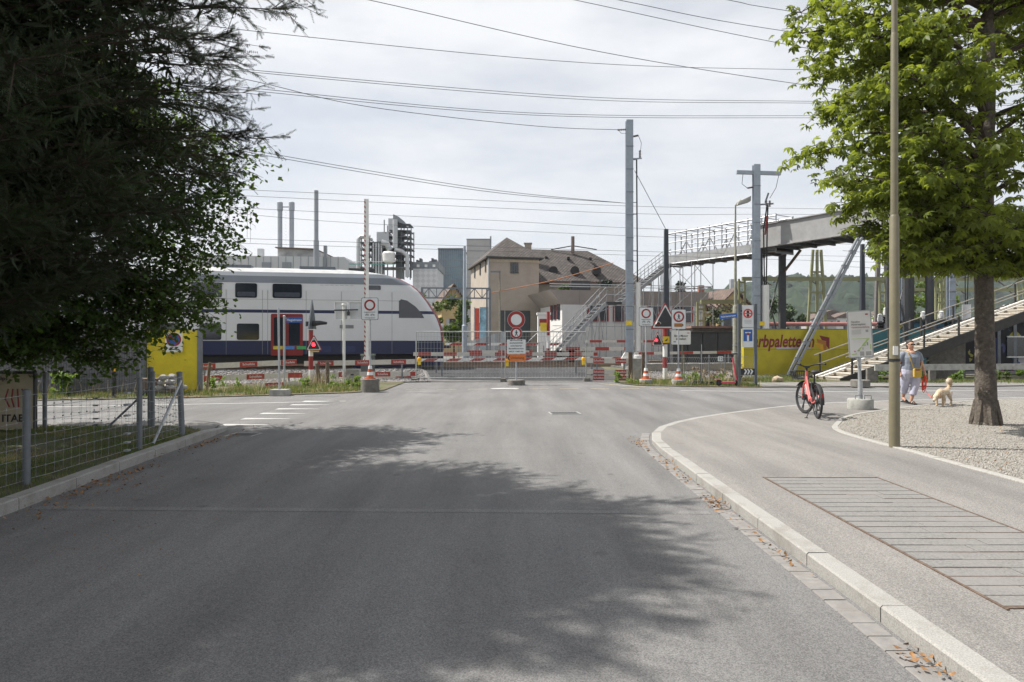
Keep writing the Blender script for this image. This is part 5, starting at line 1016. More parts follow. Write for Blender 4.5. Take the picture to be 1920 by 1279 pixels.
b.tube([(.26,0,.40),(.36,0,.36),(.44,0,.30)],[.085,.07,.066],12); b.tube([(.40,0,.33),(.47,0,.285),(.53,0,.245)],[.07,.085,.06],12); b.tube([(.50,0,.255),(.57,0,.205),(.61,0,.175)],[.05,.042,.032],10)
for s in (-1,1):
    b.tube([(.22,s*.075,.36),(.20,s*.085,.25),(.215,s*.085,.15),(.21,s*.085,.05),(.235,s*.085,.02)],[.058,.04,.03,.026,.028],10); b.tube([(.20,s*.085,.018),(.265,s*.085,.016)],[.03,.026],8)
    b.tube([(-.27,s*.075,.40),(-.22,s*.09,.29),(-.27,s*.09,.22),(-.355,s*.09,.165),(-.335,s*.09,.06),(-.32,s*.09,.02)],[.078,.062,.042,.03,.025,.027],10); b.tube([(-.35,s*.09,.018),(-.275,s*.09,.016)],[.03,.026],8)
b.tube([(-.32,0,.46),(-.40,0,.53),(-.44,.01,.62),(-.41,.02,.72),(-.33,.03,.76),(-.26,.03,.72),(-.25,.03,.66)],[.05,.05,.055,.06,.06,.05,.02],10)
body=remesh('body',b,m_fur,dg,.011,2)
fu=[];ff=[]
me=body.data; 
for poly in list(me.polygons)[::1]:
    if random.random()<.5:
        c=poly.center; n_=poly.normal; d=(n_*.55+Vector((-.7,0,-.35))+Vector((random.gauss(0,.25),random.gauss(0,.25),random.gauss(0,.25)))).normalized(); l=.05 if c.z>.5 else .014; s=d.cross(n_).normalized()*.003; k0=len(fu); fu+=[tuple(c-s),tuple(c+s),tuple(c+d*l)]; ff.append((k0,k0+1,k0+2))
fast('fur',fu,ff,m_fur,dg,'stuff')
m_ear=M('tan_ear',(.36,.22,.11),.9)
for s in (-1,1):
    e=MB(); e.tube([(.44,s*.06,.37),(.45,s*.105,.33),(.47,s*.115,.27),(.48,s*.105,.24)],[.02,.038,.034,.012],8,ry=[.012,.012,.012,.008]); e.build('ear',m_ear,dg,False,True); MB().lathe([(.001,-.012),(.012,0),(.001,.012)],(.545,s*.045,.285),8).build('eye',m_black,dg)
MB().lathe([(.005,-.018),(.022,0),(.005,.018)],(.628,0,.175),10).build('nose',m_black,dg); MB().tube([(.37,-.085,.31),(.40,0,.255),(.37,.085,.31),(.33,.05,.40),(.33,-.05,.40),(.37,-.085,.31)],.012,6).build('collar',m_red,dg)
# ------------------------------------------------------------------ painted walls on the right
Wl0=Vector((11.0,31.35,0))
def wl(px): return lin(px,11.0,31.35)
yw=T('painted_wall','yellow painted concrete wall lettered farbpalette.ch','wall',Wl0); a=wl(1392); c=wl(1592); m_yw=M('yellow_wall_paint',(.40,.335,.02),.75,var=.12,scale=2,bump=.15,bscale=14,col2=(.30,.26,.04),fac2=(.55,.8),s2=1.2)
MB().bar(a+Vector((0,0,1.08)),c+Vector((0,0,1.08)),.22,2.22).build('wall_body',m_yw,yw,True); MB().bar(a+Vector((0,0,2.205)),c+Vector((0,0,2.205)),.26,.03).build('coping',m_concd,yw,True); MB().bar(a+Vector((0,0,1.25))-TN*.112,c+Vector((0,0,1.25))-TN*.112,.004,.015).build('joint',m_concd,yw,True)
ang=math.atan2(TD.y,TD.x); m_maroon=M('maroon_letters',(.17,.018,.025),.7,var=.12)
tx=wl(1403); o=text('farbpalette.ch',.80,m_maroon,yw,tx-Wl0-TN*.116+Vector((0,0,1.62)),rot=(PI/2,0,ang),align='LEFT',shear=.22,bold=.02,sx_=.76)
g0=wl(1453)-TN*.114; g1=wl(1517)-TN*.114; MB().bar(g0+Vector((0,0,1.33)),g1+Vector((0,0,1.33)),.004,.1).build('grey_strip',m_mapk,yw,True)
def wq(px,py): p=wl(px)-TN*.115; return Vector((p.x,p.y,gz(py,p.y)))
for P_,m in (([(1533,629),(1552,633),(1552,656),(1546,648),(1546,640),(1538,638)],m_maroon),([(1528,635),(1546,641),(1547,659),(1541,655),(1540,646),(1530,642)],M('rust_logo',(.36,.14,.03),.7)),([(1521,641),(1541,648),(1541,661)],M('ochre_logo',(.55,.30,.02),.7))):
    v=[wq(*x) for x in P_]; MB().add([x-TN*(.004 if m==m_maroon else .002) for x in v],[tuple(range(len(v)))]).build('logo',m,yw,True)
tw=T('painted_wall','teal painted wall behind the concrete stairs','wall',wl(1600)); a=wl(1592.5); c=wl(1800); MB().bar(a+Vector((0,0,1.08)),c+Vector((0,0,1.08)),.22,2.26).build('wall_body',M('teal_paint',(.05,.17,.19),.75,var=.12,scale=2,col2=(.04,.11,.12),fac2=(.5,.8),s2=1),tw,True); MB().bar(a+Vector((0,0,2.23)),c+Vector((0,0,2.23)),.26,.04).build('coping',m_concd,tw,True)
# graffiti hut
gm=M('graffiti_mural',(.05,.05,.07),.8,var=.2,scale=3)
t=gm.node_tree; n=t.nodes.new; g=n('ShaderNodeNewGeometry'); vo=n('ShaderNodeTexVoronoi'); vo.inputs['Scale'].default_value=3.2; nz=n('ShaderNodeTexNoise'); nz.inputs['Scale'].default_value=2.6; nz.inputs['Detail'].default_value=4; mm=n('ShaderNodeMix'); mm.data_type='VECTOR'; mm.inputs['Factor'].default_value=.55; t.links.new(g.outputs['Position'],nz.inputs['Vector']); t.links.new(g.outputs['Position'],mm.inputs['A']); t.links.new(nz.outputs['Color'],mm.inputs['B']); t.links.new(mm.outputs['Result'],vo.inputs['Vector'])
rp=n('ShaderNodeValToRGB'); rp.color_ramp.interpolation='CONSTANT'; sp_=n('ShaderNodeSeparateColor'); t.links.new(vo.outputs['Color'],sp_.inputs[0]); t.links.new(sp_.outputs[0],rp.inputs['Fac'])
for i,(p_,c_) in enumerate(((0,(.015,.015,.02)),(.4,(.06,.07,.16)),(.52,(.25,.03,.12)),(.62,(.02,.02,.03)),(.74,(.05,.15,.22)),(.84,(.30,.28,.06)),(.9,(.35,.35,.37)))):
    e=rp.color_ramp.elements[0] if i==0 else rp.color_ramp.elements.new(p_); e.position=p_; e.color=c_+(1,)
t.links.new(rp.outputs[0],t.nodes['Principled BSDF'].inputs['Base Color'])
gh=T('graffiti_hut','dark hut covered in colourful graffiti under the stairs','hut',wl(1850)+TN*.6); a=wl(1762)+TN*.35; c=a+TD*11
MB().bar(a+Vector((0,0,1.3))+TN*1.2,c+Vector((0,0,1.3))+TN*1.2,2.4,2.6).build('wall',gm,gh,True); MB().bar(a+Vector((0,0,2.66))+TN*1.2-TD*.2,c+Vector((0,0,2.66))+TN*1.2,2.8,.1).build('roof',m_dark,gh,True)
for s_ in (0,3.9,4.9): MB().bar(a+TD*s_-TN*.03,a+TD*s_-TN*.03+Vector((0,0,2.6)),.16,.06).build('corner_post',m_gp,gh,True)
fw=a+TD*4.4-TN*.02; MB().bar(fw+Vector((0,0,1.35)),fw+TD*1.2+Vector((0,0,1.35)),.05,1.0).build('window',m_glass,gh,True)
for dz in (.83,1.87): MB().bar(fw+Vector((0,0,dz))-TN*.03,fw+TD*1.2+Vector((0,0,dz))-TN*.03,.06,.06).build('window_frame',m_whitep,gh,True)
wr=T('timber_rail','low weathered timber rail on posts in front of the graffiti hut','railing',(15.6,26.6,0)); MB().bar((gx(1640,26.4),26.4,.62),(26,28.4,.62),.06,.24).build('rail',m_conc,wr,True)
for x in (13.9,14.1,16.6,19.2,22): y=26.45+(x-14)*.165; MB().box(x-.12,x+.12,y+.04,y+.16,-.02,.6).build('post',m_concd,wr,True)
# ------------------------------------------------------------------ concrete stairs with steel stringers
sa=Vector((13.55,27.9,0)); rise=.162; run_=.525; ns=26; wd=2.0; m_step=M('stair_tread',(.46,.43,.38),.9,var=.2,scale=10,bump=.3,bscale=40); m_str=M('dark_stringer',(.032,.03,.028),.7,var=.3,scale=6)
st_=T('stairs','wide concrete stairs with dark steel stringers and bicycle ramps','stairs',sa)
P_=lambda u,s,z: sa+TD*u+TN*s+Vector((0,0,z))
for i in range(ns):
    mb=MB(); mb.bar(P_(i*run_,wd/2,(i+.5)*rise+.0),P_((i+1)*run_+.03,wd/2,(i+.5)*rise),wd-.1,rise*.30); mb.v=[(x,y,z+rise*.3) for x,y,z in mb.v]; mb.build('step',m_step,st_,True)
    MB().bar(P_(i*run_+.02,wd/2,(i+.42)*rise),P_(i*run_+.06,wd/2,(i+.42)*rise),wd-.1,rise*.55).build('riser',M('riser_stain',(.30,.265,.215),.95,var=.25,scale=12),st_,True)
sl2=rise/run_
for s in (0,wd): MB().bar(P_(-.1,s,-.08),P_(ns*run_,s,ns*rise-.08),.09,.42).build('stringer',m_str,st_,True)
for s in (wd*.62,wd*.84): MB().bar(P_(-.1,s,.13),P_(ns*run_,s,ns*rise+.13),.16,.05).build('bicycle_ramp',M('pale_ramp',(.55,.53,.49),.8,var=.12),st_,True)
for s in (0,wd):
    for h in (.55,.95) if s==0 else (1.0,.55): MB().tube([P_(.1,s,h+.1*sl2),P_(ns*run_,s,ns*rise+h)],.022,8).build('handrail',M('worn_handrail',(.30,.27,.23),.5,.3),st_,True)
    u=.4
    while u<ns*run_: MB().bar(P_(u,s,u*sl2-.1),P_(u,s,u*sl2+.97),.07,.05).build('baluster',m_str,st_,True); u+=1.75
text('VANDO',.24,m_mapk,st_,P_(3.2,-.05,3.2*sl2-.06)-sa,rot=(PI/2,-math.atan(sl2),ang),shear=.3)
MB().bar(P_(6,wd/2,0),P_(6,wd/2,1.75),1.6,.2).build('support_wall',m_concd,st_,True); MB().bar(P_(12.5,wd/2,0),P_(12.5,wd/2,3.7),1.6,.2).build('support_wall',m_concd,st_,True)
# ------------------------------------------------------------------ footbridge, scaffold truss, scaffold stairs
A0=Vector((10.85,46,0)); A1=Vector((14.9,40,0)); bd_=(A1-A0).normalized(); bn=Vector((-bd_.y,bd_.x,0)) ; A2=A1+bd_*8.4
m_brg=M('bridge_grey_steel',(.27,.27,.27),.6,.2,var=.12,scale=3); m_brd=M('bridge_dark_steel',(.06,.062,.066),.6,.2,var=.15)
fb_=T('steel_footbridge','grey steel plate girder footbridge on dark columns above the tracks','bridge',A1)
for s in (-1.1,1.1): MB().bar(A1+bn*s+Vector((0,0,7.6)),A2+bn*s+Vector((0,0,7.75)),.09,1.25).build('girder',m_brg,fb_,True); MB().bar(A1+bn*s+Vector((0,0,8.25)),A2+bn*s+Vector((0,0,8.4)),.3,.05).build('flange',m_brg,fb_,True); MB().bar(A1+bn*s+Vector((0,0,6.97)),A2+bn*s+Vector((0,0,7.12)),.3,.05).build('flange',m_brg,fb_,True)
MB().bar(A1+Vector((0,0,7.1)),A2+Vector((0,0,7.25)),2.1,.12).build('deck',m_brd,fb_,True)
for i in range(8): p=A1+bd_*(i*1.1+.3); MB().bar(p-bn*1.05+Vector((0,0,6.98)),p+bn*1.05+Vector((0,0,6.98)),.12,.18).build('cross_beam',m_brd,fb_,True)
for u in (.3,7.6):
    for s in (-1.1,1.1): p=A1+bd_*u+bn*s; MB().bar(p,p+Vector((0,0,6.94)),.34 if u<1 else .2,.30 if u<1 else .2).build('column',m_brd,fb_,True)
    p=A1+bd_*u; MB().bar(p-bn*1.3+Vector((0,0,6.8)),p+bn*1.3+Vector((0,0,6.8)),.3,.3).build('crosshead',m_brd,fb_,True)
    MB().bar(p-bn*1.1+Vector((0,0,1)),p+bn*1.1+Vector((0,0,6.2)),.05).bar(p+bn*1.1+Vector((0,0,1)),p-bn*1.1+Vector((0,0,6.2)),.05).build('cross_bracing',m_brd,fb_,True)
    MB().bar(p+bn*1.1+Vector((0,0,5.6)),p+bn*1.1+bd_*1.2+Vector((0,0,6.9)),.12).build('knee_brace',m_rust,fb_,True)
dp=at(1480,704,30.9); de=at(1612,446,33.2); sr=T('diagonal_prop','long slanting steel prop rising in front of the yellow wall','prop',dp); MB().bar(dp-Vector((.10,0,0)),de-Vector((.10,0,0)),.09,.16,up=(0,1,0)).bar(dp+Vector((.10,0,0)),de+Vector((.10,0,0)),.09,.16,up=(0,1,0)).build('twin_profile',M('prop_grey',(.20,.215,.23),.5,.3),sr,True)
for i in range(1,9): p=dp.lerp(de,i/9); MB().bar(p-Vector((.15,0,0)),p+Vector((.15,0,0)),.14,.18).build('batten',m_gp,sr,True)
MB().box(dp.x-.4,dp.x+.4,30.6,31.2,0,.08).build('foot_plate',m_dark,sr,True)
fe=T('bridge_end_tower','steel tower carrying the near end of the footbridge behind the chestnut','tower',A2)
for s in (-1.1,1.1): MB().bar(A2+bn*s,A2+bn*s+Vector((0,0,7.1)),.18).build('column',m_brd,fe,True)
# truss
m_sc=M('scaffold_zinc',(.30,.31,.325),.45,.5,var=.15,scale=6)
ts=T('scaffold_truss','long galvanised scaffold truss walkway beside the steel footbridge','scaffold bridge',A0)
Lb=(A1-A0).length+1.2
for s in (-.8,.8):
    o_=bn*s
    for h in (6.75,7.55,8.15,8.75): MB().tube([A0+o_+Vector((0,0,h)),A0+bd_*Lb+o_+Vector((0,0,h))],.05 if h in (6.75,8.75) else .034,6).build('chord',m_sc,ts,True)
    n=9
    for i in range(n+1):
        p=A0+bd_*(Lb*i/n)+o_; MB().tube([p+Vector((0,0,6.7)),p+Vector((0,0,8.85))],.042,6).build('upright',m_sc,ts,True)
        if i<n: p2=A0+bd_*(Lb*(i+1)/n)+o_; MB().tube([p+Vector((0,0,6.75 if i%2 else 8.1)),p2+Vector((0,0,8.1 if i%2 else 6.75))],.036,5).build('diagonal',m_sc,ts,True)
    MB().bar(A0+o_*1.02+Vector((0,0,7.06)),A0+bd_*Lb+o_*1.02+Vector((0,0,7.06)),.02,.5).build('side_sheet',M('sheet_grey',(.26,.265,.27),.6),ts,True)
for i in range(10):
    p=A0+bd_*(Lb*i/9); MB().tube([p-bn*.8+Vector((0,0,8.78)),p+bn*.8+Vector((0,0,8.78))],.025,5).build('top_tie',m_sc,ts,True); MB().bar(p-bn*.8+Vector((0,0,6.68)),p+bn*.8+Vector((0,0,6.68)),.1,.1).build('floor_beam',m_gp,ts,True)
MB().bar(A0+Vector((0,0,6.78)),A0+bd_*Lb+Vector((0,0,6.78)),1.5,.05).build('deck',m_wood,ts,True)
def tower(name,label,c,w,d,h,lev,rz=ang):
    t=T(name,label,'scaffold',c); ca=Vector((math.cos(rz),math.sin(rz),0)); cb_=Vector((-math.sin(rz),math.cos(rz),0)); cs_=[c+ca*(sx_*w/2)+cb_*(sy_*d/2) for sx_,sy_ in ((-1,-1),(1,-1),(1,1),(-1,1))]
    for p in cs_: MB().tube([p,p+Vector((0,0,h))],.026,6).build('standard',m_sc,t,True)
    for l in range(1,lev+1):
        z=h*l/lev
        for i in range(4): MB().tube([cs_[i]+Vector((0,0,z)),cs_[(i+1)%4]+Vector((0,0,z))],.022,5).build('ledger',m_sc,t,True)
        for i in (0,2): MB().tube([cs_[i]+Vector((0,0,z-h/lev)),cs_[(i+1)%4]+Vector((0,0,z))] if l%2 else [cs_[(i+1)%4]+Vector((0,0,z-h/lev)),cs_[i]+Vector((0,0,z))],.018,5).build('brace',m_sc,t,True)
    for p in cs_: MB().box(p.x-.1,p.x+.1,p.y-.1,p.y+.1,-.02,.03).build('base_plate',m_rust,t,True)
    return t
g0=hgt(11,46)
tower('scaffold_tower','scaffold tower under the left end of the truss walkway',A0+bd_*.3+Vector((0,0,g0)),1.8,1.7,6.4,4); tower('scaffold_tower','scaffold tower with yellow tubes behind the pedestrian ban sign',A0+bd_*2.0+Vector((0,0,g0)),1.5,1.6,6.4,4)
# stairs of scaffold
ss=T('scaffold_stairs','galvanised scaffold stairs climbing in two flights to the truss walkway','stairs',Vector((2.5,44,g0)))
def flight(p,q,n,w=1.3,name='flight'):
    p=Vector(p); q=Vector(q); back=TN*w
    for b_ in (Vector((0,0,0)),back):
        MB().bar(p+b_,q+b_,.06,.22).build('stringer',m_sc,ss,True)
        for h in (.55,1.05): MB().tube([p+b_+Vector((0,0,h)),q+b_+Vector((0,0,h))],.024,6).build('handrail',m_sc,ss,True)
        for i in range(0,n+1): r_=p.lerp(q,i/n)+b_; MB().tube([r_,r_+Vector((0,0,1.05))],.012,4).build('baluster',m_sc,ss,True)
    for i in range(n): r_=p.lerp(q,(i+.5)/n); MB().bar(r_+Vector((0,0,.05)),r_+back+Vector((0,0,.05)),.26,.04,up=(0,0,1)).build('tread',m_sc,ss,True)
p1=Vector((2.6,43.8,g0)); p2=Vector((gx(1137,44.8),44.8,4.15)); p3=Vector((gx(1166,45.0),45.0,4.15)); p4=Vector((gx(1258,46.0),46.0,6.78))
flight(p1,p2,16); flight(p3,p4,13)
MB().bar(p2+TN*.65,p3+TN*.65,1.4,.14).build('landing',m_dark,ss,True)
for h in (.55,1.05): MB().tube([p2+Vector((0,0,h)),p3+Vector((0,0,h))],.024,6).build('handrail',m_sc,ss,True)
for i in range(1,8):
    r_=p1.lerp(p2,i/7); r2=p1.lerp(p2,(i-1)/7)
    for b_ in (Vector((0,0,0)),TN*1.3): MB().tube([Vector((r_.x,r_.y,g0))+b_,r_+b_],.025,6).build('leg',m_sc,ss,True)
    if i>1: MB().tube([Vector((r2.x,r2.y,g0)),r_*.999],.018,5).tube([Vector((r_.x,r_.y,g0)),r2],.018,5).build('brace',m_sc,ss,True)
for i in range(0,6):
    r_=p3.lerp(p4,i/5); r2=p3.lerp(p4,max(0,i-1)/5)
    for b_ in (Vector((0,0,0)),TN*1.3): MB().tube([Vector((r_.x,r_.y,g0))+b_,r_+b_],.025,6).build('leg',m_sc,ss,True)
    if i: MB().tube([Vector((r2.x,r2.y,g0)),r_],.018,5).tube([Vector((r_.x,r_.y,2.5)),Vector((r2.x,r2.y,4.0))],.018,5).build('brace',m_sc,ss,True)
MB().tube([(2.3,43.5,2.2),p3],.02,5).tube([p1+Vector((0,0,2.3)),p4+Vector((0,0,-4.2))],.02,5).build('ledger',m_sc,ss,True)
rl=T('ramp_railing','low galvanised railing at the foot of the scaffold stairs','railing',(gx(1000,42.5),42.5,g0))
for i in range(14): x=gx(988+i*6,42.5); MB().tube([(x,42.5,g0),(x,42.5,g0+1.1+.25*min(1,i/6))],.018,5).build('baluster',m_sc,rl,True)
MB().tube([(gx(985,42.5),42.5,g0+1.1),(gx(1010,42.5),42.5,g0+1.9),(gx(1070,42.5),42.5,g0+1.9)],.028,6).tube([(gx(985,42.5),42.5,g0+.5),(gx(1070,42.5),42.5,g0+.7)],.02,6).build('handrail',m_sc,rl,True)
sf=T('site_fence','grey solid site fence left of the round signs beyond the tracks','fence',(gx(900,46),46,g0))
for i in range(12): x0=gx(875+i*6,46); MB().box(x0+.01,x0+.2,45.97,46.03,g0-.02,g0+1.3+.06*i).build('panel',m_galv if i%3 else m_sc,sf,True)
# ------------------------------------------------------------------ masts
def hmast(px,Y,ztop,label,w=.34):
    p=Vector((gx(px,Y),Y,hgt(gx(px,Y),Y)-.05)); t=T('catenary_mast',label,'mast',p); z=ztop-p.z
    MB().box(-w/2,w/2,-.16,-.13,0,z).box(-w/2,w/2,.13,.16,0,z).box(-.04,.04,-.13,.13,0,z).build('steel_profile',m_mast,t)
    for i in range(10): MB().box(-w/2-.02,w/2+.02,-.18,-.165,.8+i*(z-1)/10,.83+i*(z-1)/10).build('strap',m_gp,t)
    MB().box(-.35,.35,-.35,.35,-.1,.28).build('foundation',m_conc,t); return t,p
m1,mp1=hmast(1180,34,gz(226,34),'tall grey steel catenary mast beside the scaffold stairs')
def ins(t,a_,b_,r=.05,n=5):
    a_=Vector(a_); b_=Vector(b_); mb=MB(); mb.tube([a_,b_],r*.4,6)
    for i in range(n): c=a_.lerp(b_,(i+.5)/n); d=(b_-a_).normalized()*.02; mb.tube([c-d,c+d],[r,r],8)
    mb.build('insulator',M('insulator_brown',(.11,.085,.075),.3),t)
z=lambda py: gz(py,34)-mp1.z
ins(m1,(-.18,0,z(243)),(-.6,-.02,z(244))); ins(m1,(.2,0,z(256)),(.45,0,z(254))); MB().tube([(.45,0,z(254)),(.6,0,z(268)),(.55,0,z(285))],.012,5).tube([(-.17,0,z(250)),(-.4,0,z(250)),(-.55,0,z(244))],.01,5).build('jumper_cable',m_black,m1); ins(m1,(.53,0,z(282)),(.53,0,z(296)),.06,4); MB().bar((.17,0,z(298)),(.62,0,z(297)),.06).build('bracket',m_mast,m1)
MB().tube([(.36,-.02,z(300)),(.40,-.02,z(532))],.035,8).build('down_cable',m_black,m1); MB().tube([(.42,-.02,z(530)),(.42,-.02,z(658))],.13,14).build('cable_tube',m_whitep,m1,False,True); MB().lathe([(.33,-.12),(.33,.05),(.16,.22)],(.42,-.02,z(668)),12).build('tube_foot',m_whitep,m1,False,True)
MB().prism(rrect(.30,.24,.01,-.04,z(606)),-.19,-.182).build('warning_plate',m_yplate,m1)
for py in (300,380,402,470,490): MB().bar((.1,-.02,z(py)),(.4,-.02,z(py)),.03).build('cable_clip',m_gp,m1)
m2,mp2=hmast(1418,38,gz(309,38),'grey catenary mast with cross arm behind the sign frame',.36); z=lambda py: gz(py,38)-mp2.z
MB().bar((-1.1,0,z(323)),(1.35,0,z(325.5)),.16,.2).build('cross_arm',m_mast,m2)
MB().tube([(-.75,-.02,z(327)),(-.8,-.02,z(345)),(-.5,-.02,z(353))],.015,5).tube([(1.25,-.02,z(328)),(1.1,0,z(352)),(.75,0,z(372))],.015,5).build('jumper_cable',m_black,m2); ins(m2,(-.5,-.02,z(353)),(-.18,0,z(351))); ins(m2,(.75,0,z(376)),(.75,0,z(388)),.07,4); ins(m2,(.55,0,z(376)),(.6,0,z(390)),.07,4)
MB().bar((.5,0,z(380)),(.68,0,z(362)),.08).bar((.1,0,z(384)),(.95,0,z(382)),.08).build('switch_arm',m_gp,m2); MB().tube([(.6,0,z(385)),(.4,-.02,z(430)),(.45,-.02,z(535))],.04,8).tube([(.65,0,z(385)),(.6,-.02,z(430)),(.55,-.02,z(535))],.04,8).build('down_cable',m_black,m2); MB().tube([(.58,0,z(405)),(.5,0,z(440))],.045,8).build('red_hose',m_red,m2)
MB().tube([(.5,-.02,z(535)),(.5,-.02,z(618))],.2,14).build('cable_tube',m_whitep,m2,False,True); MB().prism(rrect(.30,.24,.01,.25,z(607)),-.19,-.182).build('warning_plate',m_yplate,m2)
def dark_col(px,Y,py,label):
    p=Vector((gx(px,Y),Y,hgt(gx(px,Y),Y)-.05)); t=T('dark_column',label,'mast',p); h=gz(py,Y)-p.z; mb=MB(); mb.add([(-.15,-.15,0),(.15,-.15,0),(.15,.15,0),(-.15,.15,0),(-.09,-.09,h),(.09,-.09,h),(.09,.09,h),(-.09,.09,h)],[(3,2,1,0),(4,5,6,7),(0,1,5,4),(1,2,6,5),(2,3,7,6),(3,0,4,7)]); mb.build('shaft',M('blue_black_steel',(.035,.042,.055),.5,var=.1),t); MB().box(-.25,.25,-.25,.25,-.05,.1).build('base_plate',m_dark,t)
dark_col(1249,33,430,'dark tapered mast rising behind the black signal triangle'); dark_col(1617,40,458,'dark tapered mast behind the info board'); dark_col(1745,36,474,'dark tapered mast behind the concrete stairs, left of the chestnut trunk')
m3,_=hmast(1693,37,9.5,'grey catenary mast partly hidden by the bronze lamp post',.34); m4,_=hmast(1783,40,9.8,'grey catenary mast with climbing rungs left of the chestnut trunk',.36)
for i in range(14): MB().tube([(-.3,-.2,1+i*.55),(.2,-.2,1+i*.55)],.02,5).build('rung',m_sc,m4)
MB().tube([(.9,-.02,0),(.9,-.02,3.5)],.22,14).build('cable_tube',m_whitep,m4,False,True); MB().tube([(.85,0,3.4),(.8,0,8)],.03,6).tube([(.95,0,3.4),(1.1,0,8)],.03,6).build('down_cable',m_black,m4)
pm=T('light_mast','slim pale grey mast beside the house beyond the tracks','mast',(gx(871,42),42,.3)); MB().lathe([(.16,-.05),(.16,2.3),(.11,2.35),(.08,gz(462,42)-.3)],n=12).build('tube',m_mast,pm,False,True)
yl=T('street_lamp','thin yellowish street lamp in front of the brown house','street lamp',(gx(937,46),46,.3)); MB().tube([(0,0,0),(0,0,gz(511,46)-.3)],.05,8).build('post',m_lpost,yl); MB().box(-.62,.06,-.06,.06,gz(511,46)-.3,gz(508,46)-.3).build('lamp_head',m_gp,yl)
gt=T('signal_gantry','grey lattice signal gantry beam beyond the train nose','gantry',(gx(871,43),43,.3)); a=Vector((gx(790,43),43,gz(540,43))); c=Vector((gx(918,43),43,gz(541,43))); dz=Vector((0,0,-.62)); MB().bar(a,c,.09).bar(a+dz,c+dz,.09).build('chord',m_gp,gt,True)
for i in range(9): p=a.lerp(c,i/9); q_=a.lerp(c,(i+1)/9); MB().bar(p,p+dz,.05).bar(p if i%2 else p+dz,q_+dz if i%2 else q_,.05).build('lattice',m_gp,gt,True)
for px_ in (913,919): MB().bar((gx(px_,43),43,.25),(gx(px_,43),43,gz(541,43)),.1).build('leg',m_gp,gt,True)
MB().bar((gx(792,43),43,.25),(gx(792,43),43,gz(541,43)),.1).build('leg',m_gp,gt,True)
# ------------------------------------------------------------------ substation behind the walls
def gantry(pts,Y,zb,label,af=()):
    t=T('substation_gantry',label,'gantry',(gx(pts[0],Y),Y,hgt(gx(pts[0],Y),Y)-.05)); MB().bar((gx(pts[0],Y),Y,zb),(gx(pts[-1],Y),Y,zb),.2,.26).build('beam',m_olive,t,True)
    for px in pts:
        x=gx(px,Y)
        if px in af:
            for dx in (-.8,0,.75): MB().bar((x+dx,Y,.25),(x+dx*.35,Y,zb+2.0),.16).build('leg',m_olive,t,True)
            for k in range(5): z=.8+k*1.4; f=1-k*.14; MB().bar((x-.75*f,Y,z),(x+.7*f,Y,z),.12).build('rung',m_olive,t,True)
        else:
            for dx in (-.2,.2): MB().bar((x+dx,Y,.25),(x+dx,Y,zb),.12).build('leg',m_olive,t,True)
            for k in range(8): z=.8+k*.7; MB().bar((x-.2,Y,z),(x+.2,Y,z),.06,.12).build('lacing',m_olive,t,True) if z<zb else None
    for k in range(6):
        x=gx(pts[0]+(pts[-1]-pts[0])*(k+.5)/6,Y); ins(t,(x-base_of(t).x,0,zb-t.location.z-.15),(x-base_of(t).x+.5,.1,zb-t.location.z-.45),.06,5)
gantry((1391,1532,1655,1760,1915),47,gz(523,47),'olive green substation gantry with A-frame legs behind the yellow wall',af=(1532,)); gantry((1690,1772,1860,1960),60,gz(543,60),'olive green substation gantry behind the tall dark masts',af=(1772,)); gantry((1314,1384),42,gz(566,42),'low olive green frame before the yellow house')
t=T('lattice_pylon','slender brown grey lattice pole pair behind the info board','pylon',(gx(1643,52),52,.3)); 
for px0,px1 in ((1640,1648),(1665,1661)): MB().bar((gx(px0,52),52,.25),(gx(px1,52),52,gz(445,52)),.26).build('pole',M('pylon_brown',(.13,.12,.115),.8),t,True)
for k in range(4): MB().bar((gx(1642+k,52),52,3.5+k*1.6),(gx(1664-k*.5,52),52,3.5+k*1.6),.16).build('cross_piece',m_gp,t,True)
m_porc=M('porcelain',(.55,.56,.56),.3); 
for i,(px,py,h) in enumerate(((1629,590,1.1),(1661,578,1.0),(1650,590,1.0),(1731,585,1.0),(1765,590,.8),(1884,582,.7),(1902,584,.7),(1914,580,.7))):
    p=at(px,py,40); t=T('transformer_bushing','white and dark porcelain bushing above the painted wall','insulator',(p.x,40,.3),0,'transformer bushings'); z0=p.z-.3
    MB().box(-.22,.22,-.2,.2,-.05,z0-h*.9).build('stand',m_gp,t); mb=MB(); mb.lathe([(.12,0),(.2,.08),(.12,.16),(.2,.24),(.12,.32),(.2,.4),(.1,.5)],(0,0,z0-h*.9),12); mb.build('shed_stack',M('dark_porcelain',(.05,.045,.045),.3),t,False,True); MB().lathe([(.13,0),(.16,.15),(.12,.3),(.14,.38),(.05,.45)],(0,0,z0-h*.9+.5),12).build('cap',m_porc,t,False,True)
rp_=T('pipe','rusty pink pipeline on stands behind the yellow wall','pipe',(gx(1560,44),44,.3)); MB().tube([(gx(1436,44),44,gz(608,44)),(gx(1830,44),44,gz(608,44))],.14,12).build('tube',M('pink_pipe',(.34,.15,.14),.6,var=.15),rp_,True,True)
for i in range(9): x=gx(1450+i*45,44); MB().box(x-.08,x+.08,43.9,44.1,.25,gz(611,44)).build('stand',m_gp,rp_,True)
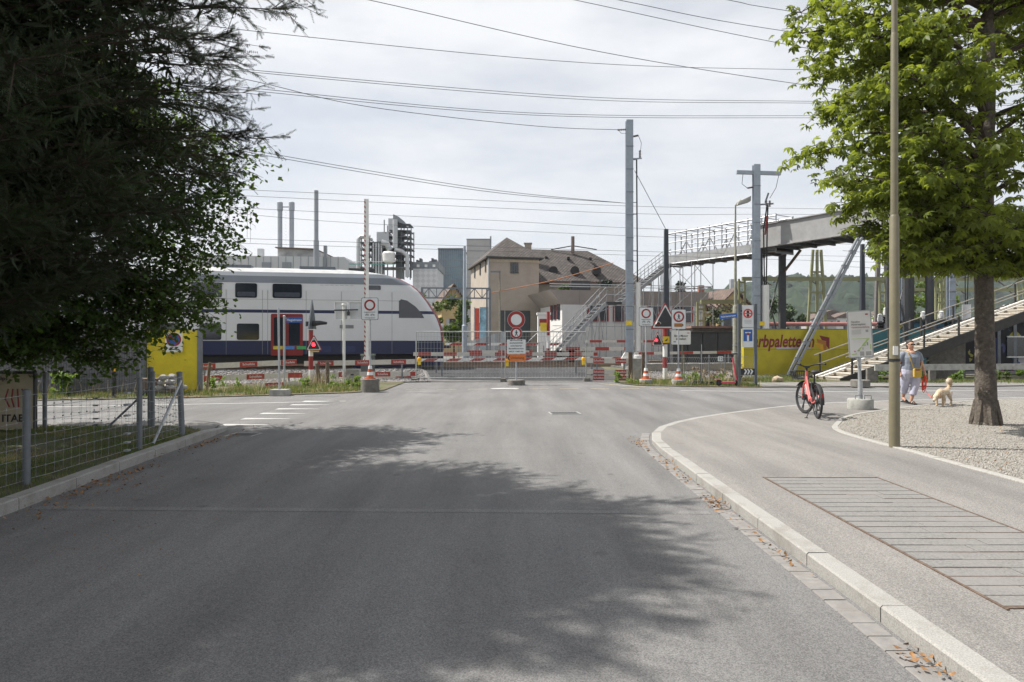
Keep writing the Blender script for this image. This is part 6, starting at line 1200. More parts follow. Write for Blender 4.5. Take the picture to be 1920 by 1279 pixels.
# dark containers behind the right fence, low roofed shed
ct=T('dark_container','row of joined dark grey waste containers beside the tracks','container',(gx(1300,37.5),37.5,.33))
for i in range(5): x0=gx(1258+i*28,37.5); MB().box(x0+.02,x0+.8,37.1,38.0,-.05+.3,gz(625,37.5)).build('bin',m_dark,ct,True); MB().box(x0,x0+.82,37.05,38.05,gz(625,37.5),gz(622.5,37.5)).build('lid',m_black,ct,True)
sh=T('low_shed','long low shed with reddish flat roof before the yellow house','shed',(gx(1340,41),41,.3)); MB().box(gx(1290,41),gx(1395,41),40,44,.25,gz(616,41)).build('wall',m_concd,sh,True); MB().box(gx(1285,41),gx(1398,41),39.6,44.3,gz(616,41),gz(612.5,41)).build('roof',M('reddish_roof',(.23,.13,.10),.9,var=.2),sh,True)
# cable trough and concrete blocks by the track
tg=T('cable_trough','long weathered concrete cable trough beside the right tracks','trough',trk(14,-2,.33)); MB().bar(trk(8.6,-2.2,.42),trk(20,-2.2,.42),.5,.28).build('trough',M('trough_brown',(.25,.225,.19),.9,var=.2),tg,True)
for i in range(18): MB().bar(trk(8.65+i*.63,-2.2,.58),trk(9.25+i*.63,-2.2,.58),.54,.05).build('lid',m_conc,tg,True)
for i,px in enumerate((1035,1060,1082)): 
    o=MB().box(-.55,.55,-.4,.4,-.05,.75).build('concrete_block',m_concd); o.location=(gx(px,40.5),40.5,.33); tag(o,'dark concrete ballast block stacked at the foot of the scaffold stairs','block','concrete blocks by the scaffold')
# red white crossing post far side
t=T('crossing_signal','far red and white signal post beside the white hut','signal',(gx(1028,43),43,.3)); banded_post(t,.1,[(0,.9,m_red),(.9,1.7,m_whitep),(1.7,3.2,m_red)]); MB().box(-.5,-.1,-.05,.05,1.9,2.5).build('yellow_board',m_yplate,t)
# ------------------------------------------------------------------ buildings
def wall_box(t,o,w,d,z0,z1,mat,name='wall'):
    P=[o,o+TD*w,o+TD*w+TN*d,o+TN*d]; mb=MB(); mb.flat([(p.x,p.y) for p in P],z0,z1); return mb.build(name,mat,t,True)
def facade_rect(t,o,u,s,z0,w,h,mat,name,out_=.03,side=False,th=.06):
    d=TN if side else TD; nrm=(-TD if side else -TN); p=o+(TN*u if side else TD*u)+nrm*out_
    return MB().bar(p+Vector((0,0,z0+h/2)),p+d*w+Vector((0,0,z0+h/2)),th,h).build(name,mat,t,True)
m_plast=M('taupe_render',(.34,.295,.25),.9,var=.12,scale=1.2,bump=.1,bscale=12,col2=(.22,.19,.16),fac2=(.55,.85),s2=.6)
def tiles(name,c):
    m=M(name,c,.9,var=.3,scale=2.2,col2=(.08,.07,.063),fac2=(.5,.7),s2=1.5); t=m.node_tree; n=t.nodes.new; b=t.nodes['Principled BSDF']; g=n('ShaderNodeNewGeometry'); mp=n('ShaderNodeMapping'); mp.inputs['Rotation'].default_value=(0,0,-ang); t.links.new(g.outputs['Position'],mp.inputs['Vector']); br=n('ShaderNodeTexBrick'); br.inputs['Scale'].default_value=1; br.inputs['Brick Width'].default_value=.3; br.inputs['Row Height'].default_value=.26; br.inputs['Mortar Size'].default_value=.05; br.inputs['Color1'].default_value=(1,1,1,1); br.inputs['Color2'].default_value=(.7,.7,.7,1); br.inputs['Mortar'].default_value=(.4,.4,.4,1); cx=n('ShaderNodeSeparateXYZ'); cb2=n('ShaderNodeCombineXYZ'); t.links.new(mp.outputs[0],cx.inputs[0]); a1=n('ShaderNodeMath'); a1.operation='ADD'; t.links.new(cx.outputs['Y'],a1.inputs[0]); t.links.new(cx.outputs['Z'],a1.inputs[1]); t.links.new(cx.outputs['X'],cb2.inputs['X']); t.links.new(a1.outputs[0],cb2.inputs['Y']); t.links.new(cb2.outputs[0],br.inputs['Vector'])
    src=b.inputs['Base Color'].links[0].from_socket; k=n('ShaderNodeMix'); k.data_type='RGBA'; k.blend_type='MULTIPLY'; k.inputs['Factor'].default_value=1; t.links.new(src,k.inputs['A']); t.links.new(br.outputs['Color'],k.inputs['B']); t.links.new(k.outputs['Result'],b.inputs['Base Color']); bp=n('ShaderNodeBump'); bp.inputs['Strength'].default_value=.6; bp.inputs['Distance'].default_value=.06; t.links.new(br.outputs['Color'],bp.inputs['Height']); t.links.new(bp.outputs[0],b.inputs['Normal']); return m
m_roof=tiles('brown_roof_tiles',(.13,.112,.105)); m_roof2=tiles('old_roof_tiles',(.21,.15,.125))
ho=Vector((gx(917,55),55,0)); hz=.3; ez=gz(481,55)
hs_=T('brown_house','taupe rendered house with square tower and long brown tiled roof','house',ho)
tw_,td_=4.15,9.2
wall_box(hs_,ho,tw_,td_,hz-.3,ez,m_plast); wall_box(hs_,ho+TD*(tw_+.004)+TN*2.8,10.2,7.5,hz-.3,6.9,m_plast)
ov=.3; c=[ho+TD*-ov+TN*-ov,ho+TD*(tw_+ov)+TN*-ov,ho+TD*(tw_+ov)+TN*(td_+ov),ho+TD*-ov+TN*(td_+ov)]; r1=ho+TD*(tw_/2-.1)+TN*2.4; r2=ho+TD*(tw_/2-.1)+TN*(td_-2); zt=gz(444,57.4)
V=[(p.x,p.y,ez) for p in c]+[(r1.x,r1.y,zt),(r2.x,r2.y,zt)]+[(p.x,p.y,ez-.14) for p in c]
MB().add(V,[(0,1,4),(1,2,5,4),(2,3,5),(3,0,4,5),(0,6,7,1),(1,7,8,2),(2,8,9,3),(3,9,6,0),(9,8,7,6)]).build('tower_roof',m_roof,hs_,True)
mo=ho+TD*(tw_+.25)+TN*2.3; W2=10.6; D2=8.6; ze=gz(527,58.6); zr2=gz(468,62.8); c=[mo,mo+TD*W2,mo+TD*W2+TN*D2,mo+TN*D2]; r1=mo+TD*-.4+TN*(D2/2); r2=mo+TD*(W2-4.4)+TN*(D2/2)
V=[(p.x,p.y,ze) for p in c]+[(r1.x,r1.y,zr2),(r2.x,r2.y,zr2)]+[(p.x,p.y,ze-.2) for p in c]
mr=MB().add(V,[(0,1,5,4),(1,2,5),(2,3,4,5),(3,0,4),(0,6,7,1),(1,7,8,2),(2,8,9,3),(3,9,6,0),(9,8,7,6)]).build('main_roof',m_roof,hs_,True)
for px,py in ((1037,506),(1077,506),(1118,506)): 
    p=at(px,py,60.2); MB().tube([(p.x,p.y-.5,p.z-.1),(p.x,p.y+1.2,p.z-.1)],.38,12).build('dormer',m_black,mr,True)
for px,py in ((1024,482),(1066,483),(1107,484)): p=at(px,py,61.6); MB().box(p.x-.12,p.x+.12,p.y-.1,p.y+.5,p.z-.15,p.z+.05).build('roof_vent',m_black,mr,True)
p=at(990,462,60.5); MB().box(p.x-.3,p.x+.3,p.y-.3,p.y+.3,p.z-2.2,p.z+.2).box(p.x-.36,p.x+.36,p.y-.36,p.y+.36,p.z+.2,p.z+.28).build('chimney',m_plast,hs_,True)
MB().bar(c[0]+Vector((0,0,ze-.12))-TN*.06,c[1]+Vector((0,0,ze-.12))-TN*.06,.12,.14).build('gutter',M('brown_gutter',(.12,.07,.055),.6),hs_,True); q0=ho-TD*ov-TN*(ov+.06); MB().bar(q0+Vector((0,0,ez-.08)),q0+TD*(tw_+2*ov)+Vector((0,0,ez-.08)),.12,.12).build('gutter',m_dark,hs_,True); MB().bar(ho-TN*.02+Vector((0,0,ez-.3)),ho-TN*.02+TD*tw_+Vector((0,0,ez-.3)),.05,.22).build('eaves_band',M('cream_band',(.46,.40,.31),.8),hs_,True)
w_=facade_rect(hs_,ho,1.78,0,gz(510,55),.62,.80,m_glass,'window'); facade_rect(hs_,ho,1.74,0,gz(510,55)-.05,.70,.05,m_dark,'sill',.06)
for dx in (.0,.2,.4,.6): facade_rect(hs_,ho,1.78+dx-.01,0,gz(510,55),.03,.8,m_dark,'glazing_bar',.065,th=.02)
dr=facade_rect(hs_,ho,.95,0,hz-.3,2.45,gz(582,55)-hz+.3,M('dark_door_grey',(.055,.06,.068),.7),'door'); facade_rect(hs_,ho,1.25,0,hz-.3,.06,gz(582,55)-hz+.3,m_conc,'door_post',.08)
for i,s in enumerate((1.2,3.8,6.6)): facade_rect(hs_,ho,s,0,gz(505,57)-.3,.42,1.3,m_glass,'window',.03,True); facade_rect(hs_,ho,s,0,1.0,.6,2.2,m_glass,'window',.03,True)
MB().tube([ho-TN*.08-TD*.05+Vector((0,0,0)),ho-TN*.08-TD*.05+Vector((0,0,ez-.1))],.06,8).build('downpipe',m_galv,hs_,True)
for x in (.9,2.4,4.2): facade_rect(hs_,ho+TD*tw_+TN*2.8,x,0,4.3,.7,1.1,m_glass,'window')
p=at(1074,468,62.8); MB().tube([(p.x,p.y,p.z-.3),(p.x,p.y,p.z+1.2)],.16,8).build('roof_pole',M('pole_brown',(.14,.11,.10),.8),hs_,True); MB().tube([(p.x-2,p.y,p.z+.0),(p.x,p.y,p.z+.35),(p.x+2.2,p.y,p.z+.0)],.05,5).build('roof_antenna',m_dark,hs_,True)
# annex with red window frames
ao=Vector((gx(1054,49),49,0)); an=T('flat_roof_annex','white flat roofed annex with beige fascia and red window frames','building',ao); m_beige=M('beige_fascia',(.30,.265,.245),.8,var=.08,scale=1); m_aw=M('annex_white',(.56,.55,.54),.8,var=.08,scale=1)
wall_box(an,ao,11,6,.0,gz(571,49),m_aw)
fz0,fz1=gz(571,49)+.003,gz(544,49); c0=[ao-TN*.0,ao+TD*11.4,ao+TD*11.4+TN*6.3,ao+TN*6.3]; c1=[p.copy() for p in c0]; c1[0]=c1[0]-TD*1.0-TN*.25; c1[1]=c1[1]-TN*.25; c1[3]=c1[3]-TD*1.0
MB().add([(p.x,p.y,fz0) for p in c0]+[(p.x,p.y,fz1) for p in c1],[(3,2,1,0),(4,5,6,7),(0,1,5,4),(1,2,6,5),(2,3,7,6),(3,0,4,7)]).build('fascia',m_beige,an,True)
for i in range(1,9): p=ao+TD*(i*1.25)-TN*.16; MB().bar(p+Vector((0,0,fz0+.02)),p-TN*.12+Vector((0,0,fz1-.02)),.02,.02).build('fascia_joint',m_gp,an,True)
for h in (.25,.42): MB().tube([c1[0]+Vector((0,0,fz1+h)),c1[1]+Vector((0,0,fz1+h))],.03,5).build('roof_rail',m_galv,an,True)
for u in (1.9,3.9,6.6,8.6):
    w_=facade_rect(an,ao,u,0,gz(601,49),1.55,1.1,m_glass,'window'); facade_rect(an,ao,u-.04,0,gz(601,49)-.06,1.63,.06,m_red,'sill',.06)
    for dx in (-.04,.72,1.5): facade_rect(an,ao,u+dx,0,gz(601,49),.1,1.1,m_red,'window_frame',.06)
for s in (.5,1.4,2.3): facade_rect(an,ao,s,0,gz(598,49),.5,1.3,m_glass,'window',.03,True); facade_rect(an,ao,s+.5,0,gz(598,49),.1,1.3,m_red,'window_frame',.05,True)
bush('roof_shrub','light green shrub on the annex roof left of the black box','shrub',(gx(1068,50),50.2,gz(540,50)),.9,.5,.35,420,.16,m_bgtree,trunk=False); bush('roof_shrub','dark green shrub on the annex roof behind the stairs','shrub',(gx(1132,50),50.6,gz(537,50)),1.0,.6,.45,420,.16,m_conif,trunk=False)
for o in bpy.data.objects:
    if o.name.startswith('roof_shrub') and o.parent is None:
        dz=fz1+.0-o.location.z; o.location.z=fz1
        for ch in o.children: ch.location.z-=dz
rb=MB().box(-.9,.5,-.4,.4,0,.75).build('roof_box',m_dark); rb.location=(gx(1094,50),50.3,fz1); tag(rb,'black equipment box on the annex roof','box')
wh_=T('white_kiosk','small white hut with red shutter beside the taupe house','hut',(gx(1020,47.5),47.5,.3)); MB().box(-.42,.42,0,1.2,-.05,gz(590,47.5)-.3).build('wall',m_whitep,wh_); MB().box(-.32,.3,-.03,0,gz(612,47.5)-.3,gz(598,47.5)-.3).build('shutter',m_red,wh_); MB().box(-.48,.48,-.1,1.3,gz(590,47.5)-.3,gz(586,47.5)-.3).build('roof',m_whitep,wh_)
ba_=T('banner','tall poster banner of red and light blue strips beside the house','banner',(gx(902,46.5),46.5,.3)); MB().box(-.42,-.12,-.02,.02,.1,gz(578,46.5)-.3).build('red_strip',M('banner_red',(.55,.09,.06),.7),ba_); MB().box(-.1,.42,-.02,.02,.1,gz(576,46.5)-.3).build('picture_strip',M('banner_blue',(.25,.42,.52),.7,var=.5,scale=2.5),ba_); MB().tube([(-.45,.03,0),(-.45,.03,gz(576,46.5)-.3)],.04,6).tube([(.45,.03,0),(.45,.03,gz(576,46.5)-.3)],.04,6).build('frame',m_galv,ba_)
# yellow houses
def gable_house(name,label,px0,px1,Y,pye,pyr,depth,mat,roofm,gable_front=False,wins=()):
    o=Vector((gx(px0,Y),Y,0)); w=(gx(px1,Y)-gx(px0,Y))/.976; t=T(name,label,'house',o); ze=gz(pye,Y); zr=gz(pyr,Y); P=lambda u,s,z: o+TD*u+TN*s+Vector((0,0,z))
    wall_box(t,o,w,depth,0,ze,mat); e=.5
    if gable_front:
        MB().add([P(0,0,ze),P(w,0,ze),P(w/2,0,zr-.12),P(0,depth,ze),P(w,depth,ze),P(w/2,depth,zr-.12)],[(0,1,2),(3,5,4),(0,2,5,3),(1,4,5,2)]).build('gable',mat,t,True)
        k=(zr-ze)/(w/2)
        for s in (0,1):
            a=P(w/2,-e,zr); b_=P(-e if s==0 else w+e,-e,ze-e*k); V=[a,b_,b_+TN*(depth+2*e),a+TN*(depth+2*e)]; MB().add(V+[v+Vector((0,0,.18)) for v in V],[(0,1,2,3),(7,6,5,4),(0,4,5,1),(1,5,6,2),(2,6,7,3),(3,7,4,0)]).build('roof',roofm,t,True)
    else:
        k=(zr-ze)/(depth/2); MB().add([P(0,0,ze),P(0,depth,ze),P(0,depth/2,zr-.12),P(w,0,ze),P(w,depth,ze),P(w,depth/2,zr-.12)],[(0,2,1),(3,4,5),(0,3,5,2),(1,2,5,4)]).build('gable',mat,t,True)
        for s in (0,1):
            a=P(-e,depth/2,zr); b_=P(-e,-e if s==0 else depth+e,ze-e*k); V=[a,b_,b_+TD*(w+2*e),a+TD*(w+2*e)]; MB().add(V+[v+Vector((0,0,.18)) for v in V],[(0,1,2,3),(7,6,5,4),(0,4,5,1),(1,5,6,2),(2,6,7,3),(3,7,4,0)]).build('roof',roofm,t,True)
    for u,z,ww,hh in wins:
        w_=facade_rect(t,o,u,0,z,ww,hh,m_glass,'window'); facade_rect(t,o,u-.35,0,z,.32,hh,M('shutter_grey',(.33,.36,.4),.7),'shutter',.05); facade_rect(t,o,u+ww+.03,0,z,.32,hh,M('shutter_grey',(.33,.36,.4),.7),'shutter',.05); facade_rect(t,o,u-.03,0,z-.08,ww+.06,.08,m_conc,'sill',.07)
    return t,P,w
m_yh=M('ochre_render',(.44,.33,.17),.9,var=.1,scale=.8)
yt,P,w=gable_house('yellow_house','ochre gabled house with brown tiled roof behind the street lamp','x' and 1345,1412,72,575,543,11,m_yh,m_roof2,True,[(.7,3.2,.9,1.2),(.7,.9,.9,1.2)]); yt2=None
o=Vector((gx(1284,72),72.6,0))
wall_box(yt,o,(gx(1345,72)-gx(1284,72))/.976,8,0,gz(574,72),m_yh); V=[o-TD*.5-TN*.5+Vector((0,0,gz(576,72))),o+TD*4.0-TN*.5+Vector((0,0,gz(576,72))),o+TD*4.4+TN*4+Vector((0,0,gz(545,75))),o+TD*1.2+TN*4+Vector((0,0,gz(548,75)))]
MB().add(V+[v+Vector((0,0,.15)) for v in V],[(0,1,2,3),(7,6,5,4),(0,4,5,1),(1,5,6,2),(2,6,7,3),(3,7,4,0)]).build('roof',m_roof2,yt,True)
for u in (.5,2.2): facade_rect(yt,o,u,0,3.0,.8,1.2,m_glass,'window'); facade_rect(yt,o,u,0,.8,.8,1.2,m_glass,'window')
p=at(1314,549,75); MB().box(p.x-.3,p.x+.3,p.y-.3,p.y+.3,p.z-1,p.z+.8).build('chimney',M('brick_red',(.3,.13,.09),.9),yt,True); p=at(1374,543,74); MB().box(p.x-.3,p.x+.3,p.y-.3,p.y+.3,p.z-1,p.z+1.1).build('chimney',m_galv,yt,True)
gable_house('yellow_house','small yellow gabled house beside the train nose','x' and 828,872,78,566,534,9,m_yh,m_roof2,True,[(.9,2.6,1.2,1.6)])
bush('garden_tree','round green garden tree beside the small yellow house','tree',(gx(851,52),52,gz(600,52)),1.25,1.2,1.7,2600,.22,m_bgtree); bush('garden_tree','loose leafy tree behind the train nose','tree',(gx(806,60),60,gz(572,60)),1.3,1.2,2.0,700,.25,m_bgtree)
bush('garden_tree','grey green olive like shrub before the yellow gabled house','tree',(gx(1352,62),62,gz(600,62)),1.7,1.5,1.3,1500,.2,M('grey_green_leaf',(.10,.12,.06),.8,var=.35,scale=1)); bush('conifer','dark conifer behind the scaffold tower','tree',(gx(1272,85),85,gz(575,85)),1.8,1.6,3.6,1600,.35,m_conif,shape='cone')
bush('garden_tree','bright green broad tree behind the substation','tree',(gx(1715,75),75,gz(585,75)),4.2,3,3.4,4200,.38,M('bright_leaf',(.085,.135,.024),.6,var=.4,scale=.6,trans=.3)); bush('garden_tree','dark green tree between the bridge columns','tree',(gx(1468,90),90,gz(600,90)),3.0,2.5,3.0,2400,.4,M('bg_dark_leaf',(.045,.075,.025),.6,var=.4,scale=.6))
# ------------------------------------------------------------------ factory skyline
m_fw=M('factory_panel',(.46,.47,.48),.7,var=.06,scale=.3); m_fg=M('factory_grey',(.22,.24,.26),.6,var=.12,scale=.4); m_stk=M('stack_steel',(.27,.29,.32),.5,.3,var=.1,scale=.3)
Y=125
fa=T('factory_hall','long pale panelled factory hall behind the train','factory',(gx(530,Y),Y,0)); MB().prism([(gx(330,Y)-gx(530,Y),0),(gx(650,Y)-gx(530,Y),0),(gx(650,Y)-gx(530,Y),gz(487,Y)),(gx(646,Y)-gx(530,Y),gz(482,Y)),(gx(330,Y)-gx(530,Y),gz(478,Y))],0,30).build('hall',m_fw,fa)
for px in (500,538): MB().box(gx(px-8,Y),gx(px+8,Y),Y-.3,Y,gz(503,Y),gz(492,Y)).build('vent_panel',m_fg,fa,True)
for i in range(22): x=gx(340+i*14,Y); MB().box(x-.04,x+.04,Y-.06,Y,0,gz(481,Y)).build('panel_joint',m_fg,fa,True)
MB().prism([(gx(514,Y),gz(479,Y)),(gx(588,Y),gz(480,Y)),(gx(588,Y),gz(466.5,Y)),(gx(514,Y),gz(463.5,Y))],Y+2,Y+14).build('roof_house',M('streaked_grey',(.33,.33,.33),.8,var=.3,scale=.8),fa,True); MB().prism([(gx(512,Y),gz(463.3,Y)),(gx(589,Y),gz(466.3,Y)),(gx(589,Y),gz(464.5,Y)),(gx(512,Y),gz(461.5,Y))],Y+1,Y+15).build('roof_edge',m_rust,fa,True)
MB().box(gx(471,Y),gx(481,Y),Y+3,Y+4,gz(479,Y),gz(462,Y)).build('roof_flue',m_fw,fa,True); MB().box(gx(608,Y),gx(613,Y),Y-.5,Y+.3,gz(503,Y),gz(461,Y)).build('flue',m_fg,fa,True)
def stack(px,Y,pt,w,label,parts):
    t=T('chimney_stack',label,'chimney',(gx(px,Y),Y,0)); z0=0
    for py,ww in parts: MB().lathe([(ww*Y/F/2,z0),(ww*Y/F/2,gz(py,Y))],n=18).build('shaft',m_stk,t,False,True); z0=gz(py,Y)
    return t
stack(593,120,358,10,'tall slim grey chimney in front of the factory hall',[(451,10),(357.5,8)])
s1=T('twin_stack','pair of grey chimney stacks joined near the top','chimney',(gx(536,150),150,0))
for px in (525,547): MB().lathe([(.5,0),(.5,gz(395,150))],(gx(px,150)-gx(536,150),0,0),16).lathe([(.62,gz(395,150)),(.62,gz(380,150)),(.5,gz(379,150))],(gx(px,150)-gx(536,150),0,0),16).build('shaft',m_stk,s1,False,True)
MB().box(-1.0,1.0,-.15,.15,gz(389,150),gz(387.5,150)).build('bridge',m_fg,s1)
for k in range(12): MB().box(-.02,.02,-.02,.02,gz(465-k*6,150),gz(463-k*6,150)).build('ladder_rung',m_fg,s1)
# process plant
Y=110; pl_=T('process_plant','steel process plant tower with pipes, tank and platforms','industrial plant',(gx(725,Y),Y,0)); B_=lambda x0,x1,y0,y1,m,n,d0=0,d1=3: MB().box(gx(x0,Y),gx(x1,Y),Y+d0,Y+d1,gz(y1,Y),gz(y0,Y)).build(n,m,pl_,True)
m_pd=M('plant_dark',(.15,.16,.175),.7,var=.3,scale=.8); m_pm=M('plant_metal',(.42,.43,.44),.4,.5,var=.15,scale=.6)
for x in (675,690,705,718,735,750,762,769): B_(x-.7,x+.7,440 if x<718 else 410 if x<760 else 425,520,m_pd,'column',1,1.3); B_(x-.7,x+.7,445 if x<718 else 415 if x<760 else 428,520,m_pd,'column',4,4.3)
for y in (452,464,476,488,500): B_(672,770,y,y+1.3,m_pd,'platform',.8,4.6)
for y in (418,430,441): B_(727,768,y,y+1.2,m_pd,'platform',.8,4.6)
MB().box(gx(705,Y),gx(728,Y),Y+.5,Y+3.5,gz(452,Y),gz(434,Y)).build('duct_housing',m_pm,pl_,True); MB().box(gx(727,Y),gx(737,Y),Y+.5,Y+3,gz(430,Y),gz(408.5,Y)).build('hood',m_pm,pl_,True)
MB().prism([(gx(736,Y),gz(413,Y)),(gx(760,Y),gz(420,Y)),(gx(757,Y),gz(414,Y)),(gx(746,Y),gz(405,Y)),(gx(736,Y),gz(400.5,Y))],Y+.5,Y+3).build('hood_top',m_fg,pl_,True)
MB().tube([(gx(741,Y),Y,gz(412,Y)),(gx(741,Y),Y,gz(465,Y))],.42,14).build('duct',m_pm,pl_,True,True); MB().tube([(gx(741,Y),Y-.2,gz(468,Y)),(gx(755,Y),Y-.3,gz(472,Y)),(gx(764,Y),Y-.3,gz(480,Y)),(gx(764.5,Y),Y-.3,gz(520,Y))],.34,14).build('duct',m_pm,pl_,True,True)
MB().tube([(gx(672,Y),Y,gz(520,Y)),(gx(672,Y),Y,gz(450,Y)),(gx(676,Y),Y,gz(444,Y)),(gx(694,Y),Y,gz(444,Y))],.36,12).build('duct',m_pm,pl_,True,True); MB().tube([(gx(716,Y),Y-.2,gz(455,Y)),(gx(726,Y),Y-.2,gz(458,Y)),(gx(732,Y),Y-.2,gz(470,Y))],.5,12).build('duct',m_pm,pl_,True,True)
MB().lathe([(.5,0),(1.0,.35),(1.05,1.6),(.8,1.9),(.3,2.0)],(gx(730,Y),Y-.5,gz(495,Y)),18).build('tank',M('tank_white',(.6,.6,.59),.5,var=.08),pl_,True,True)
B_(690,712,450,520,m_fg,'core',2.6,3.4); B_(738,752,426,520,m_fg,'core',2.6,3.4)
B_(660,745,497,498.5,M('teal_rail',(.1,.35,.30),.6),'railing',-2,-1.8); B_(660,745,493,494,m_whitep,'railing',-2,-1.8)
for x in range(700,716,5): B_(x-1.4,x+1.4,455,520,m_pm,'silo_tube',0,.5)
for i in range(40): x=random.uniform(676,766); y=random.uniform(445 if x<720 else 420,500); B_(x,x+random.uniform(1,5),y,y+random.uniform(1,5),random.choice((m_pm,m_pd,m_fg)),'fitting',random.uniform(.2,.7),random.uniform(.9,1.6))
for x0,x1,y in ((672,705,455),(718,728,432),(745,768,432),(745,768,447)): MB().bar((gx(x0,Y),Y+.9,gz(y,Y)),(gx(x1,Y),Y+.9,gz(y+14,Y)),.1).bar((gx(x1,Y),Y+.9,gz(y,Y)),(gx(x0,Y),Y+.9,gz(y+14,Y)),.1).build('bracing',m_pd,pl_,True)
Y=112; t=T('diamond_clad_building','pale building clad in diamond pattern with pipes on its roof','building',(gx(797,Y),Y,0))
md=M('diamond_cladding',(.55,.56,.58),.6,var=.06); tt=md.node_tree; n=tt.nodes.new; g=n('ShaderNodeNewGeometry'); mp=n('ShaderNodeMapping'); mp.inputs['Rotation'].default_value=(0,PI/4,0); ck=n('ShaderNodeTexChecker'); ck.inputs['Scale'].default_value=1.6; ck.inputs['Color1'].default_value=(.56,.57,.59,1); ck.inputs['Color2'].default_value=(.47,.48,.5,1); tt.links.new(g.outputs['Position'],mp.inputs[0]); tt.links.new(mp.outputs[0],ck.inputs['Vector']); tt.links.new(ck.outputs['Color'],tt.nodes['Principled BSDF'].inputs['Base Color'])
MB().box(gx(774,Y),gx(820,Y),Y,Y+10,0,gz(504,Y)).build('block',md,t,True); MB().box(gx(770,Y),gx(822,Y),Y+1,Y+10,gz(504,Y),gz(490,Y)).build('roof_plant',m_fg,t,True)
for x in (777,783,802,806,812): MB().box(gx(x,Y),gx(x+4,Y),Y+2,Y+4,gz(490,Y),gz(random.uniform(481,487),Y)).build('roof_unit',m_pd,t,True)
for x in (780,795,810): MB().box(gx(x,Y),gx(x+5,Y),Y+.8,Y+1,gz(500,Y),gz(495,Y)).build('louvre',m_whitep,t,True)
Y=140; t=T('glass_tower','blue grey glass office block beside the concrete tower','building',(gx(846,Y),Y,0)); m_gt=M('blue_glass',(.12,.19,.26),.2,var=.2,scale=.15,col2=(.20,.28,.33),fac2=(.45,.6),s2=.12)
MB().box(gx(822,Y),gx(870,Y),Y,Y+14,0,gz(467,Y)).build('glass_body',m_gt,t,True)
for i in range(13): x=gx(822+i*4,Y); MB().box(x-.05,x+.05,Y-.12,Y,0,gz(467,Y)).build('mullion',m_fg,t,True)
for k in range(9): MB().box(gx(822,Y),gx(870,Y),Y-.08,Y,gz(475+k*13,Y),gz(474+k*13,Y)).build('floor_band',m_fg,t,True)
MB().box(gx(821,Y),gx(871,Y),Y-.3,Y+14,gz(467,Y),gz(465.5,Y)).build('roof_edge',m_fg,t,True)
Y=135; t=T('concrete_tower','plain light concrete stair tower beside the glass block','building',(gx(896,Y),Y,0)); MB().box(gx(875,Y),gx(918,Y),Y,Y+8,0,gz(449,Y)).build('shaft',M('light_concrete',(.40,.395,.385),.9,var=.08,scale=.4),t,True); MB().box(gx(874.5,Y),gx(918.5,Y),Y-.1,Y+8,gz(449,Y),gz(447.8,Y)).build('parapet',m_fg,t,True)
for k in range(10): MB().box(gx(875,Y),gx(918,Y),Y-.03,Y,gz(460+k*12,Y),gz(459.6+k*12,Y)).build('joint',m_fg,t,True)
MB().tube([(gx(920,Y),Y,0),(gx(920,Y),Y,gz(443,Y))],.15,6).build('antenna',m_fg,t,True)
for i,(px,py,Yc,w,h,cl) in enumerate(((1560,601,260,14,6,.4),(1590,604,250,10,5,.5),(1545,606,220,8,4,.3),(1870,596,300,9,5,.45),(1662,598,280,10,6,.5))):
    t=T('distant_house',('pale distant block with flat roof below the wooded hill','white distant house below the wooded hill','grey distant house below the wooded hill','distant house at the foot of the hill right of the chestnut trunk','distant pale house behind the lattice pylon')[i],'house',(gx(px,Yc),Yc,0)); MB().box(-w/2,w/2,0,8,-.1,gz(py,Yc)+h*.3).build('wall',M('far_wall%d'%i,(cl,cl,cl*.97),.9),t); MB().prism([(-w/2-.4,gz(py,Yc)+h*.3),(w/2+.4,gz(py,Yc)+h*.3),(0,gz(py,Yc)+h*.3+2.2)],-.4,8.4).build('roof',m_roof2,t)
    for k in range(3): MB().box(-w/2+w*(k+.3)/3,-w/2+w*(k+.6)/3,-.05,0,gz(py,Yc)-1,gz(py,Yc)+.6).build('window',m_glass,t)
# ------------------------------------------------------------------ wooded hills
def hill(x0,x1,Yn,Yf,prof,name,seed):
    g=np.random.default_rng(seed); nx,ny=420,46; X=np.linspace(x0,x1,nx); V=[]
    for j in range(ny):
        y=Yn+(Yf-Yn)*j/(ny-1); s=math.sin(PI/2*j/(ny-1))
        base=np.interp(X,[p[0] for p in prof],[p[1] for p in prof])*s; tree=np.abs(g.normal(0,1,nx))*4.5*min(1,j/4)+g.uniform(0,3,nx)
        jx=g.normal(0,.3*(x1-x0)/nx,nx); V.append(np.stack([X+jx,np.full(nx,y)+g.normal(0,2,nx),base+tree-2],1))
    V=np.concatenate(V); idx=np.arange(nx*ny).reshape(ny,nx); Fc=np.stack([idx[:-1,:-1],idx[:-1,1:],idx[1:,1:],idx[1:,:-1]],-1).reshape(-1,4)
    o=fast(name,V,Fc,M('forest_green',(.0125,.023,.0155),.95,var=.7,scale=.09,col2=(.024,.040,.019),fac2=(.45,.6),s2=.02)); o['kind']='structure'
Yh=700; hp=[(gx(px,Yh),gz(py,Yh)) for px,py in ((-600,635),(200,632),(700,625),(1000,612),(1150,596),(1260,575),(1330,556),(1400,541),(1440,528),(1500,531),(1560,537),(1600,541),(1640,543),(1700,536),(1760,528),(1800,520),(1860,518),(1920,512),(2050,505),(2300,520),(3000,600))]
hill(gx(-600,Yh),gx(3000,Yh),430,Yh,hp,'wooded_hill',5)
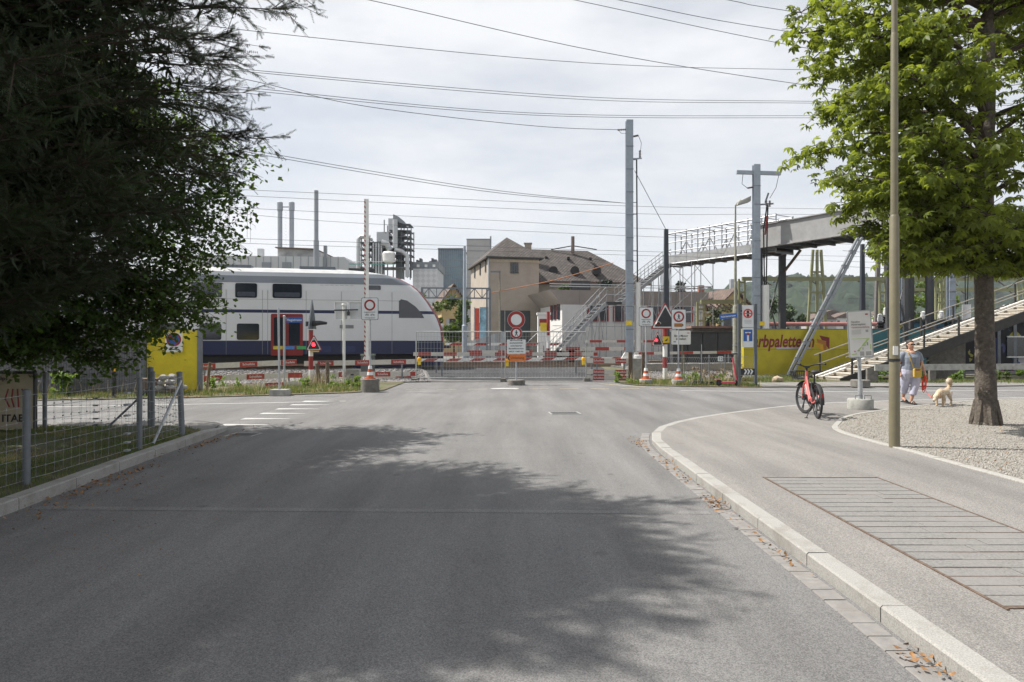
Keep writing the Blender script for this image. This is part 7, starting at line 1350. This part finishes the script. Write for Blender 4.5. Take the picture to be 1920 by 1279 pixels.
# ------------------------------------------------------------------ overhead wires
m_cab=M('overhead_wire',(.10,.11,.12),.5,.4)
def wire(P,label,r=.014,group=None):
    A=[at(*p) for p in P]; pts=[]
    if len(A)==2: pts=[A[0].lerp(A[1],i/14) for i in range(15)]
    else: pts=crom(A,8)
    a,b_=pts[0],pts[-1]; d0=(pts[0]-pts[1]).normalized(); d1=(pts[-1]-pts[-2]).normalized()
    o=MB().tube(pts,r,5).build('overhead_wire',m_cab); tag(o,label,'wire',group); return o
PW=(((380,-62,22),(692,0,23),(1130,98,25),(1550,165,28),(2000,222,32)),((700,-80,24),(1078,0,26),(1500,88,29),(2000,170,33)),((800,-74,24),(1160,0,26),(1450,55,28),(2000,130,33)),((1000,-70,24),(1365,0,26),(1475,20,28),(2000,100,33)),
    ((200,20,23),(508,62,25),(1100,118,30),(1520,131,35),(2000,138,41)),((200,98,24),(490,133,26),(1100,182,32),(1520,190,36),(2000,196,41)),((200,101,24),(490,137,26.3),(1100,187,32),(1520,193.5,36),(2000,199,41)),((200,135,24),(480,166,26),(1000,212,31),(1500,217,36),(2000,214,41)),((200,139,24),(480,171,26.3),(1000,216,31),(1500,221,36),(2000,218,41)))
PL=[('steep power line wire slanting down across the flatter wires',None)]+[('power line wire cutting the upper sky above the slanting wire','upper power wires')]*3+[('single flat power wire above the two double wires',None)]+[('wire of the double pair just below the single flat wire','upper wire pair')]*2+[('wire of the double pair just above the tall grey mast top','lower wire pair')]*2
for P,(l_,g_) in zip(PW,PL): wire(P,l_,.012,g_)
wire(((200,92,25),(480,153,27),(690,200,29),(1000,236,32.4),(1166,243.5,34)),'wire ending at the insulator on top of the tall grey mast',.014)
g2='mast feeder wires'; 
for d in (0,5): wire(((180,222+d,26),(450,278+d,28),(900,353+d*.9,32),(1172,381,34)),'feeder wire running to the middle of the tall grey mast',.013,g2)
wn=0; g3='catenary wires'; l3='catenary wire strung along the tracks above the train'
for P in (((100,341,30),(415,354,32),(1170,386,38),(1500,391,42),(2100,400,49)),((100,350,30),(415,365,32),(1170,400,38),(1500,402,42),(2100,408,49)),((100,370,32),(415,388,34),(900,412,38),(1300,432,42),(2100,455,50)),((100,386,32),(415,399,34),(700,420,36.5),(1300,447,42),(2100,476,50)),((100,434,31),(420,446,33),(900,462,37),(1300,474,41),(2100,492,49)),((100,441,31),(420,455,33),(900,470,37),(1300,482,41),(2100,505,49))): k3=wn//2; wn+=1; wire(P,('catenary wire of the upper pair above the train','catenary wire of the middle pair above the train','contact wire of the lowest pair above the train')[k3],.010,('upper catenary pair','middle catenary pair','lowest wire pair')[k3])
for px,a_,b_ in ((464,391,446),(470,402,455)): wire(((px,a_,34),(px-.6,b_,33.4)),'vertical dropper wire between the catenary wires left of the twin stacks',.008,'droppers')
wire(((1190,320,34),(1249,431,33)),'slanting stay wire from the tall mast to the dark tapered mast',.016)
wire(((922,549,46),(1040,525,46),(1150,493,47)),'orange rope sagging across the taupe house front',.03).data.materials[0]=M('orange_rope',(.45,.2,.1),.8)
for P in (((1560,430,40),(1960,470,44)),((1580,470,40),(1960,500,44)),((1590,560,44),(1960,555,46)),((1590,500,44),(1960,520,46))): wire(P,'thin substation wire behind the chestnut tree',.012,'substation wires')
# ------------------------------------------------------------------ grass, weeds, fallen leaves
def blades(name,pts,h0,h1,w,mat,lean=.35):
    P=np.array(pts); n=len(P); a=rng.uniform(0,2*PI,n); d=np.stack([np.cos(a),np.sin(a),np.zeros(n)],1); h=rng.uniform(h0,h1,n)[:,None]; t=np.stack([-d[:,1],d[:,0],np.zeros(n)],1)*w
    up=np.array([[0,0,1.]]); V=np.stack([P-t,P+t,P+d*h*lean*.4+up*h*.6+t*.7,P+d*h*lean*.4+up*h*.6-t*.7,P+d*h*lean+up*h],1).reshape(-1,3); o=5*np.arange(n)[:,None]
    F3=np.concatenate([o+np.array([0,1,2]),o+np.array([0,2,3]),o+np.array([3,2,4])],0); return fast(name,V,F3,mat,None,'stuff')
m_gr=M('grass_green',(.085,.125,.03),.8,var=.4,scale=1.5,trans=.3,col2=(.22,.19,.08),fac2=(.5,.62),s2=2.5); m_dry=M('dry_grass',(.38,.31,.17),.9,var=.3,scale=3)
pts=[]
while len(pts)<42000:
    y=random.uniform(5.2,12.6); x=random.uniform(-13,-4.9)
    if inpoly(x,y,lawn_p) and random.random()<.5+.5*math.sin(x*2.1+y)*math.sin(y*1.7): pts.append((x,y,.095))
blades('lawn_grass',pts,.02,.06,.0035,m_gr)
def vband(n,poly,z):
    r=[]; x0,x1=min(p[0] for p in poly),max(p[0] for p in poly); y0,y1=min(p[1] for p in poly),max(p[1] for p in poly)
    while len(r)<n:
        x,y=random.uniform(x0,x1),random.uniform(y0,y1)
        if inpoly(x,y,poly) and random.random()<.35+.65*(math.sin(x*3.1)*math.sin(y*2.3+x)>-.1): r.append((x,y,hgt(x,y)+z))
    return r
vl=[(-4.6,22.7),(-5.2,21.9),(-6.9,20.9),(-9.3,19.9),(-16,18.3),(-16,20.6),(-11,21.6),(-9,24.0),(-7,25.6),(-5.6,26.0)]
vr=[(4.3,26.1),(4.7,25.4),(6.3,24.7),(8.9,24.3),(8.9,27.4),(5,27.8)]; vr2=[(9.3,26.5),(12.6,27.1),(12.4,31.0),(10.4,31.0),(9.2,28)]; vr3=[(13.2,26.3),(20,26.0),(22,28),(14.5,27.5)]
blades('verge_grass',vband(13000,vl,.03)+vband(9000,vr,.03)+vband(4000,vr2,.03)+vband(3000,vr3,.03),.03,.15,.006,m_gr); blades('dry_verge_grass',vband(500,vl,.03)+vband(450,vr,.03)+[(-7.4+random.gauss(0,.25),26.1+random.gauss(0,.2),.03) for _ in range(260)],.15,.6,.005,m_dry,.5)
def weed(x,y,r,n,label,mat,name='weed',size=.09,group=None,cat='weed'): bush(name,label,cat,(x,y,hgt(x,y)+.03+r*.7),r,r,r*.8,n,size,mat,group,False)
m_weed=M('weed_leaf',(.10,.17,.035),.6,var=.35,scale=4,trans=.35)
weed(gx(108,20.2),20.2,.42,260,'bright green leafy weed clump before the grey mesh fence',m_weed,size=.2)
for i in range(16):
    px=random.choice((random.uniform(385,690),random.uniform(1140,1400))); Y_=random.uniform(23.2,24.6) if px<700 else random.uniform(25.8,27); 
    if 500<px<545 or 560<px<625: px+=70
    weed(gx(px,Y_),Y_,random.uniform(.16,.3),random.randint(90,180),'low green weed clump on the trackside verge',m_weed,group='weeds on the verges')
for i in range(9): x=14.8+i*1.1+random.uniform(-.2,.2); y=27.2+.2*(x-14); weed(x,y,random.uniform(.22,.4),200,'dark green ground shrub under the timber rail',m_bgtree if i%3 else m_weed,'ground_shrub',.11,'shrubs under the timber rail','shrub')
bt_=[(gx(random.uniform(1290,1395),27.8),random.uniform(27.55,28.4)) for _ in range(10)]
for x,y in bt_: weed(x,y,random.uniform(.25,.42),150,'dry brown bramble tangle behind the chain link fence',M('dry_bramble',(.20,.14,.08),.9,var=.4,scale=3),'bramble',.07,'dry brambles by the fence','bramble')
o_=rock(.22,77); o_.materials.append(M('sandstone',(.36,.29,.21),.95,var=.2,scale=8)); so_=bpy.data.objects.new('boulder',o_); C.objects.link(so_); so_.location=(gx(1458,27.0),27.0,.12); tag(so_,'small sandy boulder on the grass before the yellow wall','stone')
# fallen leaves, curled
def litter(name,pts,size,mat):
    P=np.array(pts); n=len(P); a=rng.uniform(0,2*PI,n); D=np.stack([np.cos(a),np.sin(a),rng.normal(0,.25,n)],1); D/=np.linalg.norm(D,axis=1,keepdims=True); Nn=np.array([[0,0,1.]])+rng.normal(0,.35,(n,3)); Nn-=D*np.sum(D*Nn,1,keepdims=True); Nn/=np.linalg.norm(Nn,axis=1,keepdims=True); ln=rng.uniform(size*.6,size*1.3,n); V,Fc=kites(P,D,Nn,ln,ln*.5,-.25); fast(name,V,Fc,mat,None,'stuff')
m_brl=M('brown_leaf',(.30,.16,.06),.8,var=.4,scale=9,col2=(.16,.08,.035),fac2=(.45,.6),s2=12)
pts=[]
for cx,cy,n,sp_,sy_ in ((2.02,10.9,60,.06,.35),(2.05,9.2,30,.05,.4),(2.05,8.2,26,.05,.3),(2.03,6.9,60,.05,.16),(2.06,6.0,18,.04,.4),(2.05,5.1,12,.04,.3),(2.08,3.45,26,.06,.10),(-4.86,11.0,130,.07,.7),(-4.7,8.2,110,.07,.5),(-4.62,7.2,120,.25,.7)):
    for _ in range(n): pts.append((cx+random.gauss(0,sp_),cy+random.gauss(0,sy_),.022+random.uniform(0,.02)))
for _ in range(160): y=random.uniform(6,18); x=random.uniform(5.7,min(14,.75*y+1)); pts.append((x,y,KH(y)+.02)) if inpoly(x,y,gpoly) else None
for _ in range(400): x=random.uniform(-10,-4.4); pts.append((x,23.3+(x+4.4)*.55-.35*random.random()+(-.6 if x<-5 else 0),.04))
for _ in range(200): x=random.uniform(4.6,9); pts.append((x,24.45+max(0,5.5-x)*.7+random.uniform(-.25,.2),.045))
litter('fallen_leaves',pts,.048,m_brl)
litter('road_litter',[(random.uniform(-4.5,-2.6),random.uniform(4.5,9.5),.008) for _ in range(420)]+[(random.uniform(-4,8),random.uniform(3.5,20),.006) for _ in range(90)],.018,m_brl)

# ------------------------------------------------------------------ air
hzb=MB().box(-900,1500,-60,760,-1.2,112).build('haze',M('haze_dummy',(.5,.5,.5)),kind='stuff'); hm=bpy.data.materials.new('haze_air'); hm.use_nodes=True; hn=hm.node_tree; hn.nodes.clear(); ho_=hn.nodes.new('ShaderNodeOutputMaterial'); hv=hn.nodes.new('ShaderNodeVolumePrincipled'); hv.inputs['Density'].default_value=.00016; hv.inputs['Color'].default_value=(.78,.86,.97,1); hv.inputs['Anisotropy'].default_value=.2; hn.links.new(hv.outputs[0],ho_.inputs['Volume']); hzb.data.materials.clear(); hzb.data.materials.append(hm)
